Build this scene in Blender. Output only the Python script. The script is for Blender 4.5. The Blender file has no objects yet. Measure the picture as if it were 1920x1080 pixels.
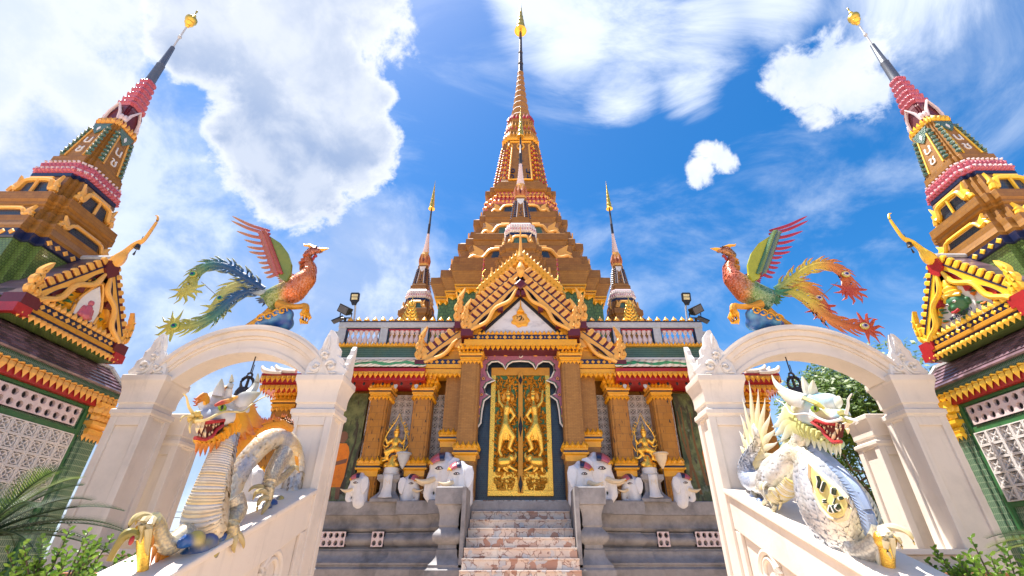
import bpy, bmesh, math, random
from mathutils import Vector, Matrix, noise
random.seed(7)
PI = math.pi
R = math.radians
S = bpy.context.scene
COL = S.collection

# ------------------------------------------------------------------ camera
EYE = 1.5
PITCH = math.atan(512 / 853)
cam_d = bpy.data.cameras.new("camera")
cam = bpy.data.objects.new("camera", cam_d)
COL.objects.link(cam)
cam.location = (0, 0, EYE)
cam.rotation_euler = (PI / 2 + PITCH, 0, 0)
cam_d.sensor_width = 36
cam_d.lens = 16.0
cam_d.shift_x = -16 / 1920
cam_d.clip_end = 3000
S.camera = cam

# ------------------------------------------------------------------ sun, sky, exposure
SUN_DIR = Vector((-0.30, 0.10, 0.95)).normalized()
sun_d = bpy.data.lights.new("sun", 'SUN')
sun_d.energy = 4.4
sun_d.angle = R(0.53)
sun_d.color = (1.0, 0.955, 0.89)
sun = bpy.data.objects.new("sun", sun_d)
COL.objects.link(sun)
sun.rotation_euler = SUN_DIR.to_track_quat('Z', 'Y').to_euler()

S.view_settings.view_transform = 'Standard'
S.view_settings.look = 'None'
S.view_settings.gamma = 1
S.view_settings.use_curve_mapping = False
S.view_settings.exposure = 1.3

world = bpy.data.worlds.new("World")
S.world = world
world.use_nodes = True
WT = world.node_tree
WT.nodes.clear()

def wn(t, **kw):
    n = WT.nodes.new(t)
    for k, v in kw.items():
        setattr(n, k, v)
    return n

def wl(a, b):
    WT.links.new(a, b)

def wmath(op, a, b=None, clamp=False):
    n = wn('ShaderNodeMath', operation=op)
    n.use_clamp = clamp
    for i, v in enumerate((a, b)):
        if v is None:
            continue
        if isinstance(v, (int, float)):
            n.inputs[i].default_value = v
        else:
            wl(v, n.inputs[i])
    return n.outputs[0]

def wsmooth(v, lo, hi):
    n = wn('ShaderNodeMapRange', interpolation_type='SMOOTHSTEP')
    wl(v, n.inputs[0])
    n.inputs[1].default_value = lo
    n.inputs[2].default_value = hi
    return n.outputs[0]

def wmix(fac, a, b):
    n = wn('ShaderNodeMix', data_type='RGBA')
    for s, v in ((n.inputs[0], fac), (n.inputs[6], a), (n.inputs[7], b)):
        if isinstance(v, (int, float)):
            s.default_value = v
        elif isinstance(v, tuple):
            s.default_value = (*v, 1)
        else:
            wl(v, s)
    return n.outputs[2]

def sky_dir(az, el):
    a, e = R(az), R(el)
    return (math.sin(a) * math.cos(e), math.cos(a) * math.cos(e), math.sin(e))

tc = wn('ShaderNodeTexCoord')
DIR = tc.outputs['Generated']
sky = wn('ShaderNodeTexSky', sky_type='NISHITA')
sky.sun_disc = False
sky.sun_elevation = math.asin(SUN_DIR.z)
sky.sun_rotation = math.atan2(SUN_DIR.x, SUN_DIR.y)
sky.air_density = 1.0
sky.dust_density = 0.6
sky.ozone_density = 2.2
hsv = wn('ShaderNodeHueSaturation')
hsv.inputs['Saturation'].default_value = 1.43
hsv.inputs['Value'].default_value = 0.76
wl(sky.outputs[0], hsv.inputs['Color'])

def wnoise(scale, detail, rough=0.55, dist=0.0, offs=(0, 0, 0), stretch=(1, 1, 1)):
    m = wn('ShaderNodeMapping')
    wl(DIR, m.inputs[0])
    m.inputs['Location'].default_value = offs
    m.inputs['Scale'].default_value = stretch
    n = wn('ShaderNodeTexNoise')
    wl(m.outputs[0], n.inputs['Vector'])
    n.inputs['Scale'].default_value = scale
    n.inputs['Detail'].default_value = detail
    n.inputs['Roughness'].default_value = rough
    n.inputs['Distortion'].default_value = dist
    return n.outputs['Fac']

def blobs(lst):
    """union of soft round caps on the sky: (azimuth, elevation, radius) in degrees"""
    cur = None
    for az, el, r in lst:
        d = wn('ShaderNodeVectorMath', operation='DOT_PRODUCT')
        wl(DIR, d.inputs[0])
        d.inputs[1].default_value = sky_dir(az, el)
        c = math.cos(R(r))
        v = wmath('MULTIPLY', wmath('SUBTRACT', d.outputs['Value'], c), 1 / (1 - c))
        v = wmath('MAXIMUM', v, -2.0)
        if cur is None:
            cur = v
        else:
            n = wn('ShaderNodeMath', operation='SMOOTH_MAX')
            wl(cur, n.inputs[0]); wl(v, n.inputs[1]); n.inputs[2].default_value = 0.35
            cur = n.outputs[0]
    return cur
n_mid = wnoise(6.0, 10, 0.62, 0.25)
n_fine = wnoise(17.0, 9, 0.66, 0.2, (3.1, 1.7, 0.4))
n_low = wnoise(1.7, 4, 0.5, 0.0, (0.3, 5.2, 1.4))
wob = wmath('ADD', wmath('MULTIPLY', wmath('SUBTRACT', n_mid, 0.5), 2.6),
            wmath('MULTIPLY', wmath('SUBTRACT', n_fine, 0.5), 1.1))
# heaped clouds: the tall one behind the left shrine, the small ones to the right
heap_a = blobs([(-42.7, 51.1, 9.0), (-35.9, 50.9, 7.0), (-31.0, 50.0, 5.0), (-39.9, 41.5, 4.2), (-35.3, 43.3, 8.0),
                (-28.6, 44.4, 6.0), (-50.9, 47.9, 5.5), (-33.1, 38.5, 5.5), (-40, 58, 9), (-55, 60, 12)])
heap_b = blobs([(-62.1, 39.4, 7.5), (-57.0, 37.6, 4.6), (-64.8, 33.0, 8.5), (-60.7, 45.0, 6.5),
                (-78, 40, 12), (-75, 58, 13)])
heap_c = blobs([(46.8, 46.1, 3.6), (50.7, 45.1, 3.6), (43.8, 47.0, 3.0), (46.3, 43.1, 3.0), (50.0, 42.0, 3.0)])
heap_d = blobs([(30.4, 43.1, 2.0), (28.8, 42.2, 1.9), (28.2, 40.8, 1.4), (32.2, 41.6, 1.4)])
wob2 = wmath('ADD', wmath('MULTIPLY', wmath('SUBTRACT', wnoise(24.0, 9, 0.62, 0.3, (1.1, 2.7, 0.6)), 0.5), 3.0), wmath('MULTIPLY', wmath('SUBTRACT', n_mid, 0.5), 1.2))
def heap(f, w, lo, hi, wb=None):
    return wsmooth(wmath('ADD', f, wmath('MULTIPLY', wb or wob, w)), lo, hi)
m_a = heap(heap_a, 1.0, -0.10, 0.30)
m_b = heap(heap_b, 0.75, -0.1, 0.7)
m_c = heap(heap_c, 1.0, -0.1, 0.75, wob2)
m_d = heap(heap_d, 1.0, 0.05, 0.8, wob2)
# thin high cloud everywhere, stretched by the wind, thicker low down on the left
wisp = wnoise(2.2, 9, 0.62, 0.9, (1.2, 0.2, 2.0), (0.7, 1.6, 2.2))
wisp_m = wsmooth(wmath('ADD', wisp, wmath('MULTIPLY', wmath('SUBTRACT', n_low, 0.5), 0.55)), 0.47, 0.80)
bank = blobs([(-22.2, 33.0, 9.0), (-24.4, 27.4, 10.0), (-40.1, 16.9, 22.0), (-56, 26, 20.0), (-75, 22, 25), (-16, 26, 9), (-95, 25, 30)])
bank_m = wmath('MULTIPLY', wsmooth(wmath('ADD', bank, wmath('MULTIPLY', wob, 0.55)), -0.15, 0.9), 0.62)
cirrus = blobs([(4, 63, 6), (14, 60, 7), (25, 57, 7), (35, 55, 7), (47, 54, 6), (20, 53, 5), (31, 50, 4.5), (57, 48, 6)])
cir_m = wmath('MULTIPLY', wsmooth(wmath('ADD', cirrus, wmath('MULTIPLY', wmath('SUBTRACT', wisp, 0.5), 4.2)), -0.1, 1.2), 0.85)
sepz = wn('ShaderNodeSeparateXYZ')
wl(DIR, sepz.inputs[0])
hz = wmath('MULTIPLY', wsmooth(sepz.outputs['Z'], 0.45, 0.02), 0.55)
blue = hsv.outputs[0]
c0 = wmix(wmath('MULTIPLY', wisp_m, 0.50), blue, (3.6, 3.95, 4.5))
c0 = wmix(hz, c0, (2.9, 3.4, 4.3))
c0 = wmix(cir_m, c0, (4.0, 4.3, 4.8))
c0 = wmix(wmath('MULTIPLY', bank_m, 1.25, True), c0, wmix(wsmooth(n_mid, 0.42, 0.66), (1.75, 2.3, 3.5), (3.6, 3.9, 4.4)))
# the heaps shade from a bright rim to a blue-grey body
core = wsmooth(wmath('ADD', heap_a, wmath('MULTIPLY', wob, 0.9)), -0.05, 0.75)
hi_el = wsmooth(sepz.outputs['Z'], 0.62, 0.80)
sh = wmath('MULTIPLY', core, wmath('SUBTRACT', 1.0, wmath('MULTIPLY', hi_el, 0.45)))
billow = wsmooth(wnoise(8.5, 7, 0.55, 0.15, (2.2, 0.7, 4.1)), 0.36, 0.64)
sh = wmath('MULTIPLY', sh, wmath('SUBTRACT', 1.15, wmath('MULTIPLY', billow, 0.6)), True)
col_a = wmix(sh, (4.1, 4.2, 4.35), (1.5, 1.95, 2.9))
core_b = wsmooth(wmath('ADD', heap_b, wmath('MULTIPLY', wob, 0.9)), 0.2, 1.2)
col_b = wmix(wmath('MULTIPLY', core_b, 0.6), (4.0, 4.1, 4.3), (2.3, 2.8, 3.7))
c0 = wmix(wmath('MULTIPLY', m_b, 0.92), c0, col_b)
c0 = wmix(wmath('MULTIPLY', m_a, 0.96), c0, col_a)
c0 = wmix(wmath('MULTIPLY', m_c, 0.85), c0, wmix(wsmooth(n_mid, 0.35, 0.6), (3.2, 3.6, 4.4), (4.1, 4.2, 4.4)))
c0 = wmix(wmath('MULTIPLY', m_d, 0.9), c0, wmix(billow, (3.3, 3.6, 4.2), (4.2, 4.3, 4.4)))
bg = wn('ShaderNodeBackground')
bg.inputs['Strength'].default_value = 0.112
wl(c0, bg.inputs['Color'])
out = wn('ShaderNodeOutputWorld')
wl(bg.outputs[0], out.inputs[0])

# ------------------------------------------------------------------ sight lines of the survey: a pixel of the photograph to a point at a known depth or side
_c, _s = math.cos(PITCH), math.sin(PITCH)
def ray(px, py):
    v = 540 - py
    return (px - 976), 853 * _c - v * _s, 853 * _s + v * _c
def at(px, py, D):
    X, F, U = ray(px, py)
    return Vector((X * D / F, D, EYE + U * D / F))
def atx(px, py, x):
    X, F, U = ray(px, py)
    D = x * F / X
    return Vector((x, D, EYE + U * D / F))

# ------------------------------------------------------------------ materials
def nt_new(name):
    m = bpy.data.materials.new(name)
    m.use_nodes = True
    t = m.node_tree
    b = t.nodes['Principled BSDF']
    return m, t, b

def tmix(t, fac, a, b, mode='MIX'):
    n = t.nodes.new('ShaderNodeMix')
    n.data_type = 'RGBA'
    n.blend_type = mode
    for s, v in ((n.inputs[0], fac), (n.inputs[6], a), (n.inputs[7], b)):
        if isinstance(v, (int, float)):
            s.default_value = v
        elif isinstance(v, tuple):
            s.default_value = (*v[:3], 1)
        else:
            t.links.new(v, s)
    return n.outputs[2]

def tnoise(t, scale, detail=5, rough=0.6, coord=None, stretch=None):
    n = t.nodes.new('ShaderNodeTexNoise')
    n.inputs['Scale'].default_value = scale
    n.inputs['Detail'].default_value = detail
    n.inputs['Roughness'].default_value = rough
    if coord is None:
        coord = t.nodes.new('ShaderNodeTexCoord').outputs['Object']
    if stretch:
        m = t.nodes.new('ShaderNodeMapping')
        m.inputs['Scale'].default_value = stretch
        t.links.new(coord, m.inputs[0])
        coord = m.outputs[0]
    t.links.new(coord, n.inputs['Vector'])
    return n.outputs['Fac']

def tramp(t, fac, lo, hi):
    n = t.nodes.new('ShaderNodeMapRange')
    n.interpolation_type = 'SMOOTHSTEP'
    t.links.new(fac, n.inputs[0])
    n.inputs[1].default_value = lo
    n.inputs[2].default_value = hi
    return n.outputs[0]

def tbump(t, b, h, strength, dist=0.02):
    n = t.nodes.new('ShaderNodeBump')
    n.inputs['Strength'].default_value = strength
    n.inputs['Distance'].default_value = dist
    t.links.new(h, n.inputs['Height'])
    t.links.new(n.outputs[0], b.inputs['Normal'])

def paint(name, col, rough=0.5, metal=0.0, grime=0.35, gscale=6, bump=0.15, bscale=40, dirt=None, coat=0.0):
    """painted plaster, cement or gilding with uneven tone and a little relief"""
    m, t, b = nt_new(name)
    d = dirt or tuple(c * 0.55 for c in col)
    f = tramp(t, tnoise(t, gscale, 6), 0.42, 0.75)
    f2 = tnoise(t, gscale * 5, 4)
    c = tmix(t, f, col, tuple(a * (1 - grime) + e * grime for a, e in zip(col, d)))
    c = tmix(t, 0.28, c, f2, 'OVERLAY')
    t.links.new(c, b.inputs['Base Color'])
    b.inputs['Roughness'].default_value = rough
    b.inputs['Metallic'].default_value = metal
    b.inputs['Coat Weight'].default_value = coat
    if bump:
        tbump(t, b, tnoise(t, bscale, 4), bump)
    return m

def weathered(name, col, rough=0.55):
    """old white limewash: rain streaks, grey damp patches, fine cracks"""
    m, t, b = nt_new(name)
    c = tmix(t, tramp(t, tnoise(t, 1.1, 7, 0.65), 0.45, 0.75), col, tuple(q * .84 for q in col))
    st = tramp(t, tnoise(t, 5.0, 5, 0.6, None, (1.6, 1.6, 0.10)), 0.52, 0.80)
    pt = tramp(t, tnoise(t, 0.8, 4), 0.40, 0.62)
    k = t.nodes.new('ShaderNodeMath'); k.operation = 'MULTIPLY'; t.links.new(st, k.inputs[0]); t.links.new(pt, k.inputs[1])
    k2 = t.nodes.new('ShaderNodeMath'); k2.operation = 'MULTIPLY'; t.links.new(k.outputs[0], k2.inputs[0]); k2.inputs[1].default_value = 0.42
    c = tmix(t, k2.outputs[0], c, (0.40, 0.36, 0.32))
    sp = tramp(t, tnoise(t, 26, 4, 0.7), 0.66, 0.76)
    k3 = t.nodes.new('ShaderNodeMath'); k3.operation = 'MULTIPLY'; t.links.new(sp, k3.inputs[0]); k3.inputs[1].default_value = 0.30
    c = tmix(t, k3.outputs[0], c, (0.45, 0.40, 0.34))
    t.links.new(c, b.inputs['Base Color']); b.inputs['Roughness'].default_value = rough
    tbump(t, b, tnoise(t, 14, 6, 0.65), 0.18, 0.02)
    return m

def mosaic(name, c1, c2, mortar, w=0.05, h=0.03, rough=0.3, msize=0.08, coat=0.3, spots=None, bump=0.4, metal=0.0):
    """small glazed tiles laid in courses"""
    m, t, b = nt_new(name)
    tc = t.nodes.new('ShaderNodeTexCoord')
    sp = t.nodes.new('ShaderNodeSeparateXYZ')
    t.links.new(tc.outputs['Object'], sp.inputs[0])
    ad = t.nodes.new('ShaderNodeMath'); ad.operation = 'ADD'
    t.links.new(sp.outputs[0], ad.inputs[0]); t.links.new(sp.outputs[1], ad.inputs[1])
    cb = t.nodes.new('ShaderNodeCombineXYZ')
    t.links.new(ad.outputs[0], cb.inputs[0]); t.links.new(sp.outputs[2], cb.inputs[1])
    br = t.nodes.new('ShaderNodeTexBrick')
    br.offset = 0.5
    t.links.new(cb.outputs[0], br.inputs['Vector'])
    br.inputs['Scale'].default_value = 1.0
    br.inputs['Brick Width'].default_value = w
    br.inputs['Row Height'].default_value = h
    br.inputs['Mortar Size'].default_value = msize * h
    br.inputs['Mortar Smooth'].default_value = 0.3
    br.inputs['Color1'].default_value = (*c1, 1)
    br.inputs['Color2'].default_value = (*c2, 1)
    br.inputs['Mortar'].default_value = (*mortar, 1)
    c = tmix(t, 0.3, br.outputs['Color'], tnoise(t, 5, 6), 'OVERLAY')
    if spots:
        mp = tnoise(t, spots[0], 3, 0.5, None, (1, 1, 0.28))
        c = tmix(t, tramp(t, mp, spots[1], spots[1] + 0.05), c, spots[2])
    t.links.new(c, b.inputs['Base Color'])
    b.inputs['Roughness'].default_value = rough
    b.inputs['Metallic'].default_value = metal
    b.inputs['Coat Weight'].default_value = coat
    iv = t.nodes.new('ShaderNodeMath'); iv.operation = 'SUBTRACT'
    iv.inputs[0].default_value = 1
    t.links.new(br.outputs['Fac'], iv.inputs[1])
    tbump(t, b, iv.outputs[0], bump, 0.004)
    return m

def colour_attr(name, rough=0.4, metal=0.0, bump=None, coat=0.2, amt=0.3):
    """hand painted statue: colours are carried by the mesh, broken up by brush noise"""
    m, t, b = nt_new(name)
    a = t.nodes.new('ShaderNodeAttribute')
    a.attribute_name = 'Col'
    c = tmix(t, amt, a.outputs['Color'], tnoise(t, 9, 6), 'OVERLAY')
    b.inputs['Roughness'].default_value = rough
    b.inputs['Metallic'].default_value = metal
    b.inputs['Coat Weight'].default_value = coat
    if bump == 'scales':
        tc = t.nodes.new('ShaderNodeTexCoord')
        v = t.nodes.new('ShaderNodeTexVoronoi')
        v.inputs['Scale'].default_value = 40
        t.links.new(tc.outputs['Object'], v.inputs['Vector'])
        tbump(t, b, v.outputs['Distance'], -0.8, 0.02)
        c = tmix(t, tramp(t, v.outputs['Distance'], 0.35, 0.75), c, tmix(t, 0.6, c, (0.26, 0.24, 0.22)))
    elif bump:
        tbump(t, b, tnoise(t, bump, 4), 0.5, 0.02)
    t.links.new(c, b.inputs['Base Color'])
    return m

M = {}
M['white'] = weathered('white_plaster', (0.80, 0.71, 0.61))
M['white2'] = paint('white_carving', (0.78, 0.745, 0.70), 0.5, grime=0.2, gscale=5, bump=0.2)
M['cement'] = paint('grey_cement', (0.31, 0.29, 0.285), 0.62, grime=0.75, gscale=2.0, bump=0.25, dirt=(0.09, 0.088, 0.092))
M['gold'] = paint('gold_paint', (0.86, 0.40, 0.015), 0.34, 0.12, grime=0.3, gscale=9, bump=0.2, dirt=(0.5, 0.22, 0.02), coat=0.3)
M['goldd'] = paint('dark_gold_paint', (0.60, 0.27, 0.02), 0.42, 0.1, grime=0.35, gscale=8, bump=0.2)
M['leafgold'] = paint('gold_leaf', (1.0, 0.60, 0.10), 0.27, 0.85, grime=0.35, gscale=14, bump=0.45, bscale=55, dirt=(0.6, 0.26, 0.03))
M['cream'] = paint('cream_gold_paint', (0.84, 0.42, 0.075), 0.4, 0.05, grime=0.25, gscale=5, bump=0.1, coat=0.2)
M['yellow'] = paint('bright_yellow_paint', (0.92, 0.55, 0.03), 0.4, 0.05, grime=0.25, gscale=5, bump=0.1, coat=0.2)
M['maroon'] = paint('maroon_paint', (0.12, 0.012, 0.016), 0.4, grime=0.3, coat=0.2)
M['red'] = paint('red_paint', (0.40, 0.016, 0.018), 0.38, grime=0.3, coat=0.2)
M['rose'] = paint('rose_glaze', (0.52, 0.10, 0.13), 0.3, grime=0.35, gscale=12, bump=0.3, coat=0.5)
M['pinkwhite'] = paint('pinkish_white_glaze', (0.74, 0.60, 0.58), 0.35, grime=0.4, gscale=14, dirt=(0.45, 0.2, 0.2), coat=0.3)
M['lattice'] = paint('lattice_white', (0.76, 0.71, 0.67), 0.5, grime=0.2, gscale=4)
M['navy'] = paint('navy_paint', (0.012, 0.017, 0.06), 0.3, grime=0.2, coat=0.3)
M['black'] = paint('black_paint', (0.012, 0.011, 0.013), 0.4, grime=0.2)
M['greyp'] = paint('pale_grey_paint', (0.50, 0.51, 0.52), 0.5, grime=0.25, gscale=3)
M['greent'] = mosaic('green_tile', (0.030, 0.105, 0.058), (0.05, 0.14, 0.08), (0.38, 0.45, 0.30), 0.035, 0.10, msize=0.05)
M['greend'] = mosaic('dark_green_tile', (0.015, 0.07, 0.04), (0.03, 0.10, 0.055), (0.15, 0.22, 0.16), 0.03, 0.06)
M['greenr'] = mosaic('green_relief_tile', (0.10, 0.17, 0.035), (0.14, 0.22, 0.05), (0.06, 0.10, 0.02), 0.13, 0.13, msize=0.10, bump=1.0)
M['greenr2'] = mosaic('fine_green_relief', (0.10, 0.17, 0.035), (0.16, 0.24, 0.06), (0.05, 0.08, 0.015), 0.055, 0.05, msize=0.12, bump=1.0)
M['navyt'] = mosaic('navy_tile', (0.010, 0.022, 0.055), (0.018, 0.045, 0.075), (0.06, 0.07, 0.07), 0.045, 0.045)
M['brown'] = mosaic('gold_brown_mosaic', (0.34, 0.15, 0.022), (0.40, 0.185, 0.032), (0.21, 0.10, 0.022), 0.11, 0.036, rough=0.5, coat=0.08, metal=0.0)
M['brownc'] = mosaic('chiselled_gold_mosaic', (0.41, 0.165, 0.014), (0.47, 0.20, 0.02), (0.28, 0.125, 0.02), 0.21, 0.17, rough=0.5, coat=0.08, metal=0.0, spots=(24, 0.63, (0.05, 0.024, 0.008)), msize=0.03)
M['towerb'] = mosaic('tower_gold_mosaic', (0.275, 0.115, 0.012), (0.33, 0.145, 0.018), (0.19, 0.075, 0.008), 0.16, 0.07, rough=0.5, coat=0.08, metal=0.0, msize=0.05)
M['tilep'] = paint('purple_roof_tile', (0.17, 0.10, 0.12), 0.35, grime=0.6, gscale=3, coat=0.3)
_t = M['tilep'].node_tree; _oi = _t.nodes.new('ShaderNodeObjectInfo'); _b = _t.nodes['Principled BSDF']
_src = _b.inputs['Base Color'].links[0].from_socket
_t.links.new(tmix(_t, 0.55, _src, _oi.outputs['Random'], 'OVERLAY'), _b.inputs['Base Color'])
M['purple'] = paint('mauve_glitter', (0.40, 0.14, 0.22), 0.45, grime=0.55, gscale=30, bump=0.5, bscale=90, dirt=(0.16, 0.09, 0.16))
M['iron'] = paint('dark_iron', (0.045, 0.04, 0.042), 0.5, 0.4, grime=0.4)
M['steel'] = paint('steel_grey', (0.16, 0.17, 0.19), 0.4, 0.5)
M['bronze'] = paint('dark_spire_sheath', (0.075, 0.062, 0.058), 0.4, 0.5)
M['lampblack'] = paint('black_lamp_case', (0.018, 0.018, 0.021), 0.35, 0.1)
M['lampface'] = paint('pale_yellow_led', (0.80, 0.68, 0.34), 0.3)
M['skin'] = paint('painted_skin', (0.22, 0.10, 0.055), 0.5)
M['orange'] = paint('saffron_paint', (0.85, 0.24, 0.012), 0.55, grime=0.4, gscale=8, dirt=(0.4, 0.08, 0.01))
M['green'] = paint('leaf_green_paint', (0.04, 0.15, 0.05), 0.4, grime=0.3)
M['ink'] = paint('dark_ink', (0.012, 0.03, 0.014), 0.4)
M['reliefg'] = paint('old_relief_gold', (0.62, 0.27, 0.02), 0.32, 0.55, grime=0.5, gscale=18, bump=0.4, dirt=(0.12, 0.10, 0.01))
M['stat'] = colour_attr('painted_statue', 0.38)
M['scales'] = colour_attr('painted_scales', 0.32, 0.25, 'scales', 0.4)
M['scale_leaf'] = colour_attr('painted_scale_leaf', 0.3, 0.3, None, 0.4, 0.35)
M['feather'] = colour_attr('painted_feathers', 0.4, 0.0, 30)
M['tusk'] = paint('ivory_paint', (0.78, 0.62, 0.40), 0.4, grime=0.3)
M['elephant'] = paint('white_elephant_paint', (0.74, 0.735, 0.75), 0.42, grime=0.18, gscale=7, bump=0.1, coat=0.3)

# breccia marble of the stair
m, t, b = nt_new('breccia_marble')
tc_ = t.nodes.new('ShaderNodeTexCoord').outputs['Object']
nz = t.nodes.new('ShaderNodeTexNoise'); nz.inputs['Scale'].default_value = 5; nz.inputs['Detail'].default_value = 4
t.links.new(tc_, nz.inputs['Vector'])
vm = t.nodes.new('ShaderNodeVectorMath'); vm.operation = 'SCALE'; vm.inputs['Scale'].default_value = 0.35
t.links.new(nz.outputs['Color'], vm.inputs[0])
va = t.nodes.new('ShaderNodeVectorMath'); va.operation = 'ADD'
t.links.new(tc_, va.inputs[0]); t.links.new(vm.outputs[0], va.inputs[1])
vo = t.nodes.new('ShaderNodeTexVoronoi'); vo.feature = 'DISTANCE_TO_EDGE'; vo.inputs['Scale'].default_value = 7
t.links.new(va.outputs[0], vo.inputs['Vector'])
vc = t.nodes.new('ShaderNodeTexVoronoi'); vc.inputs['Scale'].default_value = 7
t.links.new(va.outputs[0], vc.inputs['Vector'])
sepc = t.nodes.new('ShaderNodeSeparateColor'); t.links.new(vc.outputs['Color'], sepc.inputs[0])
base = tmix(t, sepc.outputs[0], (0.66, 0.49, 0.38), (0.68, 0.60, 0.52))
base = tmix(t, tramp(t, sepc.outputs[1], 0.82, 0.92), base, (0.42, 0.22, 0.15))
base = tmix(t, tramp(t, sepc.outputs[2], 0.85, 0.95), base, (0.50, 0.48, 0.48))
vein = t.nodes.new('ShaderNodeMath'); vein.operation = 'MULTIPLY'
t.links.new(tramp(t, vo.outputs['Distance'], 0.09, 0.0), vein.inputs[0])
t.links.new(tramp(t, tnoise(t, 6, 3), 0.42, 0.6), vein.inputs[1])
base = tmix(t, vein.outputs[0], base, (0.22, 0.09, 0.06))
t.links.new(base, b.inputs['Base Color'])
b.inputs['Roughness'].default_value = 0.3
M['marble'] = m
# white veined marble of the pediment field
m, t, b = nt_new('white_marble')
f = tramp(t, tnoise(t, 2.4, 7, 0.65, None, (1, 1, 2)), 0.45, 0.7)
t.links.new(tmix(t, f, (0.72, 0.70, 0.70), (0.50, 0.48, 0.49)), b.inputs['Base Color'])
b.inputs['Roughness'].default_value = 0.3
M['wmarble'] = m
# forecourt paving
m, t, b = nt_new('paving')
pn = tramp(t, tnoise(t, 0.7, 6), 0.35, 0.7)
t.links.new(tmix(t, pn, (0.64, 0.47, 0.33), (0.55, 0.40, 0.28)), b.inputs['Base Color'])
b.inputs['Roughness'].default_value = 0.6
M['paving'] = m
# painted forest of the mural
m, t, b = nt_new('forest_mural')
f1 = tramp(t, tnoise(t, 2.2, 7, 0.65), 0.36, 0.66)
cc = tmix(t, f1, (0.035, 0.06, 0.018), (0.20, 0.23, 0.08))
f2 = tramp(t, tnoise(t, 9, 5, 0.6, None, (1, 1, 0.35)), 0.52, 0.62)
cc = tmix(t, f2, cc, (0.055, 0.05, 0.025))
f3 = tramp(t, tnoise(t, 3.4, 5), 0.60, 0.72)
cc = tmix(t, f3, cc, (0.20, 0.23, 0.16))
t.links.new(cc, b.inputs['Base Color'])
b.inputs['Roughness'].default_value = 0.35
M['mural'] = m
# glazed roof with zigzag bands
m, t, b = nt_new('zigzag_roof_glaze')
tc2 = t.nodes.new('ShaderNodeTexCoord').outputs['Object']
sx_ = t.nodes.new('ShaderNodeSeparateXYZ'); t.links.new(tc2, sx_.inputs[0])
def mm(op, a, bb):
    n = t.nodes.new('ShaderNodeMath'); n.operation = op
    for i, v in enumerate((a, bb)):
        if isinstance(v, (int, float)): n.inputs[i].default_value = v
        else: t.links.new(v, n.inputs[i])
    return n.outputs[0]
zz = mm('PINGPONG', sx_.outputs[0], 0.42)
hh = mm('SUBTRACT', sx_.outputs[2], mm('MULTIPLY', zz, 0.33))
band = mm('COMPARE', hh, 5.73); t.nodes[-1].inputs[2].default_value = 0.085
cc = tmix(t, band, (0.74, 0.64, 0.50), (0.02, 0.28, 0.10))
ln = mm('FRACT', mm('MULTIPLY', mm('SUBTRACT', sx_.outputs[2], mm('MULTIPLY', sx_.outputs[0], 0.35)), 16.0), 0)
cc = tmix(t, tramp(t, ln, 0.75, 0.85), cc, (0.17, 0.07, 0.05))
t.links.new(cc, b.inputs['Base Color'])
b.inputs['Roughness'].default_value = 0.3
M['zigzag'] = m

def leaf_mat(name, c1, c2):
    m, t, b = nt_new(name)
    oi = t.nodes.new('ShaderNodeNewGeometry')
    n = tnoise(t, 3.0, 3)
    c = tmix(t, oi.outputs['Random Per Island'], c1, c2)
    c = tmix(t, 0.4, c, n, 'OVERLAY')
    t.links.new(c, b.inputs['Base Color'])
    b.inputs['Roughness'].default_value = 0.45
    b.inputs['Transmission Weight'].default_value = 0.0
    b.inputs['Subsurface Weight'].default_value = 0.0
    tr = t.nodes.new('ShaderNodeBsdfTranslucent')
    t.links.new(c, tr.inputs['Color'])
    mx = t.nodes.new('ShaderNodeMixShader'); mx.inputs[0].default_value = 0.35
    t.links.new(b.outputs[0], mx.inputs[1]); t.links.new(tr.outputs[0], mx.inputs[2])
    t.links.new(mx.outputs[0], t.nodes['Material Output'].inputs[0])
    return m
M['leaf'] = leaf_mat('tree_leaf', (0.05, 0.11, 0.012), (0.17, 0.25, 0.035))
M['shrub'] = leaf_mat('shrub_leaf', (0.07, 0.17, 0.02), (0.22, 0.36, 0.04))
M['cycad'] = leaf_mat('cycad_leaf', (0.010, 0.030, 0.018), (0.045, 0.09, 0.03))
M['palmpale'] = leaf_mat('pale_frond', (0.10, 0.16, 0.02), (0.20, 0.26, 0.05))
M['bark'] = paint('bark', (0.12, 0.085, 0.06), 0.8, grime=0.5, bump=0.6)

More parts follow.
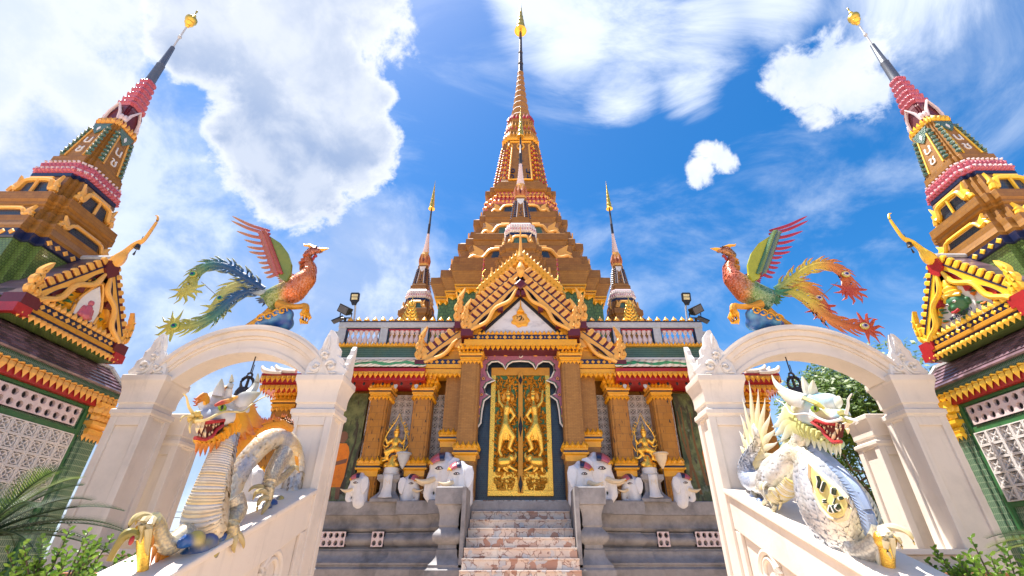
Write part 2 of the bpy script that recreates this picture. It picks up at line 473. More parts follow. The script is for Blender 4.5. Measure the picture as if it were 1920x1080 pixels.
# ------------------------------------------------------------------ mesh building
class MB:
    def __init__(s):
        s.v = []; s.f = []; s.c = []; s.colour = (1, 1, 1)
    def add(s, vs, fs, cols=None):
        o = len(s.v)
        s.v += [Vector(p) for p in vs]
        s.f += [tuple(i + o for i in f) for f in fs]
        s.c += cols if cols else [s.colour] * len(vs)
        return s
    def box(s, x0, x1, y0, y1, z0, z1):
        vs = [(x, y, z) for z in (z0, z1) for y in (y0, y1) for x in (x0, x1)]
        return s.add(vs, [(0, 2, 3, 1), (4, 5, 7, 6), (0, 1, 5, 4), (2, 6, 7, 3), (0, 4, 6, 2), (1, 3, 7, 5)])
    def hexa(s, p):      # 8 corners, bottom ring then top ring
        return s.add(p, [(3, 2, 1, 0), (4, 5, 6, 7), (0, 1, 5, 4), (1, 2, 6, 5), (2, 3, 7, 6), (3, 0, 4, 7)])
    def prism(s, pts, T, t0, t1, cols=None, crown=0.0):
        """outline pts (u,w) pushed through T(u,w,t); crown swells the front face for a carved look"""
        n = len(pts)
        vs = [T(u, w, t0) for u, w in pts] + [T(u, w, t1) for u, w in pts]
        fs = [tuple(range(n))[::-1]] + [(i, (i + 1) % n, n + (i + 1) % n, n + i) for i in range(n)]
        cc = None
        if crown:
            cu = sum(p[0] for p in pts) / n; cw = sum(p[1] for p in pts) / n
            k = 0.72
            vs += [T(cu + (u - cu) * k, cw + (w - cw) * k, t1 + crown) for u, w in pts]
            fs += [(n + i, n + (i + 1) % n, 2 * n + (i + 1) % n, 2 * n + i) for i in range(n)]
            fs.append(tuple(range(2 * n, 3 * n)))
        else:
            fs.append(tuple(range(n, 2 * n)))
        return s.add(vs, fs, cc)
    def tube(s, pts, rad, n=8, flat=1.0, up=(0, 0, 1), cols=None, cap=True):
        pts = [Vector(p) for p in pts]
        k = len(pts)
        if isinstance(rad, (int, float)): rad = [rad] * k
        vs, fs, cc = [], [], []
        upv = Vector(up)
        for i, p in enumerate(pts):
            d = (pts[min(i + 1, k - 1)] - pts[max(i - 1, 0)])
            if d.length < 1e-9: d = Vector((0, 0, 1))
            d.normalize()
            a = d.cross(upv)
            if a.length < 1e-3: a = d.cross(Vector((1, 0.2, 0)))
            a.normalize()
            bb = a.cross(d)
            for j in range(n):
                an = 2 * PI * j / n
                vs.append(p + a * math.cos(an) * rad[i] * flat + bb * math.sin(an) * rad[i])
                cc.append(cols[i] if cols else s.colour)
        for i in range(k - 1):
            for j in range(n):
                fs.append((i * n + j, i * n + (j + 1) % n, (i + 1) * n + (j + 1) % n, (i + 1) * n + j))
        if cap:
            fs.append(tuple(range(n))[::-1]); fs.append(tuple(range((k - 1) * n, k * n)))
        return s.add(vs, fs, cc)
    def lathe(s, prof, n=12, c=(0, 0, 0), cols=None):
        return s.rings([[(c[0] + r * math.cos(2 * PI * j / n), c[1] + r * math.sin(2 * PI * j / n), c[2] + z) for j in range(n)] for r, z in prof], cols)
    def rings(s, rs, cols=None):
        n = len(rs[0]); vs = [p for r in rs for p in r]; fs = []
        for i in range(len(rs) - 1):
            for j in range(n):
                fs.append((i * n + j, i * n + (j + 1) % n, (i + 1) * n + (j + 1) % n, (i + 1) * n + j))
        fs.append(tuple(range(n))[::-1]); fs.append(tuple(range((len(rs) - 1) * n, len(rs) * n)))
        cc = None
        if cols: cc = [cols[i] for i in range(len(rs)) for _ in range(n)]
        return s.add(vs, fs, cc)
    def redent(s, prof, c=(0, 0, 0), q=None):
        q = q or [(1, .73), (.86, .73), (.86, .86), (.73, .86), (.73, 1)]
        o = []
        for k in range(4):
            for x, y in q:
                for _ in range(k): x, y = -y, x
                o.append((x, y))
        return s.rings([[(c[0] + r * x, c[1] + r * y, c[2] + z) for x, y in o] for r, z in prof])
    def sq(s, prof, cx, cy, hx, hy):
        """square moulding: profile (overhang, z) round a rectangle"""
        return s.rings([[(cx - hx - o, cy - hy - o, z), (cx + hx + o, cy - hy - o, z), (cx + hx + o, cy + hy + o, z), (cx - hx - o, cy + hy + o, z)] for o, z in prof])
    def ball(s, c, r, n=10, m=7, sc=(1, 1, 1)):
        return s.rings([[(c[0] + sc[0] * r * math.sin(PI * (i + .02) / (m + .04)) * math.cos(2 * PI * j / n), c[1] + sc[1] * r * math.sin(PI * (i + .02) / (m + .04)) * math.sin(2 * PI * j / n),
                          c[2] - sc[2] * r * math.cos(PI * (i + .02) / (m + .04))) for j in range(n)] for i in range(m + 1)])
    def capsule(s, p0, r0, p1, r1, n=12):
        p0, p1 = Vector(p0), Vector(p1)
        d = p1 - p0
        if d.length < 1e-6: d = Vector((0, 0, 1e-4)); p1 = p0 + d
        e = d.normalized()
        pts, rad = [], []
        for a in (-85, -55, -25): pts.append(p0 + e * r0 * math.sin(R(a))); rad.append(r0 * math.cos(R(a)))
        pts += [p0, p1]; rad += [r0, r1]
        for a in (25, 55, 85): pts.append(p1 + e * r1 * math.sin(R(a))); rad.append(r1 * math.cos(R(a)))
        return s.tube(pts, rad, n)
    def teeth(s, p0, p1, n, h, nrm, w=0.8, th=0.03, up=(0, 0, 1), belly=0.62):
        """row of little pointed leaves from p0 to p1, growing along up*h"""
        p0, p1, nrm = Vector(p0), Vector(p1), Vector(nrm)
        e = (p1 - p0) / n
        u = Vector(up) * h
        for i in range(n):
            c = p0 + e * (i + .5); a = e * w * .5
            vs = [c - a, c - a * 1.1 + u * .35, c - a * belly * .8 + u * .66, c + u, c + a * belly * .8 + u * .66, c + a * 1.1 + u * .35, c + a,
                  c + nrm * th + u * .08, c + nrm * th * 1.5 + u * .42]
            s.add(vs, [(0, 7, 8, 1), (1, 8, 2), (2, 8, 3), (3, 8, 4), (4, 8, 5), (5, 8, 7, 6), (0, 6, 7)])
        return s
    def build(s, name, mat, parent=None, smooth=False, col=False, bevel=0.0):
        me = bpy.data.meshes.new(name)
        off = ORG.get(parent.name, Vector()) if parent else Vector()
        me.from_pydata([tuple(p - off) for p in s.v], [], s.f)
        if col:
            ca = me.color_attributes.new('Col', 'FLOAT_COLOR', 'POINT')
            for i, c in enumerate(s.c): ca.data[i].color = (*c[:3], 1)
        me.materials.append(M[mat] if isinstance(mat, str) else mat)
        me.update()
        bm = bmesh.new(); bm.from_mesh(me)
        bmesh.ops.recalc_face_normals(bm, faces=bm.faces)
        bm.to_mesh(me); bm.free()
        if smooth:
            for p in me.polygons: p.use_smooth = True
            if smooth != 'all': me.set_sharp_from_angle(angle=R(40))
        o = bpy.data.objects.new(name, me)
        COL.objects.link(o)
        if name in STUFF: o['kind'] = 'stuff'
        if parent:
            o.parent = parent
            ORG[o.name] = off
        if bevel:
            md = o.modifiers.new('bevel', 'BEVEL'); md.width = bevel; md.segments = 2; md.limit_method = 'ANGLE'
        return o

ORG = {}
STUFF = {'leaf_frieze', 'lotus_petals', 'lotus_trim', 'leaf_scales', 'pale_petal_tips', 'rose_petal_tips', 'stage_leaves', 'stage_petals', 'diamond_band', 'collar_leaves', 'ring_petals', 'glass_beads', 'pendant_row', 'neck_hackle', 'wing_coverts', 'plume_fringe', 'leg_fringe', 'painted_trunks', 'foliage', 'stems', 'body_scales', 'star', 'star_ground', 'star_centre'}
def tag(o, label=None, cat=None, group=None, kind=None):
    if label: o['label'] = label
    if cat: o['category'] = cat
    if group: o['group'] = group
    if kind: o['kind'] = kind
    return o
def thing(name, loc, label, cat, group=None):
    o = bpy.data.objects.new(name, None)
    COL.objects.link(o)
    o.location = loc
    o.empty_display_size = 0.2
    ORG[o.name] = Vector(loc)
    return tag(o, label, cat, group)
def place(me, name, parent, loc, rot=(0, 0, 0), sc=(1, 1, 1)):
    o = bpy.data.objects.new(name, me)
    COL.objects.link(o)
    o.parent = parent
    o.location = Vector(loc) - ORG.get(parent.name, Vector())
    o.rotation_euler = rot
    o.scale = sc
    return o
def copy_tree(o, parent=None):
    c = o.copy(); COL.objects.link(c); c.parent = parent
    for ch in list(o.children): copy_tree(ch, c)
    return c

def blob(caps, voxel, name, mat, parent, colour=None, smooth=4):
    """capsules fused into one continuous surface; colour(p)->rgb painted on it"""
    mb = MB()
    for p0, r0, p1, r1 in caps: mb.capsule(p0, r0, p1, r1)
    me = bpy.data.meshes.new(name)
    me.from_pydata([tuple(p) for p in mb.v], [], mb.f)
    o = bpy.data.objects.new(name, me)
    COL.objects.link(o)
    bm = bmesh.new(); bm.from_mesh(me); bmesh.ops.recalc_face_normals(bm, faces=bm.faces); bm.to_mesh(me); bm.free()
    md = o.modifiers.new('r', 'REMESH'); md.mode = 'VOXEL'; md.voxel_size = voxel; md.use_smooth_shade = True
    if smooth:
        sm = o.modifiers.new('s', 'SMOOTH'); sm.iterations = smooth; sm.factor = 0.5
    dg = bpy.context.evaluated_depsgraph_get()
    me2 = bpy.data.meshes.new_from_object(o.evaluated_get(dg))
    bpy.data.objects.remove(o)
    off = ORG.get(parent.name, Vector()) if parent else Vector()
    if colour:
        ca = me2.color_attributes.new('Col', 'FLOAT_COLOR', 'POINT')
        for i, v in enumerate(me2.vertices): ca.data[i].color = (*colour(v.co), 1)
    for v in me2.vertices: v.co -= off
    for p in me2.polygons: p.use_smooth = True
    me2.materials.clear(); me2.materials.append(M[mat])
    me2.name = name
    ob = bpy.data.objects.new(name, me2)
    COL.objects.link(ob)
    if parent:
        ob.parent = parent
        ORG[ob.name] = off
    return ob

def lerp(a, b, f): return tuple(x + (y - x) * f for x, y in zip(a, b))
def ramp(stops, f):
    for (a, ca), (b_, cb) in zip(stops, stops[1:]):
        if f <= b_: return lerp(ca, cb, max(0, (f - a) / (b_ - a)))
    return stops[-1][1]
def spline(pts, n):
    """Catmull-Rom through points (any dimension)"""
    pts = [tuple(p) for p in pts]
    P = [pts[0]] + pts + [pts[-1]]
    o = []
    for i in range(1, len(P) - 2):
        for k in range(n):
            f = k / n
            o.append(tuple(0.5 * ((2 * b) + (-a + c) * f + (2 * a - 5 * b + 4 * c - d) * f * f + (-a + 3 * b - 3 * c + d) * f ** 3)
                           for a, b, c, d in zip(P[i - 1], P[i], P[i + 1], P[i + 2])))
    o.append(pts[-1])
    return o
def glyphs(text, name, mat, parent, loc, rot, size, depth=0.012):
    """painted or raised lettering as a mesh"""
    cu = bpy.data.curves.new(name, 'FONT')
    cu.body = text; cu.size = size; cu.extrude = depth; cu.align_x = 'CENTER'; cu.align_y = 'CENTER'
    cu.resolution_u = 3
    o = bpy.data.objects.new(name, cu); COL.objects.link(o)
    dg = bpy.context.evaluated_depsgraph_get()
    me = bpy.data.meshes.new_from_object(o.evaluated_get(dg))
    bpy.data.objects.remove(o)
    me.materials.clear(); me.materials.append(M[mat])
    ob = place(me, name, parent, loc, rot)
    return ob

def scatter_scales(ob, parent, dirf, n, size, colf, seed=1, lift=.35, name='body_scales'):
    """overlapping little scales or feathers laid over a fused body, tips following dirf(p)"""
    rnd = random.Random(seed); me = ob.data; off = ORG.get(parent.name, Vector())
    mb = MB(); tri = [p for p in me.polygons]
    w = []; tot = 0
    for p in tri: tot += p.area; w.append(tot)
    import bisect
    for _ in range(n):
        p = tri[bisect.bisect(w, rnd.random() * tot)] if tot else tri[0]
        vs = [me.vertices[i].co for i in p.vertices]
        a, b_ = rnd.random(), rnd.random()
        q = (vs[0].lerp(vs[1], a)).lerp(vs[-1].lerp(vs[2 if len(vs) > 3 else 1], a), b_) + off
        nn = p.normal; d = dirf(q); d = d - nn * d.dot(nn)
        if d.length < 1e-4: continue
        d.normalize(); s = nn.cross(d); z = size * rnd.uniform(.8, 1.25)
        up = nn * z * lift
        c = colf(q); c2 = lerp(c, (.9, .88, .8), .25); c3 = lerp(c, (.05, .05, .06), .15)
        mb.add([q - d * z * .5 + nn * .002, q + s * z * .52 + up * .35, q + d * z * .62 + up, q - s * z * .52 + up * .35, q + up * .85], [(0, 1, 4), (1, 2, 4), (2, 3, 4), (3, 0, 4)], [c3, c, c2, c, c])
    o = mb.build(name, 'scale_leaf', parent, smooth='all', col=True)
    return o

# ------------------------------------------------------------------ ground
g = MB()
g.add([(-900, -900, 0), (900, -900, 0), (900, 900, 0), (-900, 900, 0)], [(0, 1, 2, 3)])
tag(g.build('ground', 'paving'), kind='structure')

def TF(sx, D):        # facade plane: u outward from the axis, w up, t towards the viewer
    return lambda u, w, t: Vector((sx * u, D - t, w))

# ------------------------------------------------------------------ temple hall
hall = thing('temple_hall', (0, 16, 0), 'gold and white temple hall with columns, carved golden door and stepped gable', 'temple')

def sweep(mb, path, prof):
    """moulding: profile (outward offset, z) carried along a plan polyline, outward = right of travel"""
    n = len(path); P = [Vector(p) for p in path]
    rings = []
    for i in range(n):
        d0 = (P[i] - P[i - 1]).normalized() if i else (P[1] - P[0]).normalized()
        d1 = (P[i + 1] - P[i]).normalized() if i < n - 1 else d0
        n0, n1 = Vector((d0.y, -d0.x)), Vector((d1.y, -d1.x))
        mi = (n0 + n1); mi /= max(0.2, mi.dot(n0))
        rings.append([(P[i].x + mi.x * o, P[i].y + mi.y * o, z) for o, z in prof])
    k = len(prof)
    vs = [p for r in rings for p in r]
    fs = [(i * k + j, i * k + j + 1, (i + 1) * k + j + 1, (i + 1) * k + j) for i in range(n - 1) for j in range(k - 1)]
    fs += [tuple(range(k)), tuple(range((n - 1) * k, n * k))]
    mb.add(vs, fs)

def arc(o0, z0, o1, z1, bulge, n=6):
    """curved piece of a moulding profile"""
    r = []
    for i in range(1, n + 1):
        f = i / n
        r.append((o0 + (o1 - o0) * f + bulge * math.sin(PI * f), z0 + (z1 - z0) * f))
    return r

for sx in (-1, 1):
    path = [(-7.3, 13.5), (-7.3, 12.05), (-5.75, 12.05), (-5.75, 11.0), (-2.55, 11.0), (-2.55, 10.82), (-1.85, 10.82), (-1.85, 10.64), (-1.12, 10.64)]
    if sx > 0: path = [(-x, y) for x, y in path][::-1]
    def part(name, prof):
        mb = MB(); sweep(mb, path, [(-0.35, prof[0][1])] + prof + [(-0.35, prof[-1][1])])
        return mb.build(name, 'cement', hall, smooth=True)
    part('plinth_foot', [(0.30, 0.0), (0.30, 1.36), (0.25, 1.40), (0.25, 1.43)])
    part('plinth_ogee', [(0.27, 1.434), (0.27, 1.47)] + arc(0.27, 1.47, 0.13, 1.66, -0.05) + [(0.13, 1.675), (0.09, 1.68), (0.09, 1.72)])
    part('plinth_roll', [(-0.02, 1.724), (-0.02, 1.75)] + arc(-0.02, 1.75, -0.02, 2.0, 0.10, 8) + [(-0.02, 2.02)])
    part('plinth_cavetto', [(-0.06, 2.024), (0.0, 2.06), (0.02, 2.10)] + arc(0.02, 2.10, 0.06, 2.33, -0.05) + [(0.07, 2.345)])
    part('plinth_cap', [(0.10, 2.349), (0.10, 2.60), (0.08, 2.62)])
    # perforated vent blocks let into the roll moulding
    for x0, nx in ((-4.42, 6), (-3.12, 2)):
        vent = MB()
        cw = 0.125
        for i in range(nx):
            for j in range(2):
                cx, cz = x0 + cw * (i + .5), 1.755 + 0.14 * (j + .5)
                o8 = [(cx + cw / 2 * a, 10.86, cz + 0.07 * b_) for a, b_ in ((1, -1), (1, 0), (1, 1), (0, 1), (-1, 1), (-1, 0), (-1, -1), (0, -1))]
                i8 = [(cx + .043 * math.cos(R(a)), 10.86, cz + .052 * math.sin(R(a))) for a in (-45, 0, 45, 90, 135, 180, 225, 270)]
                b8 = [(x, 10.96, z) for x, y, z in i8]
                vs = o8 + i8 + b8
                vent.add([(sx * -x if sx > 0 else x, y, z) for x, y, z in vs],
                         [(k, (k + 1) % 8, 8 + (k + 1) % 8, 8 + k) for k in range(8)] + [(8 + k, 8 + (k + 1) % 8, 16 + (k + 1) % 8, 16 + k) for k in range(8)])
        vo_ = vent.build('vent_block', 'pinkwhite', hall)
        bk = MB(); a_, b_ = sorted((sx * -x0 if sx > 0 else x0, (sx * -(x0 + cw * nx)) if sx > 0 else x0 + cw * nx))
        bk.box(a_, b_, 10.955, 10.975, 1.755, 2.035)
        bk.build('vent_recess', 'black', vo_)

core = MB()
core.box(-5.6, 5.6, 11.72, 20.5, 0.2, 6.08)
core.box(-1.85, 1.85, 11.35, 11.72, 0.2, 6.06)
core.box(-7.1, 7.1, 12.95, 19.5, 0.2, 5.9)
core.build('wall', 'brownc', hall)
lp = MB(); lp.box(-7.25, 7.25, 12.1, 19.9, 2.4, 2.598); lp.box(-5.7, 5.7, 11.05, 12.1, 2.4, 2.598); lp.box(-1.8, 1.8, 10.68, 11.05, 2.4, 2.599)
lp.build('terrace_floor', 'cement', hall)

# lattice screens: one block repeated
def lattice_block(w, h):
    mb = MB(); d = 0.045; e = 0.075
    mb.box(-w / 2, w / 2, -d, d, -h / 2, -h / 2 + h * e); mb.box(-w / 2, w / 2, -d, d, h / 2 - h * e, h / 2)
    mb.box(-w / 2, -w / 2 + w * e, -d, d, -h / 2 + h * e, h / 2 - h * e); mb.box(w / 2 - w * e, w / 2, -d, d, -h / 2 + h * e, h / 2 - h * e)
    n = 10
    ro, ri = 0.39, 0.325
    vs = []
    for yy in (-d * .8, d * .8):
        for r in (ro, ri):
            vs += [(w * r * math.cos(2 * PI * k / n), yy, h * r * math.sin(2 * PI * k / n)) for k in range(n)]
    fs = []
    for k in range(n):
        k2 = (k + 1) % n
        fs += [(k, k2, n + k2, n + k), (n + k, n + k2, 3 * n + k2, 3 * n + k), (k2, k, 2 * n + k, 2 * n + k2)]
    mb.add(vs, fs)
    for sgn in (1, -1):
        a = Vector((w * .42, 0, sgn * h * .42)); q = Vector((-a.z, 0, a.x)).normalized() * 0.009
        mb.hexa([p + Vector((0, y, 0)) for y in (-d * .7, d * .7) for p in (a + q, -a + q, -a - q, a - q)])
    return mb
blk = lattice_block(0.172, 0.172).build('lattice_block', 'lattice', None)
blk_me = blk.data
bpy.data.objects.remove(blk)
for sx in (-1, 1):
    for ci, (xc, nx) in enumerate(((1.985, 3), (2.95, 4), (3.80, 1))):
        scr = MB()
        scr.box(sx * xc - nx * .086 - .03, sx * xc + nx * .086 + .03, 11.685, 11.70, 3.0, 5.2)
        so = scr.build('screen_shade_sheet', 'iron', hall)  # dark sheet: the shade behind the lattice holes is put into its colour
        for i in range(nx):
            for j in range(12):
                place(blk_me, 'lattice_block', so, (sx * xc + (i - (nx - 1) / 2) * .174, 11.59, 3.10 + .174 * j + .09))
    base = MB(); base.box(min(sx * 1.7, sx * 4.0), max(sx * 1.7, sx * 4.0), 11.55, 11.71, 2.6, 3.05); base.build('dado', 'greend', hall)
    # mural panel with a painted monk
    mu = MB(); x0, x1 = sorted((sx * 3.92, sx * 5.62)); mu.box(x0, x1, 11.50, 11.56, 2.62, 5.22)
    muo = mu.build('mural', 'mural', hall)
    T = TF(sx, 11.50)
    trunks = MB()
    for k in range(9):
        u = 4.0 + .19 * k + random.uniform(-.05, .05); lean = random.uniform(-.22, .1)
        w0 = random.uniform(2.8, 3.2)
        pts = [(u + lean * f + .04 * math.sin(f * 5 + k), w0 + f * random.uniform(1.5, 2.0)) for f in (0, .25, .5, .75, 1)]
        for (a, b_), wd in zip(zip(pts, pts[1:]), (.035, .03, .024, .016)):
            trunks.prism([(a[0] - wd, a[1]), (a[0] + wd, a[1]), (b_[0] + wd * .8, b_[1]), (b_[0] - wd * .8, b_[1])], T, 0, .003 + .0008 * k)
    trunks.build('painted_trunks', paint('painted_trunk%d' % (sx + 1), (0.055, 0.038, 0.02) if sx < 0 else (0.22, 0.105, 0.03), 0.5), muo)
    mu0 = 4.36 if sx < 0 else 4.62
    robe = MB()
    robe.prism([(mu0 - .17, 3.9), (mu0 - .22, 3.75), (mu0 - .20, 3.2), (mu0 - .15, 2.98), (mu0 + .15, 2.98), (mu0 + .19, 3.3), (mu0 + .17, 3.6), (mu0 + .16, 3.88), (mu0 + .1, 3.97), (mu0 - .1, 3.97)], T, 0, .006)
    robe.build('painted_robe', 'orange', muo)
    sk = MB()
    sk.prism([(mu0 + .11 * math.cos(a), 4.12 + .14 * math.sin(a)) for a in [2 * PI * k / 12 for k in range(12)]], T, 0, .007)
    sk.build('painted_head', 'skin', muo); sk = MB()
    sk.prism([(mu0 - .15, 2.98), (mu0 - .05, 2.98), (mu0 - .07, 2.72), (mu0 - .17, 2.72)], T, 0, .007)
    sk.build('painted_foot', 'skin', muo); sk = MB()
    sk.prism([(mu0 + .05, 2.98), (mu0 + .14, 2.98), (mu0 + .11, 2.72), (mu0 + .02, 2.72)], T, 0, .007)
    sk.build('painted_foot', 'skin', muo); sk = MB()
    sk.prism([(mu0 - .2, 3.62), (mu0 - .18, 3.52), (mu0 + .2, 3.42), (mu0 + .22, 3.5)], T, .006, .009)
    sk.build('painted_arm', 'skin', muo)

# square columns with lotus capitals
def column(xc, yc, h, z_shaft0, z_shaft1, z_cap1, z_base0, mat):
    sh = MB(); sh.box(xc - h, xc + h, yc - h, yc + h, z_base0, z_shaft1)
    e = h * .72
    sh.box(xc - h - .022, xc - h + .001, yc - e, yc + e, z_base0, z_shaft1); sh.box(xc + h - .001, xc + h + .022, yc - e, yc + e, z_base0, z_shaft1)
    sh.box(xc - e, xc + e, yc - h - .022, yc - h + .001, z_base0, z_shaft1)
    col = sh.build('column', mat, hall)
    cap = MB(); H = z_cap1 - z_shaft1
    cap.sq([(.02, z_shaft1 - .02), (.035, z_shaft1 + .10 * H), (.06, z_shaft1 + .13 * H), (.06, z_shaft1 + .22 * H), (.03, z_shaft1 + .25 * H)], xc, yc, h, h)
    cap.sq([(.07, z_shaft1 + .30 * H), (.09, z_shaft1 + .34 * H), (.09, z_shaft1 + .42 * H), (.0, z_shaft1 + .46 * H), (.0, z_shaft1 + .6 * H), (.05, z_shaft1 + .8 * H), (.09, z_cap1)], xc, yc, h, h)
    for ax in range(4):
        q = [(-1, -1, 1, -1, 0, -1), (1, -1, 1, 1, 1, 0), (1, 1, -1, 1, 0, 1), (-1, 1, -1, -1, -1, 0)][ax]
        k = h + .035
        cap.teeth((xc + q[0] * k, yc + q[1] * k, z_shaft1 + .02), (xc + q[2] * k, yc + q[3] * k, z_shaft1 + .02), 5, -.24 * H, (q[4], q[5], 0), 1.0, .03)
        for lev, hh, ov in ((.44, .34, .02), (.66, .36, .06)):
            k = h + ov
            cap.teeth((xc + q[0] * k, yc + q[1] * k, z_shaft1 + lev * H), (xc + q[2] * k, yc + q[3] * k, z_shaft1 + lev * H), 5, hh * H, (q[4], q[5], 0), .9, .05, (q[4] * .25, q[5] * .25, 1))
    cap.build('capital', 'gold', col)
    dk = MB(); dk.sq([(.03, z_shaft1 + .25 * H), (.045, z_shaft1 + .26 * H), (.045, z_shaft1 + .295 * H), (.03, z_shaft1 + .30 * H)], xc, yc, h, h)
    zb = z_shaft0
    dk.build('dark_band', 'navy', col); dk = MB()
    dk.sq([(.03, zb - .035), (.05, zb - .034), (.05, zb + .0), (.03, zb + .001)], xc, yc, h, h)
    dk.build('dark_band', 'navy', col)
    bs = MB()
    bs.sq([(.03, zb), (.06, zb + .012), (.06, zb + .045), (.025, zb + .06)], xc, yc, h, h)
    bs.sq([(.025, zb - .22), (.03, zb - .10), (.08, zb - .07), (.08, zb - .04), (.03, zb - .035)], xc, yc, h, h)
    for q in ((-1, -1, 1, -1, 0, -1), (1, -1, 1, 1, 1, 0), (-1, 1, -1, -1, -1, 0)):
        k = h + .04
        bs.teeth((xc + q[0] * k, yc + q[1] * k, zb + .045), (xc + q[2] * k, yc + q[3] * k, zb + .045), 4, .17, (q[4], q[5], 0), .95, .04)
    bs.build('base_band', 'gold', col)
    return col
for sx in (-1, 1):
    column(sx * 3.47, 11.22, .205, 3.36, 4.98, 5.47, 2.6, 'brownc')
    column(sx * 2.41, 11.22, .205, 3.36, 4.98, 5.47, 2.6, 'brownc')
    column(sx * 1.64, 11.12, .20, 3.98, 6.05, 6.30, 2.6, 'brown')
    column(sx * 1.235, 10.84, .21, 3.62, 5.76, 6.20, 2.6, 'brown')
    column(sx * 6.38, 12.42, .27, 3.36, 5.02, 5.52, 2.6, 'brownc')

# eaves: red fascia with hanging leaves, glazed roof, green band
for sx in (-1, 1):
    a, b_ = sorted((sx * 2.35, sx * 5.35))
    e = MB()
    e.box(a, b_, 10.62, 11.6, 5.45, 5.58)
    e.box(a, b_, 10.70, 11.58, 5.30, 5.452)
    eo = e.build('eave', 'red', hall)
    fr = MB(); fr.box(a, b_, 10.605, 10.622, 5.46, 5.485)
    fr.teeth((a, 10.612, 5.465), (b_, 10.612, 5.465), 24, -.15, (0, -1, 0), .85, .03)
    fr.build('leaf_frieze', 'gold', eo)
    pend = MB()
    for k in range(13):
        x = a + (b_ - a) * (k + .5) / 13
        pend.ball((x, 10.8, 5.24), .035, 6, 5, (1, .5, 1.2))
    pend.build('pendant_row', 'black', eo)
    for k in range(4):
        hb = MB(); x = sx * (2.55 + .5 * k if k < 2 else 4.0 + .35 * k)
        hb.prism([(x, 5.10), (x - .045, 5.16), (x - .045, 5.2), (x - .02, 5.22), (x, 5.205), (x + .02, 5.22), (x + .045, 5.2), (x + .045, 5.16)], TF(1, 10.78), 0, .01)
        hb.build('silver_leaf_bell', 'greyp', eo)
    # the eave of the side porch beyond the gate
    a2, b2 = sorted((sx * 5.2, sx * 6.98))
    e2 = MB(); e2.box(a2, b2, 11.72, 13.6, 5.60, 5.85); e2.box(a2 + .04, b2 - .04, 11.8, 13.55, 5.42, 5.602)
    e2.box(a2 - .0, b2 + .0, 12.2, 13.6, 5.852, 6.02)
    e2o = e2.build('porch_eave', 'red', hall)
    f2 = MB(); f2.teeth((a2, 11.71, 5.78), (b2, 11.71, 5.78), 13, -.2, (0, -1, 0), .9, .03)
    f2.teeth((sx * 6.99, 11.72, 5.78), (sx * 6.99, 13.6, 5.78), 13, -.2, (sx, 0, 0), .9, .03)
    f2.teeth((a2, 11.79, 5.55), (b2, 11.79, 5.55), 13, -.22, (0, -1, 0), .9, .03)
    f2.teeth((sx * 6.95, 11.8, 5.55), (sx * 6.95, 13.6, 5.55), 13, -.22, (sx, 0, 0), .9, .03)
    f2.build('leaf_frieze', 'gold', e2o)
    for k, (px_, py_, zz_) in enumerate(((6.95, 11.75, 5.86), (6.6, 11.78, 5.90), (6.98, 12.25, 6.03))):
        cr = MB()
        P = spline([(sx * (px_ - .5), py_, zz_ + .02, .07), (sx * (px_ - .2), py_, zz_ + .03, .075), (sx * px_, py_ - .02, zz_ + .08, .07), (sx * (px_ + .09), py_ - .02, zz_ + .2, .03)], 4)
        cr.tube([p[:3] for p in P], [p[3] for p in P], 8)
        cr.build('ridge_end', 'white', e2o, smooth=True)
    # glazed tile roof: courses overlap like the real thing
    rf = MB(); rows = 6
    for k in range(rows):
        f0, f1 = k / rows, (k + 1) / rows
        y0, y1 = 10.58 + .72 * f0, 10.58 + .72 * f1 + .05; z0, z1 = 5.585 + .48 * f0, 5.585 + .48 * f1 + .02
        rf.hexa([(a, y0, z0 + .012), (b_, y0, z0 + .012), (b_, y1, z1 - .01), (a, y1, z1 - .01), (a, y0, z0 + .045), (b_, y0, z0 + .045), (b_, y1, z1 + .02), (a, y1, z1 + .02)])
    rf.build('glazed_roof', 'zigzag', hall)
    a3, b3 = sorted((sx * 1.6, sx * 4.98))
    gb = MB(); gb.box(a3, b3, 11.28, 11.6, 6.085, 6.42); gb.build('tile_band', 'greend', hall)
    cp = MB(); cp.box(a3, b3, 11.24, 11.3, 6.06, 6.11); cp.build('band_coping', 'white2', hall)
    # parapet with balusters
    pa = MB()
    pa.box(a3, b3, 11.22, 11.42, 6.98, 7.14)
    for x in (4.86, 3.72, 2.62):
        pa.box(sx * x - .1, sx * x + .1, 11.235, 11.405, 6.44, 6.981)
    pao = pa.build('parapet', 'greyp', hall, bevel=0.006)
    dkl = MB(); dkl.box(a3, b3, 11.205, 11.43, 7.142, 7.165)
    for x0_, x1_ in ((4.76, 3.82), (3.62, 2.72), (2.52, 1.7)):
        l_, r_ = sorted((sx * x0_, sx * x1_))
        dkl.box(l_, r_, 11.26, 11.38, 6.955, 6.978); dkl.box(l_, l_ + .025, 11.26, 11.38, 6.5, 6.955); dkl.box(r_ - .025, r_, 11.26, 11.38, 6.5, 6.955)
    dkl.build('dark_trim', 'navy', pao)
    rdl = MB()
    for x0_, x1_ in ((4.73, 3.85), (3.59, 2.75), (2.49, 1.7)):
        l_, r_ = sorted((sx * x0_, sx * x1_)); rdl.box(l_, r_, 11.27, 11.37, 6.91, 6.953)
    rdl.build('red_trim', 'red', pao)
    st = MB(); st.box(a3, b3, 11.2, 11.42, 6.422, 6.448)
    st.teeth((a3, 11.21, 6.445), (b3, 11.21, 6.445), 34, .10, (0, -1, 0), .9, .03)
    st.build('leaf_frieze', 'gold', pao)
    bl = MB(); bl.lathe([(.06, 0), (.06, .04), (.035, .06), (.065, .14), (.07, .2), (.03, .30), (.025, .34), (.05, .36), (.05, .40), (.06, .42), (.06, .45)], 8)
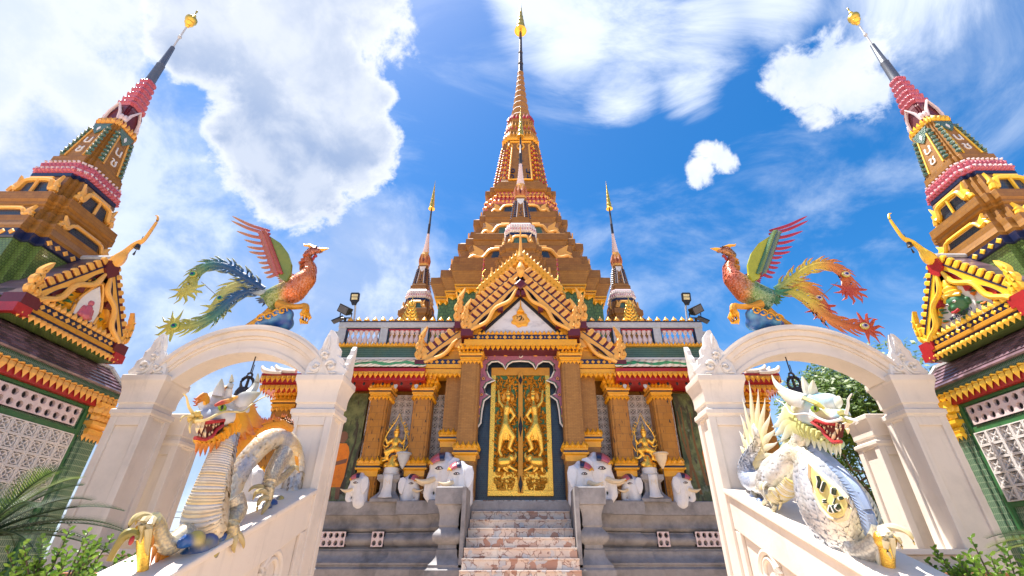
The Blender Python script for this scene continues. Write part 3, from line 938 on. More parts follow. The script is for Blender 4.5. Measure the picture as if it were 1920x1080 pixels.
    bo = bl.build('baluster', 'pinkwhite', None, smooth=True); bm_ = bo.data; bpy.data.objects.remove(bo)
    for x0_, x1_, n in ((4.72, 3.86, 6), (3.58, 2.76, 6), (2.46, 1.8, 5)):
        for k in range(n):
            place(bm_, 'baluster', pao, (sx * (x0_ + (x1_ - x0_) * (k + .5) / n), 11.32, 6.46))
    bud = MB(); bud.lathe([(.05, 0), (.075, .03), (.085, .06), (.06, .1), (.02, .15), (.002, .19)], 8)
    bo = bud.build('lotus_bud', 'gold', None, smooth=True); bm_ = bo.data; bpy.data.objects.remove(bo)
    for k in range(14):
        place(bm_, 'lotus_bud', pao, (sx * (4.72 - .228 * k), 11.30, 7.165))
    # taller openwork flame on the rail
    fl = MB(); xf = sx * 3.08
    for lev in range(6):
        w_ = .22 * (1 - lev / 6.5); z_ = 7.166 + .10 * lev
        for q in (-1, 1):
            fl.tube([(xf, 11.31, z_), (xf + q * w_ * .7, 11.30, z_ + .03), (xf + q * w_, 11.29, z_ + .12), (xf + q * w_ * .8, 11.29, z_ + .2)], [.05 * (1 - lev / 8), .045 * (1 - lev / 8), .03, .006], 6)
        fl.ball((xf, 11.28, z_ + .05), .06 * (1 - lev / 9), 6, 5)
    fl.tube([(xf, 11.31, 7.65), (xf, 11.31, 8.02)], [.04, .005], 6)
    fl.build('flame_finial', 'leafgold', pao, smooth=True)
    # parapet returns stepping back at the corner
    cs = MB(); cs.box(min(sx * 5.0, sx * 5.22), max(sx * 5.0, sx * 5.22), 11.55, 11.95, 5.9, 7.02); cs.box(min(sx * 5.27, sx * 5.5), max(sx * 5.27, sx * 5.5), 11.9, 14, 5.9, 6.9)
    cs.build('parapet_return', 'greyp', hall, bevel=.006)
tf = MB(); tf.box(-4.95, 4.95, 11.6, 20.4, 6.09, 6.40); tf.build('roof_terrace', 'greyp', hall)

# ------------------------------------------------------------------ portico: door wall, lobed arch, door
pw = MB(); pw.box(-1.12, 1.12, 11.16, 11.34, 2.6, 6.05); pwo = pw.build('portal_wall', 'navyt', hall)
Td = TF(1, 11.0)
def mir(l): return l + [(-u, w) for u, w in l[::-1]]
half = []
def P2(px, py, D): 
    p = at(px, py, D); return (p.x, p.z)
lob = [(892, 806.5), (901.5, 794), (904, 770), (908, 752), (920, 743), (911, 739), (908, 729), (913, 720), (928, 714), (918, 708), (913, 697), (915, 686), (922, 679.5), (934, 678.5), (943, 684), (948, 693), (953, 684), (961, 679), (976, 678)]
lobw = [P2(x, y, 10.98) for x, y in lob]
outer = [(0, 6.06), (-1.1, 6.06), (-1.0, lobw[0][1])]
ar = MB()
mid = lobw[1:]
# panel between lobed edge and outer frame, built as strips so the edge stays crisp
for sgn in (-1, 1):
    T = TF(-sgn, 11.0)
    pts = [(-0.005 if i == 0 else u, w) for i, (u, w) in enumerate([(0, 6.06)])]
    poly = [(0.0, 6.06)] + [(-u * 1, w) for u, w in [(-1.1, 6.06), (-1.1, lobw[0][1])]] + [(-u, w) for u, w in lobw[1:]]
    poly[-1] = (0.0, poly[-1][1])
    ar.prism(poly, T, 0, .05)
aro = ar.build('lobed_arch', 'purple', hall)
rim = MB(); rim2 = MB()
for sgn in (-1, 1):
    pts = [Vector((sgn * -u, 10.945, w)) for u, w in lobw]
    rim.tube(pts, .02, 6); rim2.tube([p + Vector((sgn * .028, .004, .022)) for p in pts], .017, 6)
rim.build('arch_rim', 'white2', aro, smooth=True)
rim2.build('arch_green_line', 'greend', aro, smooth=True)  # dark green line running beside the white rim
def star(mb, u, w, r, T, t, k=5, q=.45):
    mb.prism([(u + (r if i % 2 == 0 else r * q) * math.sin(PI * i / k), w + (r if i % 2 == 0 else r * q) * math.cos(PI * i / k)) for i in range(2 * k)], T, t, t + .01)
stw, stn, stc = MB(), MB(), MB()
for (px_, py_, r_) in ((911, 671, .085), (906.5, 710, .085), (903, 740, .07)):
    u, w = P2(px_, py_, 10.95)
    for q in (-1, 1):
        T = TF(-q, 10.95)
        star(stn, -u, w, r_, T, 0); star(stw, -u, w, r_ * .72, T, .004)
        stc.prism([(-u + .02 * math.cos(a), w + .02 * math.sin(a)) for a in [2 * PI * k / 8 for k in range(8)]], T, .01, .018)
for py_ in (763, 780):
    u, w = P2(898.5, py_, 10.95)
    for q in (-1, 1):
        stw.prism([(-u + .03 * math.cos(a), w + .03 * math.sin(a)) for a in [2 * PI * k / 10 for k in range(10)]], TF(-q, 10.95), 0, .006)
stn.build('star_ground', 'navy', aro); stw.build('star', 'cream', aro); stc.build('star_centre', 'red', aro)
for q in (-1, 1):      # a gilded sea beast on each side of the centre, grey wave behind
    T = lambda u, w, t, q=q: Vector((q * u, 10.95 - t, w))
    bs_ = MB(); c0_ = P2(940, 664, 10.95)
    cx, cz = -c0_[0], c0_[1]
    P = spline([(cx + .17, cz - .06, .02), (cx + .15, cz + .02, .045), (cx + .06, cz + .06, .055), (cx - .04, cz + .03, .055), (cx - .1, cz - .02, .05), (cx - .16, cz - .05, .015)], 4)
    bs_.tube([(q * p[0], 10.94, p[1]) for p in P], [p[2] for p in P], 8)
    bs_.build('gilded_sea_beast', 'gold', aro, smooth=True)
    gw = MB(); P = spline([(cx - .12, cz + .05, .03), (cx - .2, cz + .02, .04), (cx - .3, cz - .01, .035), (cx - .36, cz + .03, .01)], 4)
    gw.tube([(q * p[0], 10.945, p[1]) for p in P], [p[2] for p in P], 8); gw.build('grey_wave', 'steel', aro, smooth=True)
sw = MB(); cz = P2(976, 667, 10.95)[1]
sw.tube([(.065 * math.cos(a) * (.4 + .6 * k / 16), 10.94, cz + .05 * math.sin(a)) for k, a in enumerate([PI * 1.9 * i / 16 + 2.2 for i in range(17)])], .014, 6)
sw.tube([(-.02, 10.94, cz + .05), (.02, 10.94, cz + .09), (0, 10.94, cz + .16)], [.014, .012, .005], 6)
sw.build('white_swirl', 'white2', aro, smooth=True)

door = thing('double_door', (0, 11.1, 2.7), 'gilded double door carved with two dancing figures standing on elephants', 'door')
fr = MB()
fr.box(-.74, .74, 11.05, 11.16, 2.74, 2.86); fr.box(-.74, -.62, 11.06, 11.16, 2.86, 5.62); fr.box(.62, .74, 11.06, 11.16, 2.86, 5.62)
fr.build('door_frame', 'leafgold', door, bevel=.008)
tp = MB(); tp.box(-.74, .74, 11.05, 11.159, 5.55, 5.75); tp.build('door_head', 'goldd', door)
pst = MB(); pst.box(-.055, .055, 11.0, 11.13, 2.80, 5.6); psto = pst.build('meeting_post', 'goldd', door, bevel=.01)
orn = MB()
for zc, h_ in ((2.98, .36), (4.25, .5), (5.4, .25)):
    orn.prism([(0, zc + h_ / 2), (-.05, zc), (0, zc - h_ / 2), (.05, zc)], TF(1, 11.0), 0, .012, crown=.01)
orn.build('post_ornament', 'black', psto)
for q in (-1, 1):
    lf = MB(); a, b_ = sorted((q * .055, q * .62)); lf.box(a, b_, 11.10, 11.15, 2.86, 5.55)
    lfo = lf.build('door_leaf', 'green', door)
    bd = MB(); bd.box(a, b_, 11.07, 11.101, 2.86, 3.25); bdo = bd.build('wave_relief_panel', 'leafgold', lfo)
    sc_ = MB()
    rr = random.Random(3)
    for k in range(46):      # curling waves and rocks at the foot
        cx, cz = rr.uniform(.09, .58), rr.uniform(2.9, 3.26); r0 = rr.uniform(.03, .06); ph = rr.uniform(0, 6)
        sc_.tube([(q * (cx + r0 * math.cos(ph + i * .7)), 11.065 - .012 * (k % 3), cz + r0 * math.sin(ph + i * .7)) for i in range(7)], [.012, .016, .018, .018, .016, .012, .005], 5)
    for k in range(520):     # leaf scrolls behind the figure
        cx, cz = rr.uniform(.08, .6), rr.uniform(3.3, 5.5)
        an = rr.uniform(0, 2 * PI); L = rr.uniform(.07, .14)
        dx, dz = math.cos(an) * L, math.sin(an) * L
        sc_.tube([(q * cx, 11.09, cz), (q * (cx + dx * .5 + dz * .15), 11.07, cz + dz * .5 - dx * .15), (q * (cx + dx), 11.085, cz + dz)], [.008, .024, .003], 5)
    so_ = sc_.build('leaf_scroll_relief', 'reliefg', lfo, smooth=True); so_['kind'] = 'stuff'
    def c3(u, w, t=.05): return (q * u, 11.10 - t, w)
    # figure: u measured outward from the post
    F = lambda u0, w0, r0, u1, w1, r1, t=.075: (c3(u0, w0, t), r0 * 1.06, c3(u1, w1, t), r1 * 1.06)
    fig = [F(.30, 4.95, .07, .31, 4.99, .065, .09), F(.32, 4.84, .05, .33, 4.70, .09), F(.33, 4.70, .10, .36, 4.50, .075), F(.36, 4.50, .08, .36, 4.32, .10),
           F(.36, 4.30, .11, .46, 4.02, .085), F(.46, 4.02, .085, .50, 3.70, .05), F(.50, 3.70, .05, .44, 3.58, .045),
           F(.36, 4.28, .11, .18, 4.02, .08), F(.18, 4.02, .07, .27, 3.76, .05), F(.27, 3.76, .05, .20, 3.70, .04),
           F(.40, 4.70, .055, .52, 4.86, .045), F(.52, 4.86, .045, .55, 5.14, .03), F(.26, 4.70, .055, .15, 4.52, .045), F(.15, 4.52, .04, .26, 4.36, .035),
           F(.33, 4.25, .09, .34, 3.98, .06, .08)]
    blob(fig, .014, 'dancing_figure', 'leafgold', lfo, smooth=2)
    hl = MB(); hl.prism([(.31 + .15 * math.cos(a), 4.97 + .17 * math.sin(a)) for a in [2 * PI * k / 20 for k in range(20)]], lambda u, w, t: Vector((q * u, 11.1 - t, w)), .015, .03)
    hl.build('halo', 'gold', lfo)
    crn = MB(); crn.lathe([(.07, 0), (.075, .03), (.05, .06), (.055, .08), (.03, .13), (.006, .26)], 8, c3(.31, 5.02, .09)); crn.build('crown', 'leafgold', lfo, smooth=True)
    el = [F(.44, 3.45, .13, .30, 3.46, .11), F(.22, 3.55, .085, .20, 3.53, .08), F(.16, 3.50, .05, .10, 3.58, .03), F(.10, 3.58, .03, .12, 3.66, .02),
          F(.48, 3.40, .06, .50, 3.26, .04), F(.30, 3.38, .055, .16, 3.30, .04), F(.16, 3.30, .04, .09, 3.27, .03), F(.42, 3.36, .05, .30, 3.25, .035), F(.25, 3.5, .06, .28, 3.42, .05)]
    blob(el, .014, 'carved_elephant', 'leafgold', lfo, smooth=2)

# lintel
li = MB(); li.box(-1.42, 1.42, 10.50, 11.3, 6.16, 6.30); li.box(-1.36, 1.36, 10.56, 11.3, 6.30, 6.46)
lio = li.build('lintel', 'gold', hall, bevel=.01)
lb = MB(); lb.box(-1.36, 1.36, 10.545, 10.561, 6.305, 6.44); lb.build('dark_band', 'navy', lio); lb = MB(); lb.box(-1.40, 1.40, 10.53, 11.2, 6.12, 6.16); lb.build('dark_band', 'navy', lio)
dm = MB()
for k in range(24):
    u = -1.3 + 2.6 * k / 23; r_ = .055 if k % 2 == 0 else .03
    dm.prism([(u, 6.372 + r_), (u - r_, 6.372), (u, 6.372 - r_), (u + r_, 6.372)], TF(1, 10.545), 0, .01, crown=.008)
dm.build('diamond_band', 'gold', lio)
tl = MB(); tl.teeth((-1.38, 10.52, 6.13), (1.38, 10.52, 6.13), 22, -.13, (0, -1, 0), .8, .04); tl.teeth((-1.1, 10.55, 6.45), (1.1, 10.55, 6.45), 20, .12, (0, -1, 0), .85, .03)
tl.box(-1.38, 1.38, 10.50, 10.54, 6.13, 6.158)
tl.build('leaf_frieze', 'gold', lio)
rd = MB(); rd.box(-1.38, 1.38, 10.56, 11.2, 6.03, 6.125); rd.build('soffit', 'maroon', lio)
for sx in (-1, 1):
    wl_ = MB(); a, b_ = sorted((sx * 1.3, sx * 2.55)); wl_.box(a, b_, 10.72, 11.3, 5.62, 5.72); wl_.box(a, b_, 10.75, 11.3, 5.48, 5.60); wlo = wl_.build('wing_beam', 'gold', hall)
    wb = MB(); wb.box(a, b_, 10.77, 11.3, 5.60, 5.62); wb.build('dark_band', 'navy', wlo); wb = MB(); wb.box(a, b_, 10.76, 11.3, 5.722, 5.86); wb.build('dark_band', 'navy', wlo)
    wd = MB()
    for k in range(8):
        u = 1.4 + .14 * k; r_ = .05
        wd.prism([(u, 5.79 + r_), (u - r_, 5.79), (u, 5.79 - r_), (u + r_, 5.79)], TF(sx, 10.76), 0, .01, crown=.008)
    wd.teeth((a, 10.74, 5.50), (b_, 10.74, 5.50), 10, -.14, (0, -1, 0), .85, .03)
    wd.build('diamond_band', 'gold', wlo)
    wf = MB(); wf.box(a, b_, 10.85, 11.35, 5.861, 6.25); wf.build('wing_field', 'goldd', wlo)

# ------------------------------------------------------------------ gables
FLAME = [(-.06, 0), (-.20, .10), (-.25, .24), (-.17, .36), (-.25, .46), (-.23, .60), (-.14, .72), (-.17, .84), (-.10, 1.0), (.03, 1.18), (.11, 1.26), (.06, 1.08), (.04, .94), (-.01, .84), (.05, .74), (.02, .62), (.11, .54), (.07, .42), (.18, .34), (.15, .2), (.27, .1), (.24, 0)]
FLAME = spline(FLAME, 2)
def flame(parent, T, u, w, s, mat, edge, t0, t1, flip=1, squash=1.0, name='flame_finial'):
    o = MB(); o.prism([(u - flip * a * s * squash, w + b_ * s * .9) for a, b_ in FLAME], T, t0, t1 - .02, crown=.03 * s)
    oo = o.build(name, mat, parent)
    g2 = MB()
    for k, (a, b_, c_) in enumerate(((-.12, .12, .5), (.04, .08, .42), (-.1, .42, .42))):
        pts = spline([(a, b_), (a - .03, b_ + c_ * .4), (a + .03, b_ + c_ * .75), (a, b_ + c_)], 3)
        n_ = len(pts)
        g2.tube([T(u - flip * p[0] * s * squash, w + p[1] * s, t1 + .015 * s) for p in pts], [.03 * s * (1 - i / n_) + .006 for i in range(n_)], 6)
    g2.build('flame_rib', edge, oo, smooth=True)
    return oo
def bargeboard(parent, T, apex, foot, band, nfin, fin_h, fs, mat, th=.10, waves=2, wave_amp=.10, flame_flip=1, purl=3):
    """sloping serpent board: dark backing, fins above, wavy serpent body below, flame at the foot"""
    u0, w0 = apex; u1, w1 = foot
    L = math.hypot(u1 - u0, w1 - w0); e = ((u1 - u0) / L, (w1 - w0) / L); n = (-e[1], e[0])
    q = lambda s_, o_: (u0 + e[0] * s_ + n[0] * o_, w0 + e[1] * s_ + n[1] * o_)
    bd = MB()
    K = 26
    top = [q(L * k / K, 0) for k in range(K + 1)]
    bot = [q(L * k / K, -band * (.80 + .20 * math.cos(k / K * waves * 2 * PI))) for k in range(K + 1)]
    bd.prism(top + bot[::-1], T, 0, th, crown=0)
    bo = bd.build('bargeboard', mat, parent)
    ln = MB(); ln.prism([q(0, 0), q(L, 0), q(L, .022), q(0, .022)], T, -.01, th + .012); 
    K2 = 26
    for k in range(K2):
        a = bot[k]; b_ = bot[k + 1]
        ln.prism([a, b_, (b_[0], b_[1] - .016), (a[0], a[1] - .016)], T, -.01, th + .01)
    ln.build('dark_line', 'navy', bo)
    bk = MB(); bk.prism([q(fin_h * .4, .022), q(L * .93, .022), q(L * .93, fin_h * .9), q(fin_h * .9, fin_h * .9)], T, 0, th * .55); bk.build('fin_backing', 'maroon', bo)
    sp = (L * .93 - fin_h * .5) / nfin
    fo = MB()
    for k in range(nfin):
        s0 = fin_h * .45 + sp * k; w_ = sp * .58
        f = MB()
        f.prism([q(s0, .024), q(s0 + w_, .024), q(s0 + w_ * 1.12, fin_h * .6), q(s0 + w_ * 1.05, fin_h * .92), q(s0 + w_ * .8, fin_h * 1.04), q(s0 + w_ * .3, fin_h * 1.04), q(s0 + w_ * .05, fin_h * .85)], T, 0, th * .9, crown=.006)
        f.build('fin', mat, bo)
    # serpent body: sinuous roll hanging under the board
    pts = []
    for k in range(31):
        f = k / 30
        o_ = -band * .72 - wave_amp * (1 - math.cos(f * waves * 2 * PI)) * .5 - wave_amp * .25
        pts.append(T(*q(L * (.12 + .86 * f), o_), th + .02))
    sr = MB(); sr.tube(pts, [.02 + (.015 + band * .12) * min(1, k / 5) for k in range(31)], 8)
    sr.build('serpent_roll', mat, bo, smooth=True)
    for k in range(purl):
        s_ = L * (k + .55) / (purl + .1)
        c = q(s_, -band - wave_amp * .7); r_ = .05 + band * .12
        pm_ = MB(); pm_.prism([(c[0] - r_, c[1] - r_), (c[0] + r_, c[1] - r_), (c[0] + r_, c[1] + r_), (c[0] - r_, c[1] + r_)], T, -.3, th + .02); pm_.build('purlin_end', 'maroon' if mat != 'yellow' else 'red', bo)
    if fs:
        flame(bo, T, u1, w1 - .02, fs, mat, mat, -.02, th + .02, flame_flip, .82)
        ft = MB(); c = (u1 - .02, w1 - .12); ft.prism([(c[0] - .15, c[1] - .1), (c[0] + .15, c[1] - .1), (c[0] + .15, c[1] + .09), (c[0] - .15, c[1] + .09)], T, -.25, th + .05); ft.build('corner_block', 'maroon' if mat != 'yellow' else 'red', bo)
    return bo

ty = MB(); ty.prism([(-1.02, 6.47), (1.02, 6.47), (0, 7.56)], TF(1, 10.68), 0, .06); tyo = ty.build('pediment_field', 'wmarble', hall)
tb = MB()
for q in (-1, 1):
    tb.prism([(0, 7.50), (0, 7.62), (1.12, 6.46), (1.0, 6.46)], TF(q, 10.62), 0, .04)
tb.build('field_border', 'black', tyo)
# emblem: gilt frame with spire, pale disc with dark flourish
em = MB(); cz = P2(976, 598, 10.6)[1]
ol = []
for k in range(40):
    a = 2 * PI * k / 40
    r_ = .225 + .02 * math.cos(a * 7)
    ol.append((r_ * math.cos(a) * (1.08 if math.sin(a) < -.1 else .95), cz + r_ * math.sin(a) * .93 - .02))
em.prism(ol, TF(1, 10.62), 0, .02, crown=.015)
em.lathe([(.10, 0), (.11, .03), (.07, .06), (.075, .09), (.04, .13), (.045, .15), (.02, .2), (.006, .40)], 8, (0, 10.60, cz + .18))
emo = em.build('emblem', 'gold', tyo)
ed = MB(); ed.prism([(.145 * math.cos(a), cz + .125 * math.sin(a)) for a in [2 * PI * k / 20 for k in range(20)]], TF(1, 10.585), 0, .012); ed.build('emblem_disc', 'cream', emo)
ek = MB()
ek.tube([(-.045, 10.568, cz - .07), (.0, 10.568, cz - .045), (.035, 10.568, cz + .02), (.02, 10.568, cz + .07), (-.03, 10.568, cz + .06), (-.05, 10.568, cz + .03)], [.012, .016, .02, .018, .014, .01], 6)
ek.tube([(.05, 10.568, cz - .05), (.085, 10.568, cz - .03), (.075, 10.568, cz + .01)], .011, 6)
ek.tube([(-.09, 10.568, cz - .01), (-.08, 10.568, cz + .05), (-.1, 10.568, cz + .07)], .01, 6)
ek.build('emblem_monogram', 'black', emo)
for q in (-1, 1):
    bargeboard(hall, TF(q, 10.52), (0.0, 8.02), (1.37, 6.56), .14, 9, .25, .80, 'cream', waves=2, wave_amp=.11)
    bargeboard(hall, TF(q, 10.74), (0.0, 8.50), (1.58, 6.88), .15, 11, .25, .92, 'cream', waves=2, wave_amp=.10)
    bargeboard(hall, TF(q, 10.86), (1.60, 6.62), (2.52, 5.86), .16, 5, .25, .84, 'cream', waves=1, wave_amp=.12, purl=1)
    vp = MB(); vp.prism([(1.52, 6.2), (1.70, 6.2), (1.70, 6.86), (1.52, 6.86)], TF(q, 10.86), -.03, .085); vp.build('drop_board', 'cream', hall, bevel=.01)
    vb = MB(); vb.prism([(1.36, 6.3), (1.62, 6.3), (1.78, 6.52), (1.78, 6.86), (1.36, 6.86)], TF(q, 10.95), -.3, .06); vb.build('drop_backing', 'maroon', hall)
    sof = MB(); sof.prism([(0, 7.60), (0, 7.80), (1.30, 6.46), (1.12, 6.46)], TF(q, 10.60), -.5, .06); sof.build('gable_soffit', 'goldd', hall)
    rfb = MB(); rfb.prism([(0, 8.42), (0, 8.56), (1.62, 6.92), (1.62, 6.78)], TF(q, 10.8), -1.4, 0); rfb.build('gable_roof', 'tilep', hall)
    # gilt crest of small flames rising behind the upper board
    for k in range(11):
        u = .10 + .098 * k; w = 9.02 - .098 * k * 1.05
        cr = MB(); cr.prism([(u - .07, w - .12), (u - .10, w), (u - .04, w + .10), (u - .06, w + .2), (u + .02, w + .30 - .006 * k), (u + .04, w + .15), (u + .10, w + .08), (u + .07, w - .06), (u + .09, w - .16)], TF(q, 10.9), 0, .05, crown=.02)
        cr.build('crest_flame', 'gold', hall)
    cb = MB(); cb.prism([(0, 8.7), (0, 9.05), (1.25, 7.85), (1.25, 7.55)], TF(q, 10.98), 0, .06); cb.build('crest_board', 'goldd', hall)
    ho = MB(); P = spline([(q * 1.16, 11.1, 7.75, .07), (q * 1.2, 11.1, 8.1, .06), (q * 1.06, 11.1, 8.35, .05), (q * 1.1, 11.1, 8.65, .02), (q * 1.02, 11.1, 8.8, .006)], 4)
    ho.tube([p[:3] for p in P], [p[3] for p in P], 8); ho.build('hook_finial', 'leafgold', hall, smooth=True)
    um = thing('red_processional_umbrella', (q * 1.22, 12.0, 6.4), 'tall thin red tiered umbrella standing on the roof %s of the gable' % ('left' if q < 0 else 'right'), 'umbrella', 'red umbrellas on the temple roof')
    ub = MB(); ub.tube([(q * 1.22, 12.0, 6.4), (q * 1.16, 12.0, 9.9)], .02, 6); ub.build('pole', 'goldd', um)
    uc = MB()
    for k in range(9):
        z_ = 8.2 + .19 * k; x_ = q * (1.22 - .017 * (z_ - 6.4)); r_ = .10 * (1 - k / 10.5)
        uc.lathe([(r_ * .6, .12), (r_, 0), (r_ * .9, -.03)], 8, (x_, 12.0, z_))
    uc.build('tiered_canopy', 'red', um)
ap = MB(); ap.prism([(0, 7.98 - .30), (-.17, 7.98 - .14), (0, 7.98 + .03), (.17, 7.98 - .14)], TF(1, 10.50), 0, .14, crown=.02); ap.build('apex_block', 'maroon', hall)
ch = MB()
P = spline([(0, 10.36, 8.05, .03), (0, 10.30, 8.15, .10), (0, 10.30, 8.30, .115), (0, 10.36, 8.48, .06), (0, 10.42, 8.58, .045), (0, 10.42, 8.70, .10), (0, 10.42, 8.80, .085), (0, 10.40, 9.0, .05), (0, 10.34, 9.35, .03), (0, 10.30, 9.75, .006)], 4)
ch.tube([p[:3] for p in P], [p[3] for p in P], 10)
cho = ch.build('horn_finial', 'cream', hall, smooth=True)

# ------------------------------------------------------------------ stair
stair = thing('staircase', (0, 9.0, 0), 'pink and brown marble steps between grey cheek walls leading to the golden door', 'stairs')
rs = random.Random(11)
ld = MB(); ld.box(-1.03, 1.03, 10.86, 11.16, 2.41, 2.64); ld.build('step', 'marble', stair, bevel=.006)
for k in range(14):
    D = 10.60 - .267 * k; z = 2.40 - .172 * k
    tr = MB(); tr.box(-1.03, 1.03, D - .02, D + .35, z - .028, z)
    so = tr.build('step', 'marble', stair, bevel=.006)
    x = -1.03
    while x < 1.03 - 1e-3:
        w = min(rs.uniform(.38, .62), 1.03 - x)
        if 1.03 - x - w < .15: w = 1.03 - x
        ti = MB(); ti.box(x + .002, x + w - .002, D + rs.uniform(0, .003), D + .3, max(0, z - .172), z - .030)
        ti.build('riser_tile', 'marble', so)
        x += w
for sx in (-1, 1):
    ck = MB()
    prof = [(.16, 0), (.16, 1.36), (.12, 1.40), (.12, 1.44)] + arc(.12, 1.44, .0, 1.66, -.04) + [(.0, 1.68), (-.02, 1.70), (-.02, 1.76)] + arc(-.0, 1.76, -.0, 2.02, .09, 8) + [(-.02, 2.05), (.0, 2.08)] + arc(.0, 2.08, .05, 2.42, -.03) + [(.09, 2.44), (.09, 2.73), (.07, 2.75)]
    ck.sq(prof, sx * 1.36, 10.20, .19, .52)
    cko = ck.build('cheek_wall', 'cement', stair, smooth=True)
    pl = MB(); a, b_ = sorted((sx * 1.045, sx * 1.12)); pl.box(a, b_, 9.56, 10.78, 0, 2.742)
    pl.build('cheek_lining', 'cement', cko)

# ------------------------------------------------------------------ main tower
tower = thing('main_tower', (0, 16, 6.4), 'tall stepped golden central tower with long ringed needle spire', 'tower')
TC = (0, 16, 0)
def trd(name, mat, prof, par=tower, c=TC, sm=False):
    mb = MB(); mb.redent(prof, c); return mb.build(name, mat, par, smooth=sm)
def rteeth(mb, r, z, h, n, c=TC, th=.05, w=.95, up=(0, 0, 1)):
    """leaves round a redented square"""
    segs = [(-.73, -1, .73, -1, 0, -1), (.73, -.86, .86, -.86, 0, -1), (.86, -.73, 1, -.73, 0, -1), (-.86, -.86, -.73, -.86, 0, -1), (-1, -.73, -.86, -.73, 0, -1)]
    for k in range(4):
        for x0, y0, x1, y1, nx, ny in segs:
            p, q, nn = (x0, y0), (x1, y1), (nx, ny)
            for _ in range(k):
                p, q, nn = (-p[1], p[0]), (-q[1], q[0]), (-nn[1], nn[0])
            m_ = max(1, round(n * math.hypot(x1 - x0, y1 - y0) / 1.46))
            mb.teeth((c[0] + r * p[0], c[1] + r * p[1], c[2] + z), (c[0] + r * q[0], c[1] + r * q[1], c[2] + z), m_, h, (nn[0], nn[1], 0), w, th, (up[0] + nn[0] * .0, nn[1] * .0, 1))
body = trd('green_body', 'greenr', [(2.86, 6.3), (2.86, 9.30)])
cn = trd('cornice', 'towerb', [(2.95, 9.46), (3.0, 9.56), (3.16, 9.86), (3.18, 9.88), (3.18, 10.14), (3.10, 10.16)])
gb_ = trd('cornice_band', 'gold', [(2.90, 9.28), (2.98, 9.30), (2.98, 9.37), (2.92, 9.375)]); trd('cornice_band', 'gold', [(2.92, 9.40), (3.02, 9.405), (3.02, 9.455), (2.92, 9.46)])
trd('dark_band', 'navy', [(2.9, 9.372), (2.96, 9.375), (2.96, 9.40), (2.9, 9.405)])
tt = MB(); rteeth(tt, 2.90, 9.30, -.17, 16); tt.build('leaf_frieze', 'gold', tower)
trd('step_course', 'towerb', [(2.98, 10.16), (2.98, 10.24), (2.90, 10.26), (2.90, 10.60), (2.82, 10.62)])
def antefix(r, z0, z1, par, c=TC, mat='cream', win='navyt', k=.73, double=False):
    """gilt scroll frame round a dark window on each face, curled ends at the corners"""
    h = z1 - z0
    for a in range(4):
        def W(u, o, z):
            x, y = u, -r - o
            for _ in range(a): x, y = -y, x
            return (c[0] + x, c[1] + y, c[2] + z)
        hw = k * r
        fr = MB()
        pts = [(-hw * .98, z0 + .06 * h), (-hw * .90, z0 + .30 * h), (-hw * .72, z0 + .20 * h), (-hw * .62, z0 + .55 * h), (-hw * .50, z0 + .72 * h), (0, z0 + .76 * h), (hw * .50, z0 + .72 * h), (hw * .62, z0 + .55 * h), (hw * .72, z0 + .20 * h), (hw * .90, z0 + .30 * h), (hw * .98, z0 + .06 * h)]
        sp_ = spline(pts, 3)
        fr.tube([W(u, .04, z) for u, z in sp_], .085 * h + .012, 6)
        fr.tube([W(-hw * .5, .03, z0 + .90 * h), W(hw * .5, .03, z0 + .90 * h)], .05 * h, 6)
        for q in (-1, 1):
            fr.prism([(q * hw * .78, z0), (q * hw * .98, z0 + .45 * h), (q * hw * .88, z0 + .62 * h), (q * hw * .92, z0 + 1.0 * h), (q * hw * .72, z0 + .66 * h), (q * hw * .66, z0 + .3 * h)], lambda u, w, t: Vector(W(u, t, w)), 0, .05, crown=.01)
        if double: fr.tube([W(0, .05, z0), W(0, .05, z0 + .75 * h)], .07 * h, 6)
        f_ = fr.build('scroll_frame', mat, par, smooth=True)
        wn_ = MB(); wn_.prism([(-hw * .58, z0 + .04 * h), (hw * .58, z0 + .04 * h), (hw * .52, z0 + .62 * h), (-hw * .52, z0 + .62 * h)], lambda u, w, t: Vector(W(u, t, w)), .002, .012)
        wn_.build('window_tile', win, f_)
trd('tier', 'towerb', [(2.60, 10.62), (2.52, 11.40), (2.26, 11.42), (2.26, 11.50), (2.38, 11.72), (2.42, 11.75), (2.42, 12.04), (2.36, 12.08), (2.30, 12.14), (2.20, 12.16)])
antefix(2.58, 10.66, 11.36, tower)
trd('tier', 'towerb', [(2.08, 12.16), (2.0, 12.86), (1.82, 12.88), (1.82, 12.96), (1.90, 13.2), (1.93, 13.23), (1.93, 13.52), (1.88, 13.56), (1.78, 13.64), (1.70, 13.66)])
antefix(2.06, 12.2, 12.86, tower, win='greend')
trd('tier', 'towerb', [(1.64, 13.66), (1.58, 14.22), (1.50, 14.24), (1.50, 14.28)])
antefix(1.63, 13.68, 14.2, tower)
trd('lotus_core', 'rose', [(1.50, 14.28), (1.58, 14.36), (1.58, 14.42), (1.52, 14.46), (1.46, 14.6), (1.52, 14.68), (1.5, 14.74), (1.42, 14.8), (1.40, 15.06)])
lt = MB(); rteeth(lt, 1.50, 14.34, .30, 12, th=.09, w=1.0); rteeth(lt, 1.46, 14.62, .30, 12, th=.08, w=1.0); lt.build('lotus_petals', 'red', tower)
lt = MB(); rteeth(lt, 1.57, 14.44, -.14, 14, th=.04); rteeth(lt, 1.53, 14.73, -.12, 14, th=.04); rteeth(lt, 1.42, 14.86, .20, 12, th=.04, w=.8); lt.build('lotus_trim', 'cream', tower)
trd('slab', 'towerb', [(1.44, 15.06), (1.54, 15.12), (1.54, 15.36), (1.44, 15.44), (1.34, 15.46), (1.34, 15.72), (1.28, 15.78)])
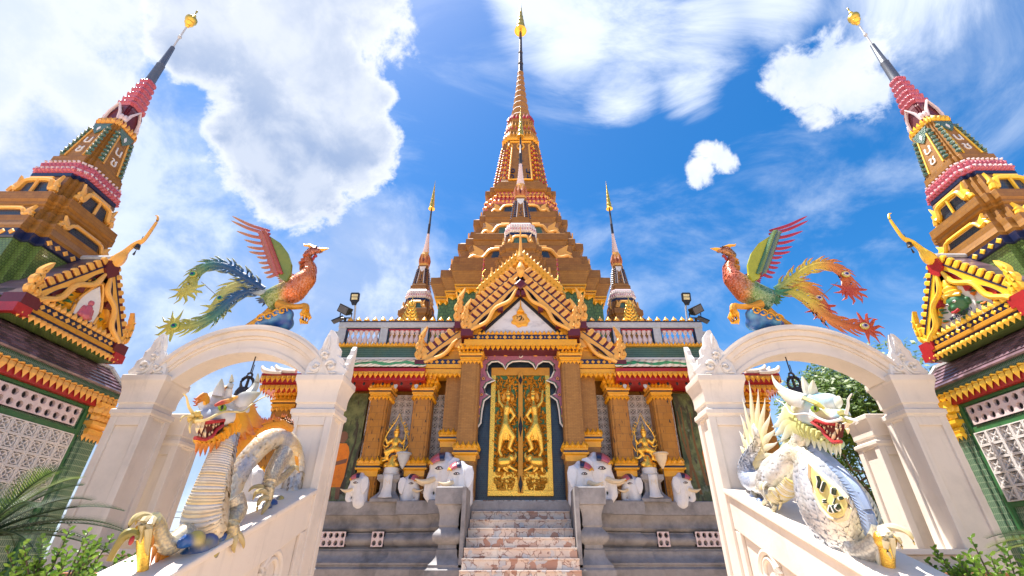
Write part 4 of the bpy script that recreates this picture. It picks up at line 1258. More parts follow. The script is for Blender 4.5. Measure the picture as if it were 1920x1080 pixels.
# bell body with lettered panel
trd('bell_body', 'towerb', [(1.22, 15.78), (1.16, 15.95), (1.0, 17.4), (.86, 18.75), (.80, 18.95)])
for a in range(4):
    def W(u, o, z):
        f_ = (z - 15.9) / 2.9; rr_ = 1.19 - .35 * f_
        x, y = u, -(rr_ + o)
        for _ in range(a): x, y = -y, x
        return Vector((x, 16 + y, z))
    pf = MB()
    for q in (-1, 1):
        pf.tube([W(q * .52, .02, 15.98), W(q * .40, .02, 18.5)], .055, 6)
        pf.tube([W(q * .40, .02, 18.5), W(q * .52, .02, 18.66), W(q * .60, .02, 18.45), W(q * .5, .02, 18.35)], .05, 6)
    pf.tube([W(-.55, .02, 15.98), W(.55, .02, 15.98)], .05, 6); pf.tube([W(-.5, .02, 18.75), W(.5, .02, 18.75)], .06, 6)
    pf.tube([W(.16 * math.cos(t_), .03, 18.4 + .22 * math.sin(t_)) for t_ in [2 * PI * i / 12 for i in range(13)]], .045, 6)
    pfo = pf.build('panel_frame', 'gold', tower, smooth=True)
    tp_ = MB(); tq = MB()
    for q in (-1, 1):
        for j in range(13):
            z_ = 16.05 + .18 * j
            for i in range(3):
                f_ = (z_ - 15.9) / 2.9; u0 = (.60 - .12 * f_) + .14 * i * (1 - .25 * f_)
                mb_ = (tp_, tq)[(i + j) % 2]
                y_ = 0 if i < 2 else -.16
                mb_.teeth(W(q * (u0 - .055), y_ + .0, z_), W(q * (u0 + .055), y_ + .0, z_), 1, .17, (W(0, 1, 16) - W(0, 0, 16)), 1.0, .05)
    tp_.build('leaf_scales', 'red', pfo); tq.build('leaf_scales', 'gold', pfo)
    if a == 0:
        for txt, z_, sz in (('๖', 17.35, .42), ('ธ', 16.98, .40), ('อ ะ บุ', 16.62, .48), ('ก ๓ ม', 16.22, .46)):
            f_ = (z_ - 15.9) / 2.9
            glyphs(txt, 'lettering', 'navy', pfo, (0, 16 - (1.19 - .35 * f_) - .01, z_), (PI / 2 - .12, 0, 0), sz, .02)
trd('neck', 'gold', [(.84, 18.95), (.90, 19.0), (.90, 19.1), (.80, 19.18)])
trd('stage', 'towerb', [(.76, 19.18), (.72, 19.7), (.76, 19.75), (.76, 19.9), (.62, 19.95), (.60, 20.6), (.64, 20.66), (.64, 20.8), (.52, 20.85)])
sg = MB(); rteeth(sg, .78, 19.2, .5, 7, th=.06); rteeth(sg, .66, 19.95, .6, 6, th=.06); sg.build('stage_leaves', 'goldd', tower)
sg = MB(); rteeth(sg, .70, 19.75, .4, 5, th=.08, w=.7); rteeth(sg, .6, 20.7, .5, 5, th=.07); sg.build('stage_petals', 'red', tower)
z_ = 20.85; r_ = .56; k = 0
while z_ < 25.3:
    h_ = .56 - .012 * k
    rg = MB(); rg.lathe([(r_ * .78, 0), (r_ * .80, h_ * .25), (r_ * .98, h_ * .80), (r_, h_ * .88)], 12, (0, 16, z_))
    ro = rg.build('spire_ring', 'brown', tower, smooth=True)
    rr_ = MB(); rr_.lathe([(r_ * .9, h_ * .88), (r_ * 1.0, h_ * .885), (r_ * .96, h_ * .98), (r_ * .8, h_)], 12, (0, 16, z_)); rr_.build('ring_grey_edge', 'steel', ro)  # steel-grey edge round the top of each ring
    z_ += h_; r_ *= .872; k += 1
sh = MB(); sh.lathe([(.15, 0), (.14, .8), (.16, .82), (.16, .88), (.13, .9), (.115, 1.9), (.135, 1.92), (.135, 1.98), (.105, 2.0), (.08, 4.1)], 10, (0, 16, z_)); sh.build('needle', 'bronze', tower, smooth=True)
def crown(par, c, R0, H, mat='leafgold'):
    mb = MB(); n = 7; prof = []
    for k in range(n):
        f = k / n; r0 = R0 * (1 - f) ** 1.15; r1 = R0 * (1 - (k + .9) / n) ** 1.15
        prof += [(r0, H * f), (r0 * .98, H * (f + .02)), (max(.004, r1 * .9), H * (f + .9 / n))]
    prof += [(.004, H)]
    mb.lathe(prof, 12, c)
    o = mb.build('tiered_crown', mat, par, smooth=True)
    rg = MB()
    n2 = 14
    rg.tube([(c[0] + R0 * 1.03 * math.cos(2 * PI * i / n2), c[1] + R0 * 1.03 * math.sin(2 * PI * i / n2), c[2]) for i in range(n2 + 1)], R0 * .1, 6)
    rg.build('crown_hoop', mat, o, smooth=True)
    return o
crown(tower, (0, 16, 29.7), .34, 3.4)

# ------------------------------------------------------------------ small spires on the three porches
def small_spire(loc, label):
    c = (0, 0, 0)
    sp = thing('porch_spire', (0, 0, 0), label, 'spire', 'small spires round the tower')
    z0 = 6.4
    def rd_(name, mat, prof, sm=False):
        mb = MB(); mb.redent([(r, z - z0) for r, z in prof], c); return mb.build(name, mat, sp, smooth=sm)
    rd_('green_base', 'greenr', [(.96, 6.4), (.96, 8.12)]); rd_('dark_band', 'navy', [(.98, 8.10), (1.0, 8.12), (1.0, 8.26), (.97, 8.28)])
    rd_('gilt_band', 'gold', [(.97, 8.28), (1.02, 8.29), (1.02, 8.33), (.98, 8.34)])
    rd_('base', 'towerb', [(.97, 8.34), (1.0, 8.40), (1.0, 8.55), (.9, 8.6)])
    rd_('tier', 'towerb', [(.84, 8.6), (.80, 8.98), (.72, 9.0), (.70, 9.08), (.76, 9.2), (.78, 9.22), (.78, 9.34), (.6, 9.36), (.58, 9.5), (.60, 9.56), (.66, 9.62), (.66, 9.82), (.60, 9.86)])
    rd_('tier', 'towerb', [(.52, 9.86), (.48, 10.27)])
    antefix(.84, 8.62 - z0, 8.98 - z0, sp, c, win='greend', double=True)
    antefix(.51, 9.88 - z0, 10.25 - z0, sp, c, win='greend', double=True)
    rd_('dark_band', 'navy', [(.44, 10.27), (.46, 10.29), (.46, 10.38), (.42, 10.39)])
    rd_('lotus_core', 'pinkwhite', [(.42, 10.39), (.50, 10.46), (.50, 10.50), (.44, 10.56), (.46, 10.72), (.42, 10.80), (.36, 10.84)])
    l_ = MB(); rteeth(l_, .44, 10.40 - z0, .20, 8, c, .06, 1.0); rteeth(l_, .43, 10.56 - z0, .22, 8, c, .05, 1.0); l_.build('lotus_petals', 'white2', sp)
    l_ = MB(); rteeth(l_, .48, 10.55 - z0, -.09, 8, c, .03, .6); l_.build('rose_petal_tips', 'rose', sp)  # narrow rose leaves hanging over the pale petals
    rd_('plate', 'towerb', [(.35, 10.84), (.37, 10.90), (.37, 11.06), (.32, 11.10)])
    rd_('bell_body', 'towerb', [(.31, 11.10), (.27, 11.5), (.205, 12.0), (.21, 12.04), (.21, 12.1)])
    sc1, sc2 = MB(), MB()
    for a in range(4):
        def W(u, o, z):
            f_ = (z - 11.1) / .9; rr_ = .312 - .105 * f_
            x, y = u, -(rr_ + o)
            for _ in range(a): x, y = -y, x
            return Vector((x, y, z - z0))
        for q in (-1, 1):
            for j in range(8):
                z_ = 11.14 + .10 * j; f_ = (z_ - 11.1) / .9
                (sc1 if j % 2 else sc1).teeth(W(q * (.20 - .065 * f_ - .045), .0, z_), W(q * (.20 - .065 * f_ + .045), .0, z_), 1, .10, W(0, 1, 11.1) - W(0, 0, 11.1), 1.0, .03)
            sc2.tube([W(q * .135, .01, 11.14), W(q * .085, .01, 11.9)], .014, 5)
        sc2.prism([(-.13, 12.02 - z0), (.13, 12.02 - z0), (.09, 11.86 - z0), (0, 11.74 - z0), (-.09, 11.86 - z0)], lambda u, w, t: W(u, t - .012, w + z0), 0, .03)
        txt = MB(); txt.tube([W(-.05, .006, 11.2), W(.05, .006, 11.22), W(.0, .006, 11.3), W(-.045, .006, 11.33), W(.045, .006, 11.38), W(.0, .006, 11.48), W(.02, .006, 11.58)], .018, 5); txt.build('lettering', 'navy', sp)
    sc1.build('leaf_scales', 'navy', sp); sc2.build('panel_frame', 'white2', sp)
    rd_('niche_stage', 'cream', [(.19, 12.1), (.19, 12.2), (.16, 12.24), (.16, 12.7), (.13, 12.82)])
    l_ = MB(); rteeth(l_, .185, 12.22 - z0, .5, 2, c, .04, 1.0); l_.build('niche_gable', paint('niche_orange', (.5, .17, .06), .4) if 'niche_orange' not in bpy.data.materials else bpy.data.materials['niche_orange'], sp)
    for a in range(4):
        x, y = 0, -.2
        for _ in range(a): x, y = -y, x
        l_ = MB(); l_.ball((x, y, 12.38 - z0), .06, 6, 5, (.6, .6, 1.6)); l_.build('niche', 'maroon', sp)
    z_ = 12.82; r_ = .15
    for k in range(9):
        rg = MB(); rg.lathe([(r_ * .8, 0), (r_ * .95, .08), (r_, .10), (r_ * .75, .118)], 10, (0, 0, z_ - z0)); rg.build('spire_ring', 'pinkwhite', sp, smooth=True)
        z_ += .118; r_ *= .9
    sh = MB(); sh.lathe([(.058, 0), (.055, .5), (.062, .52), (.05, .56), (.032, 1.5)], 8, (0, 0, z_ - z0)); sh.build('needle', 'bronze', sp, smooth=True)
    crown(sp, (0, 0, 15.33 - z0), .135, 1.75)
    sp.location = loc
    return sp
s0 = small_spire((-4.07, 16, 6.4), 'small spire with pale lotus band standing left of the main tower')
for loc, lab in (((4.07, 16, 6.4), 'small spire with pale lotus band standing right of the main tower'),
                 ((0, 11.98, 6.5), 'small spire with pale lotus band rising directly in front of the main tower')):
    s1 = copy_tree(s0); s1.location = loc; s1['label'] = lab

# ------------------------------------------------------------------ elephant heads
def make_elephant():
    el = thing('elephant_statue', (0, 0, 0), 'x', 'elephant statue', 'white elephant heads along the temple front')
    V = lambda *a: a
    caps = [(V(.06, 0, .66), .27, V(-.10, 0, .68), .24), (V(.08, 0, .60), .29, V(.10, 0, .20), .27), (V(.10, 0, .20), .27, V(.12, 0, .0), .27), (V(-.10, 0, .66), .22, V(-.22, 0, .46), .155),
            (V(-.22, 0, .46), .155, V(-.30, 0, .28), .115), (V(-.30, 0, .28), .115, V(-.32, 0, .12), .095), (V(-.32, 0, .12), .095, V(-.24, 0, .02), .085), (V(-.24, 0, .02), .08, V(-.13, 0, .06), .06),
            (V(-.05, 0, .40), .17, V(-.14, 0, .30), .10), (V(-.08, 0, .86), .10, V(.02, 0, .88), .12), (V(-.16, -.10, .46), .08, V(-.24, -.14, .40), .065), (V(-.16, .10, .46), .08, V(-.24, .14, .40), .065),
            (V(-.14, -.15, .64), .075, V(-.12, -.16, .62), .07), (V(-.14, .15, .64), .075, V(-.12, .16, .62), .07)]
    blob(caps, .022, 'head', 'elephant', el, smooth=5)
    for q in (-1, 1):
        tk = MB(); P = spline([(-.20, q * .14, .42, .062), (-.33, q * .18, .36, .055), (-.46, q * .20, .35, .04), (-.60, q * .19, .40, .012)], 4)
        tk.tube([p[:3] for p in P], [p[3] for p in P], 8); tk.build('tusk', 'tusk', el, smooth=True)
        er = MB(); ol = [(.06, .74), (.17, .83), (.29, .80), (.34, .64), (.33, .46), (.25, .28), (.17, .24), (.12, .36), (.07, .52)]
        er.prism([(u, w) for u, w in ol], lambda u, w, t: Vector((u, q * (.25 + .16 * (u - .05) + t), w)), 0, .05, crown=.02); er.build('ear', 'elephant', el, bevel=.012)
        ey = MB(); ey.prism([(-.21, .61), (-.15, .655), (-.08, .65), (-.03, .60), (-.10, .585), (-.16, .585)], lambda u, w, t: Vector((u, q * (.222 + .30 * (u + .15) + t), w)), -.03, .012); eo = ey.build('eye_rim', 'black', el)
        ew = MB(); ew.prism([(-.17, .61), (-.13, .635), (-.09, .63), (-.06, .605), (-.11, .598)], lambda u, w, t: Vector((u, q * (.222 + .30 * (u + .15) + t), w)), .008, .018); ew.build('eye_white', 'white2', eo)
        ep = MB(); ep.prism([(-.125 + .018 * math.cos(a), .616 + .02 * math.sin(a)) for a in [2 * PI * k / 8 for k in range(8)]], lambda u, w, t: Vector((u, q * (.222 + .30 * (u + .15) + t), w)), .014, .024); ep.build('pupil', 'maroon', eo)
    # painted head cloth: bands over the crown of the head
    for nm, mt, a0, a1, sc_ in (('head_cloth', 'rose', -62, -18, 1.03), ('head_cloth_band', 'navy', -20, 2, 1.035), ('head_cloth_hem', 'gold', -72, -60, 1.04)):
        hc = MB(); rings = []
        for i in range(7):
            a = R(a0 + (a1 - a0) * i / 6)
            ring = []
            for j in range(11):
                b_ = R(-78 + 156 * j / 10)
                ring.append((-.03 + sc_ * .34 * math.sin(a) * math.cos(b_ * .55), sc_ * .29 * math.sin(b_), .62 + sc_ * .345 * math.cos(a) * (.25 + .75 * math.cos(b_))))
            rings.append(ring)
        n = 11
        hc.add([p for r in rings for p in r], [(i * n + j, i * n + j + 1, (i + 1) * n + j + 1, (i + 1) * n + j) for i in range(6) for j in range(10)])
        o = hc.build(nm, mt, el, smooth=True); md = o.modifiers.new('s', 'SOLIDIFY'); md.thickness = .03; md.offset = 0
    return el
EP = [(-3.60, 10.98, .62, 12, 'white elephant head facing left, under the painted monk beside the left gate'),
      (-2.46, 11.0, .60, 168, 'white elephant head facing right, between golden statue and stair on the left'),
      (3.60, 10.98, .62, 168, 'white elephant head facing right, below the rightmost front column by the mural'),
      (2.46, 11.0, .60, 12, 'white elephant head facing left, between golden statue and stair on the right'),
      (-1.68, 10.74, 1.02, 8, 'large white elephant head left of the stair with long tusk and pink cap'),
      (1.68, 10.74, 1.02, 172, 'large white elephant head right of the stair with long tusk and pink cap'),
      (-1.29, 10.46, .78, 10, 'smaller white elephant head below the inner door column, left of the steps'),
      (1.29, 10.46, .78, 170, 'smaller white elephant head below the inner door column, right of the steps'),
      (-6.55, 11.86, .95, 20, 'white elephant head seen under the left arch behind the orange-maned dragon'),
      (6.55, 11.86, .95, 160, 'white elephant head seen under the right arch behind the white dragon')]
e0 = make_elephant()
for i, (x, y, s_, rz, lab) in enumerate(EP):
    e = e0 if i == 0 else copy_tree(e0)
    e.location = (x, y, 2.605); e.scale = (s_,) * 3; e.rotation_euler = (0, 0, R(rz)); e['label'] = lab

# ------------------------------------------------------------------ golden guardian statues on draped pedestals
def make_pedestal():
    p = thing('statue_pedestal', (0, 0, 0), 'x', 'pedestal', 'statue pedestals')
    b_ = MB(); b_.sq([(.10, 0), (.10, .06), (.0, .16), (-.04, .22), (-.04, .40), (.03, .46), (.03, .56)], 0, 0, .22, .17); b_.build('block', 'cement', p)
    l_ = MB(); l_.lathe([(.17, .561), (.19, .60), (.17, .64), (.18, .68), (.17, .72)], 14); l_.build('lotus_seat', 'white2', p, smooth=True)
    c_ = MB(); rows = [(.565, -.17, .10), (.566, -.212, .10), (.48, -.215, .10), (.30, -.20, .10), (.16, -.24, .12), (.10, -.285, .15), (.09, -.29, .15)]
    vs = []
    for z, y, w in rows: vs += [(-w, y, z), (0, y - .004, z - .012), (w, y, z)]
    c_.add(vs, [(i * 3 + j, i * 3 + j + 1, i * 3 + j + 4, i * 3 + j + 3) for i in range(len(rows) - 1) for j in range(2)])
    o = c_.build('cloth_runner', 'white2', p, smooth=True); md = o.modifiers.new('s', 'SOLIDIFY'); md.thickness = .008
    k = MB(); k.tube([(-.05, -.219, .36), (-.05, -.219, .45), (0, -.222, .39), (.05, -.219, .45), (.05, -.219, .36)], .006, 5); k.build('cloth_mark', 'tusk', p)
    return p
def make_deity():
    d = thing('guardian_statue', (0, 0, 0), 'x', 'statue', 'golden guardian statues')
    C_ = [((0, 0, .60), .085, (0, 0, .74), .105), ((0, 0, .74), .105, (0, 0, .86), .07), ((0, 0, .90), .05, (0, 0, .98), .075), ((0, 0, 1.0), .08, (0, -.01, 1.03), .075),
          ((0, 0, .56), .11, (-.20, -.06, .46), .085), ((-.20, -.06, .46), .075, (-.17, -.02, .26), .05), ((-.17, -.02, .26), .045, (-.27, -.08, .20), .035),
          ((0, 0, .56), .11, (.20, -.08, .50), .085), ((.20, -.08, .50), .075, (.08, -.06, .32), .05), ((.08, -.06, .32), .045, (.10, -.14, .24), .035),
          ((-.10, 0, .84), .05, (-.22, -.02, .72), .04), ((-.22, -.02, .72), .04, (-.28, -.06, .86), .03), ((.10, 0, .84), .05, (.22, -.03, .70), .04), ((.22, -.03, .70), .04, (.27, -.10, .80), .03),
          ((-.09, .03, .82), .04, (-.24, .02, .62), .03), ((-.24, .02, .62), .03, (-.34, 0, .68), .022), ((0, 0, .30), .10, (-.02, 0, .05), .16), ((.1, 0, .12), .1, (-.16, 0, .08), .1), ((.0, -.02, .2), .09, (.14, -.02, .1), .07)]
    blob(C_, .016, 'body', 'leafgold', d, smooth=2)
    cr = MB(); cr.lathe([(.09, 0), (.095, .03), (.06, .07), (.07, .09), (.045, .14), (.05, .16), (.02, .22), (.005, .36)], 10, (0, 0, 1.05)); cr.build('crown', 'leafgold', d, smooth=True)
    au = MB()
    for q in (-1, 1):
        P = spline([(q * .26, .05, .50, .022), (q * .36, .05, .72, .022), (q * .30, .05, 1.0, .02), (q * .20, .05, 1.22, .018), (q * .10, .05, 1.4, .016), (0, .05, 1.68, .006)], 4)
        au.tube([p[:3] for p in P], [p[3] for p in P], 6)
        for k in range(7):
            p = P[3 + 2 * k]; au.tube([p[:3], (p[0] + q * .06, p[1], p[2] + .05), (p[0] + q * .05, p[1], p[2] + .12)], [.018, .014, .003], 5)
    au.build('flame_arch', 'leafgold', d, smooth=True)
    tr = MB(); tr.tube([(.27, -.10, .35), (.28, -.10, 1.1)], .014, 6); tr.tube([(.28, -.10, 1.1), (.28, -.10, 1.22)], [.016, .003], 6)
    for q in (-1, 1): tr.tube([(.28, -.10, 1.05), (.28 + q * .05, -.10, 1.08), (.28 + q * .045, -.10, 1.2)], [.012, .014, .003], 6)
    tr.build('trident', 'leafgold', d, smooth=True)
    sk = MB()
    for q in (-1, 1):
        P = spline([(q * .05, -.06, .55, .03), (q * .14, -.09, .38, .04), (q * .26, -.06, .28, .03), (q * .36, -.02, .34, .006)], 4)
        sk.tube([p[:3] for p in P], [p[3] for p in P], 6, .5)
    sk.build('sash', 'leafgold', d, smooth=True)
    return d
p0, d0 = make_pedestal(), make_deity()
for i, (x, side) in enumerate(((-2.94, 'left'), (2.94, 'right'))):
    p = p0 if i == 0 else copy_tree(p0); d = d0 if i == 0 else copy_tree(d0)
    p.location = (x, 11.05, 2.6); p['label'] = 'dark grey pedestal with white cloth runner between columns on the %s' % side
    d.location = (x + (.0 if i == 0 else -.02), 11.05, 3.32); d['label'] = 'golden dancing deity with trident and flame arch, %s of the stair' % side
    d.scale = (.82 if i == 0 else -.82, .82, .76)
    bo = thing('offering_bowl', (x + .27, 10.92, 3.2), 'pale stone bowl hanging beside the %s golden deity' % side, 'bowl', 'offering bowls by the deities')
    lb_ = MB(); lb_.lathe([(.01, 0), (.06, .08), (.13, .22), (.14, .3), (.18, .32), (.17, .35), (.12, .35)], 12, (x + .27, 10.90, 3.28)); lb_.build('bowl', 'tusk' if i else 'greyp', bo, smooth=True)
    ls_ = MB(); ls_.tube([(x + .27, 10.90, 2.6), (x + .27, 10.90, 3.3)], .012, 6); ls_.build('stand', 'iron', bo)

# ------------------------------------------------------------------ floodlights on the parapet
for sx, side in ((-1, 'left'), (1, 'right')):
    f1 = thing('street_light', (sx * 4.62, 11.32, 7.16), 'flat black lamp head with two yellow panels on the %s parapet' % side, 'lamp', 'lamps on the parapet')
    a = MB(); a.tube([(sx * 4.62, 11.32, 7.16), (sx * 4.66, 11.30, 7.62), (sx * 4.66, 11.24, 7.70)], .025, 8); a.build('pole', 'greyp', f1, smooth=True)
    h_ = MB(); cx, cy, cz = sx * 4.66, 11.18, 7.66
    def H(u, w, t, cx=cx, cy=cy, cz=cz, k_=.84):   # head plane tipped towards the ground
        return Vector((cx + u * k_, cy - .16 * w - t * .95, cz + w * .95 * k_ - t * .2))
    h_.prism([(-.06, -.02), (-.10, .08), (-.15, .14), (-.15, .40), (-.12, .43), (.12, .43), (.15, .40), (.15, .14), (.10, .08), (.06, -.02)], H, 0, .05); h_.build('lamp_head', 'lampblack', f1)
    for w0 in (.17, .28):
        pn_ = MB(); pn_.prism([(-.10, w0), (.10, w0), (.10, w0 + .085), (-.10, w0 + .085)], H, .05, .056); pn_.build('led_panel', 'lampface', f1)
    f2 = thing('floodlight', (sx * 4.98, 11.5, 7.0), 'big black box floodlight on a bracket at the %s parapet corner' % side, 'floodlight', 'lamps on the parapet')
    b_ = MB(); b_.tube([(sx * 4.98, 11.5, 7.0), (sx * 4.94, 11.45, 7.25), (sx * 4.92, 11.4, 7.36)], .035, 8)
    b_.tube([(sx * 4.92 - .16, 11.38, 7.5), (sx * 4.92 - .16, 11.4, 7.36), (sx * 4.92 + .16, 11.4, 7.36), (sx * 4.92 + .16, 11.38, 7.5)], .02, 6); b_.build('bracket', 'lampblack', f2)
    hb = MB(); c_ = Vector((sx * 4.90, 11.30, 7.56))
    R3 = Matrix.Rotation(R(-28 * sx), 3, 'Y') @ Matrix.Rotation(R(25), 3, 'X')
    vs = []
    for y_, k_ in ((-.16, 1.0), (.12, .72)):
        for x_, z_ in ((-.17, -.12), (.17, -.12), (.17, .12), (-.17, .12)): vs.append(c_ + R3 @ Vector((x_ * k_, y_, z_ * k_)))
    hb.hexa(vs); hbo = hb.build('lamp_box', 'lampblack', f2, bevel=.012)
    gl = MB(); gl.hexa([c_ + R3 @ Vector((x_, y_, z_)) for y_ in (-.158, -.168) for x_, z_ in ((-.14, -.09), (.14, -.09), (.14, .09), (-.14, .09))]); gl.build('lens', 'steel', hbo)
    f3 = thing('panel_light', (sx * 5.24, 11.9, 6.9), 'small flat black panel lamp on a thin rod at the %s roof corner' % side, 'lamp', 'lamps on the parapet')
    a = MB(); a.tube([(sx * 5.24, 11.9, 6.9), (sx * 5.24, 11.88, 7.5)], .014, 6); a.build('rod', 'greyp', f3)
    hb = MB(); c_ = Vector((sx * 5.32, 11.86, 7.54)); R3 = Matrix.Rotation(R(28 * sx), 3, 'Y')
    hb.hexa([c_ + R3 @ Vector((x_, y_, z_)) for z_ in (-.02, .02) for x_, y_ in ((-.17, -.1), (.17, -.1), (.17, .1), (-.17, .1))]); hb.build('lamp_panel', 'lampblack', f3)

# ------------------------------------------------------------------ gates: pillars, arch, sloping dragon wall
def make_gate(sx, xo, label):
    gt = thing('archway', (sx * 5.3, 8.4, 0), label, 'archway', 'white archways before the temple')
    side = 'left' if sx < 0 else 'right'
    def pillar(xc, yc, hx, hy, z1, zt, name='pillar'):
        p = MB(); p.box(sx * xc - hx, sx * xc + hx, yc - hy, yc + hy, 0, z1)
        po = p.build(name, 'white', gt)
        fr = MB(); b_ = .09; t_ = .045
        for q in (-1, 1):       # raised borders on front and flanks
            x0 = sx * xc + q * (hx - b_ / 2)
            fr.box(x0 - b_ / 2 - (t_ if q < 0 else 0), x0 + b_ / 2 + (t_ if q > 0 else 0), yc - hy - t_, yc - hy + b_, 0, z1 - .001)
            fr.box(x0 - b_ / 2 - (t_ if q < 0 else 0), x0 + b_ / 2 + (t_ if q > 0 else 0), yc + hy - b_, yc + hy + t_, 0, z1 - .002)
        fr.box(sx * xc - hx + b_, sx * xc + hx - b_, yc - hy - t_ + .001, yc - hy, z1 - .16, z1 - .002)
        fr.build('raised_border', 'white', po, bevel=.012)
        cp = MB(); d = zt - z1
        prof = [(.0, z1 - .02), (.05, z1), (.05, z1 + .03 * d), (.075, z1 + .06 * d), (.075, z1 + .16 * d), (.02, z1 + .20 * d), (.02, z1 + .30 * d), (.045, z1 + .33 * d), (.045, z1 + .38 * d)] + arc(.045, z1 + .38 * d, .10, z1 + .82 * d, -.02) + [(.115, z1 + .85 * d), (.115, zt - .01), (.105, zt)]
        cp.sq(prof, sx * xc, yc, hx, hy); cp.build('capital', 'white', po, smooth=True, bevel=.006)
        return po
    inner = pillar(3.715, 8.42, .325, .24, 3.72, 4.48)
    outer = pillar(xo, 8.42, .30, .24, 3.72, 4.48)
    pillar(xo - .12, 9.25, .30, .26, 3.38, 3.97, 'rear_post')
    # arch: outer and inner curves between the capitals
    x0, x1 = 3.50, xo + .06
    cx = (x0 + x1) / 2; hc = (x1 - x0) / 2
    def curve(hc_, zs, zt, f):
        s_ = zt - zs; Rr = (hc_ ** 2 + s_ ** 2) / (2 * s_); a = math.asin(hc_ / Rr); t_ = (2 * f - 1) * a
        return Vector((cx + Rr * math.sin(t_), zt - Rr + Rr * math.cos(t_)))
    N = 28
    ah = MB()
    for r0, r1, d0, d1 in ((0.0, .16, 8.20, 8.64), (.162, .50, 8.235, 8.605), (.502, .60, 8.20, 8.64), (.602, .80, 8.15, 8.69), (.802, .90, 8.09, 8.75), (.902, 1.0, 8.12, 8.72)):
        rings = []
        for k in range(N + 1):
            f = k / N
            pi_, po_ = curve(hc - .50, 4.40, 4.97, f), curve(hc, 4.47, 5.53, f)
            a, b_ = pi_.lerp(po_, r0), pi_.lerp(po_, r1)
            rings.append([(sx * a.x, d0, a.y), (sx * a.x, d1, a.y), (sx * b_.x, d1, b_.y), (sx * b_.x, d0, b_.y)])
        ah.rings(rings)
    ah.build('arch', 'white', gt)
    # carved corner leaves on the capitals
    def leaf(pil, xc, scale, flip):
        base = [(-.42, 0), (-.47, .10), (-.38, .20), (-.36, .34), (-.25, .42), (-.25, .56), (-.15, .68), (-.13, .84), (-.02, .98), (.05, 1.0), (.10, .88), (.15, .74), (.17, .60), (.26, .50), (.27, .36), (.38, .26), (.42, .10), (.42, 0)]
        T1 = lambda u, w, t: Vector((sx * xc + sx * u * .95, 8.24 - t - .06 * w, 4.482 + w))
        o = MB(); o.prism([(flip * u * scale + (-.04 * flip), w * scale) for u, w in base], T1, 0, .09, crown=.02)
        oo = o.build('carved_leaf', 'white2', pil)
        rl = MB()
        for (u, w, r_, tw) in ((-.16, .20, .12, 1), (.16, .18, .10, -1), (0, .42, .08, 1)):
            pts = [(u + r_ * (1 - k / 16) * math.cos(tw * k * .55), w + r_ * (1 - k / 16) * math.sin(tw * k * .55)) for k in range(13)]
            rl.tube([T1(flip * a * scale, b_ * scale, .125) for a, b_ in pts], .034 * scale, 6)
        rl.tube([T1(flip * a * scale, b_ * scale, .11) for a, b_ in spline([(-.3, .05), (-.1, .08), (.0, .3), (-.04, .6), (.02, .9)], 4)], [.03 * scale] * 16 + [.005], 6)
        rl.tube([T1(flip * a * scale, b_ * scale, .11) for a, b_ in spline([(.32, .06), (.12, .08), (.06, .3), (.08, .55), (.03, .8)], 4)], [.025 * scale] * 16 + [.005], 6)
        rl.build('carved_scroll', 'white2', oo, smooth=True)
        xs = sx * (xc - flip * .0) - sx * .30 * (1 if flip > 0 else -1)
        T2 = lambda u, w, t: Vector((xs - sx * flip * (t + .10 * w), 8.42 + u * .6, 4.482 + w * .9))
        o2 = MB(); o2.prism([(u * scale, w * scale * .85) for u, w in base], T2, 0, .07, crown=.02); o2.build('carved_leaf', 'white2', pil)
    leaf(inner, 3.72, .92, 1); leaf(outer, xo, .84, -1)
    # sloping wall the dragon stands on
    xi, xe = 3.39, 4.04; Dn = 3.3; sl = .377
    zt = lambda D: 2.50 - sl * (8.18 - D)
    wl_ = MB()
    T = lambda u, w, t: Vector((sx * (xi + .06 + t), u, w))
    wl_.prism([(Dn, 0), (8.20, 0), (8.20, zt(8.20) - .02), (Dn, zt(Dn) - .02)], T, 0, xe - xi - .12)
    wo = wl_.build('sloping_wall', 'white', gt)
    for xa, xb, nm in ((xi, xi + .061, 'wall_border'), (xe - .061, xe, 'wall_border')):
        T2 = lambda u, w, t: Vector((sx * (xa + t), u, w))
        b1 = MB()
        b1.prism([(Dn, zt(Dn) - .62), (8.199, zt(8.2) - .55), (8.199, zt(8.2) - .04), (Dn, zt(Dn) - .04)], T2, 0, xb - xa)
        b1.prism([(7.98, .0), (8.198, .0), (8.198, zt(8.0) - .50), (7.98, zt(7.98) - .545)], T2, .0005, xb - xa - .0005)
        b1.build(nm, 'white', wo, bevel=.015)
    cpg = MB(); Tc = lambda u, w, t: Vector((sx * (xi - .05 + t), u, w))
    cpg.prism([(Dn, zt(Dn) - .04), (8.17, zt(8.17) - .04), (8.17, zt(8.17) + .04), (Dn, zt(Dn) + .04)], Tc, 0, xe - xi + .10); cpg.build('wall_coping', 'white', wo, bevel=.02)
    rg = MB(); n = 24
    for rad, th in ((.26, .05), (.17, .035)):
        rg.tube([(sx * (xi + .045), 7.35 + rad * math.cos(2 * PI * k / n), 1.36 + rad * math.sin(2 * PI * k / n)) for k in range(n + 1)], th, 8)
    rg.build('round_moulding', 'white', wo, smooth=True)
    lw = MB(); a, b_ = sorted((sx * 4.05, sx * (xo - .3))); lw.box(a, b_, 8.1, 8.6, 0, 1.58); lw.box(a, b_, 8.02, 8.68, 1.582, 1.66)
    lw.build('low_wall', 'white', gt, bevel=.01)
    tc_ = MB(); tc_.box(a, b_, 7.6, 8.099, 0, 1.36); tc_.build('terracotta_bench', paint('terracotta_' + side, (.42, .17, .07), .6), gt, bevel=.01)
    # bell on a rod under the arch
    be = thing('hanging_bell', (sx * 5.22, 8.42, 4.4), 'dark bronze bell with looped crown hanging under the %s arch' % side, 'bell', 'bells under the arches')
    bx = sx * 5.24
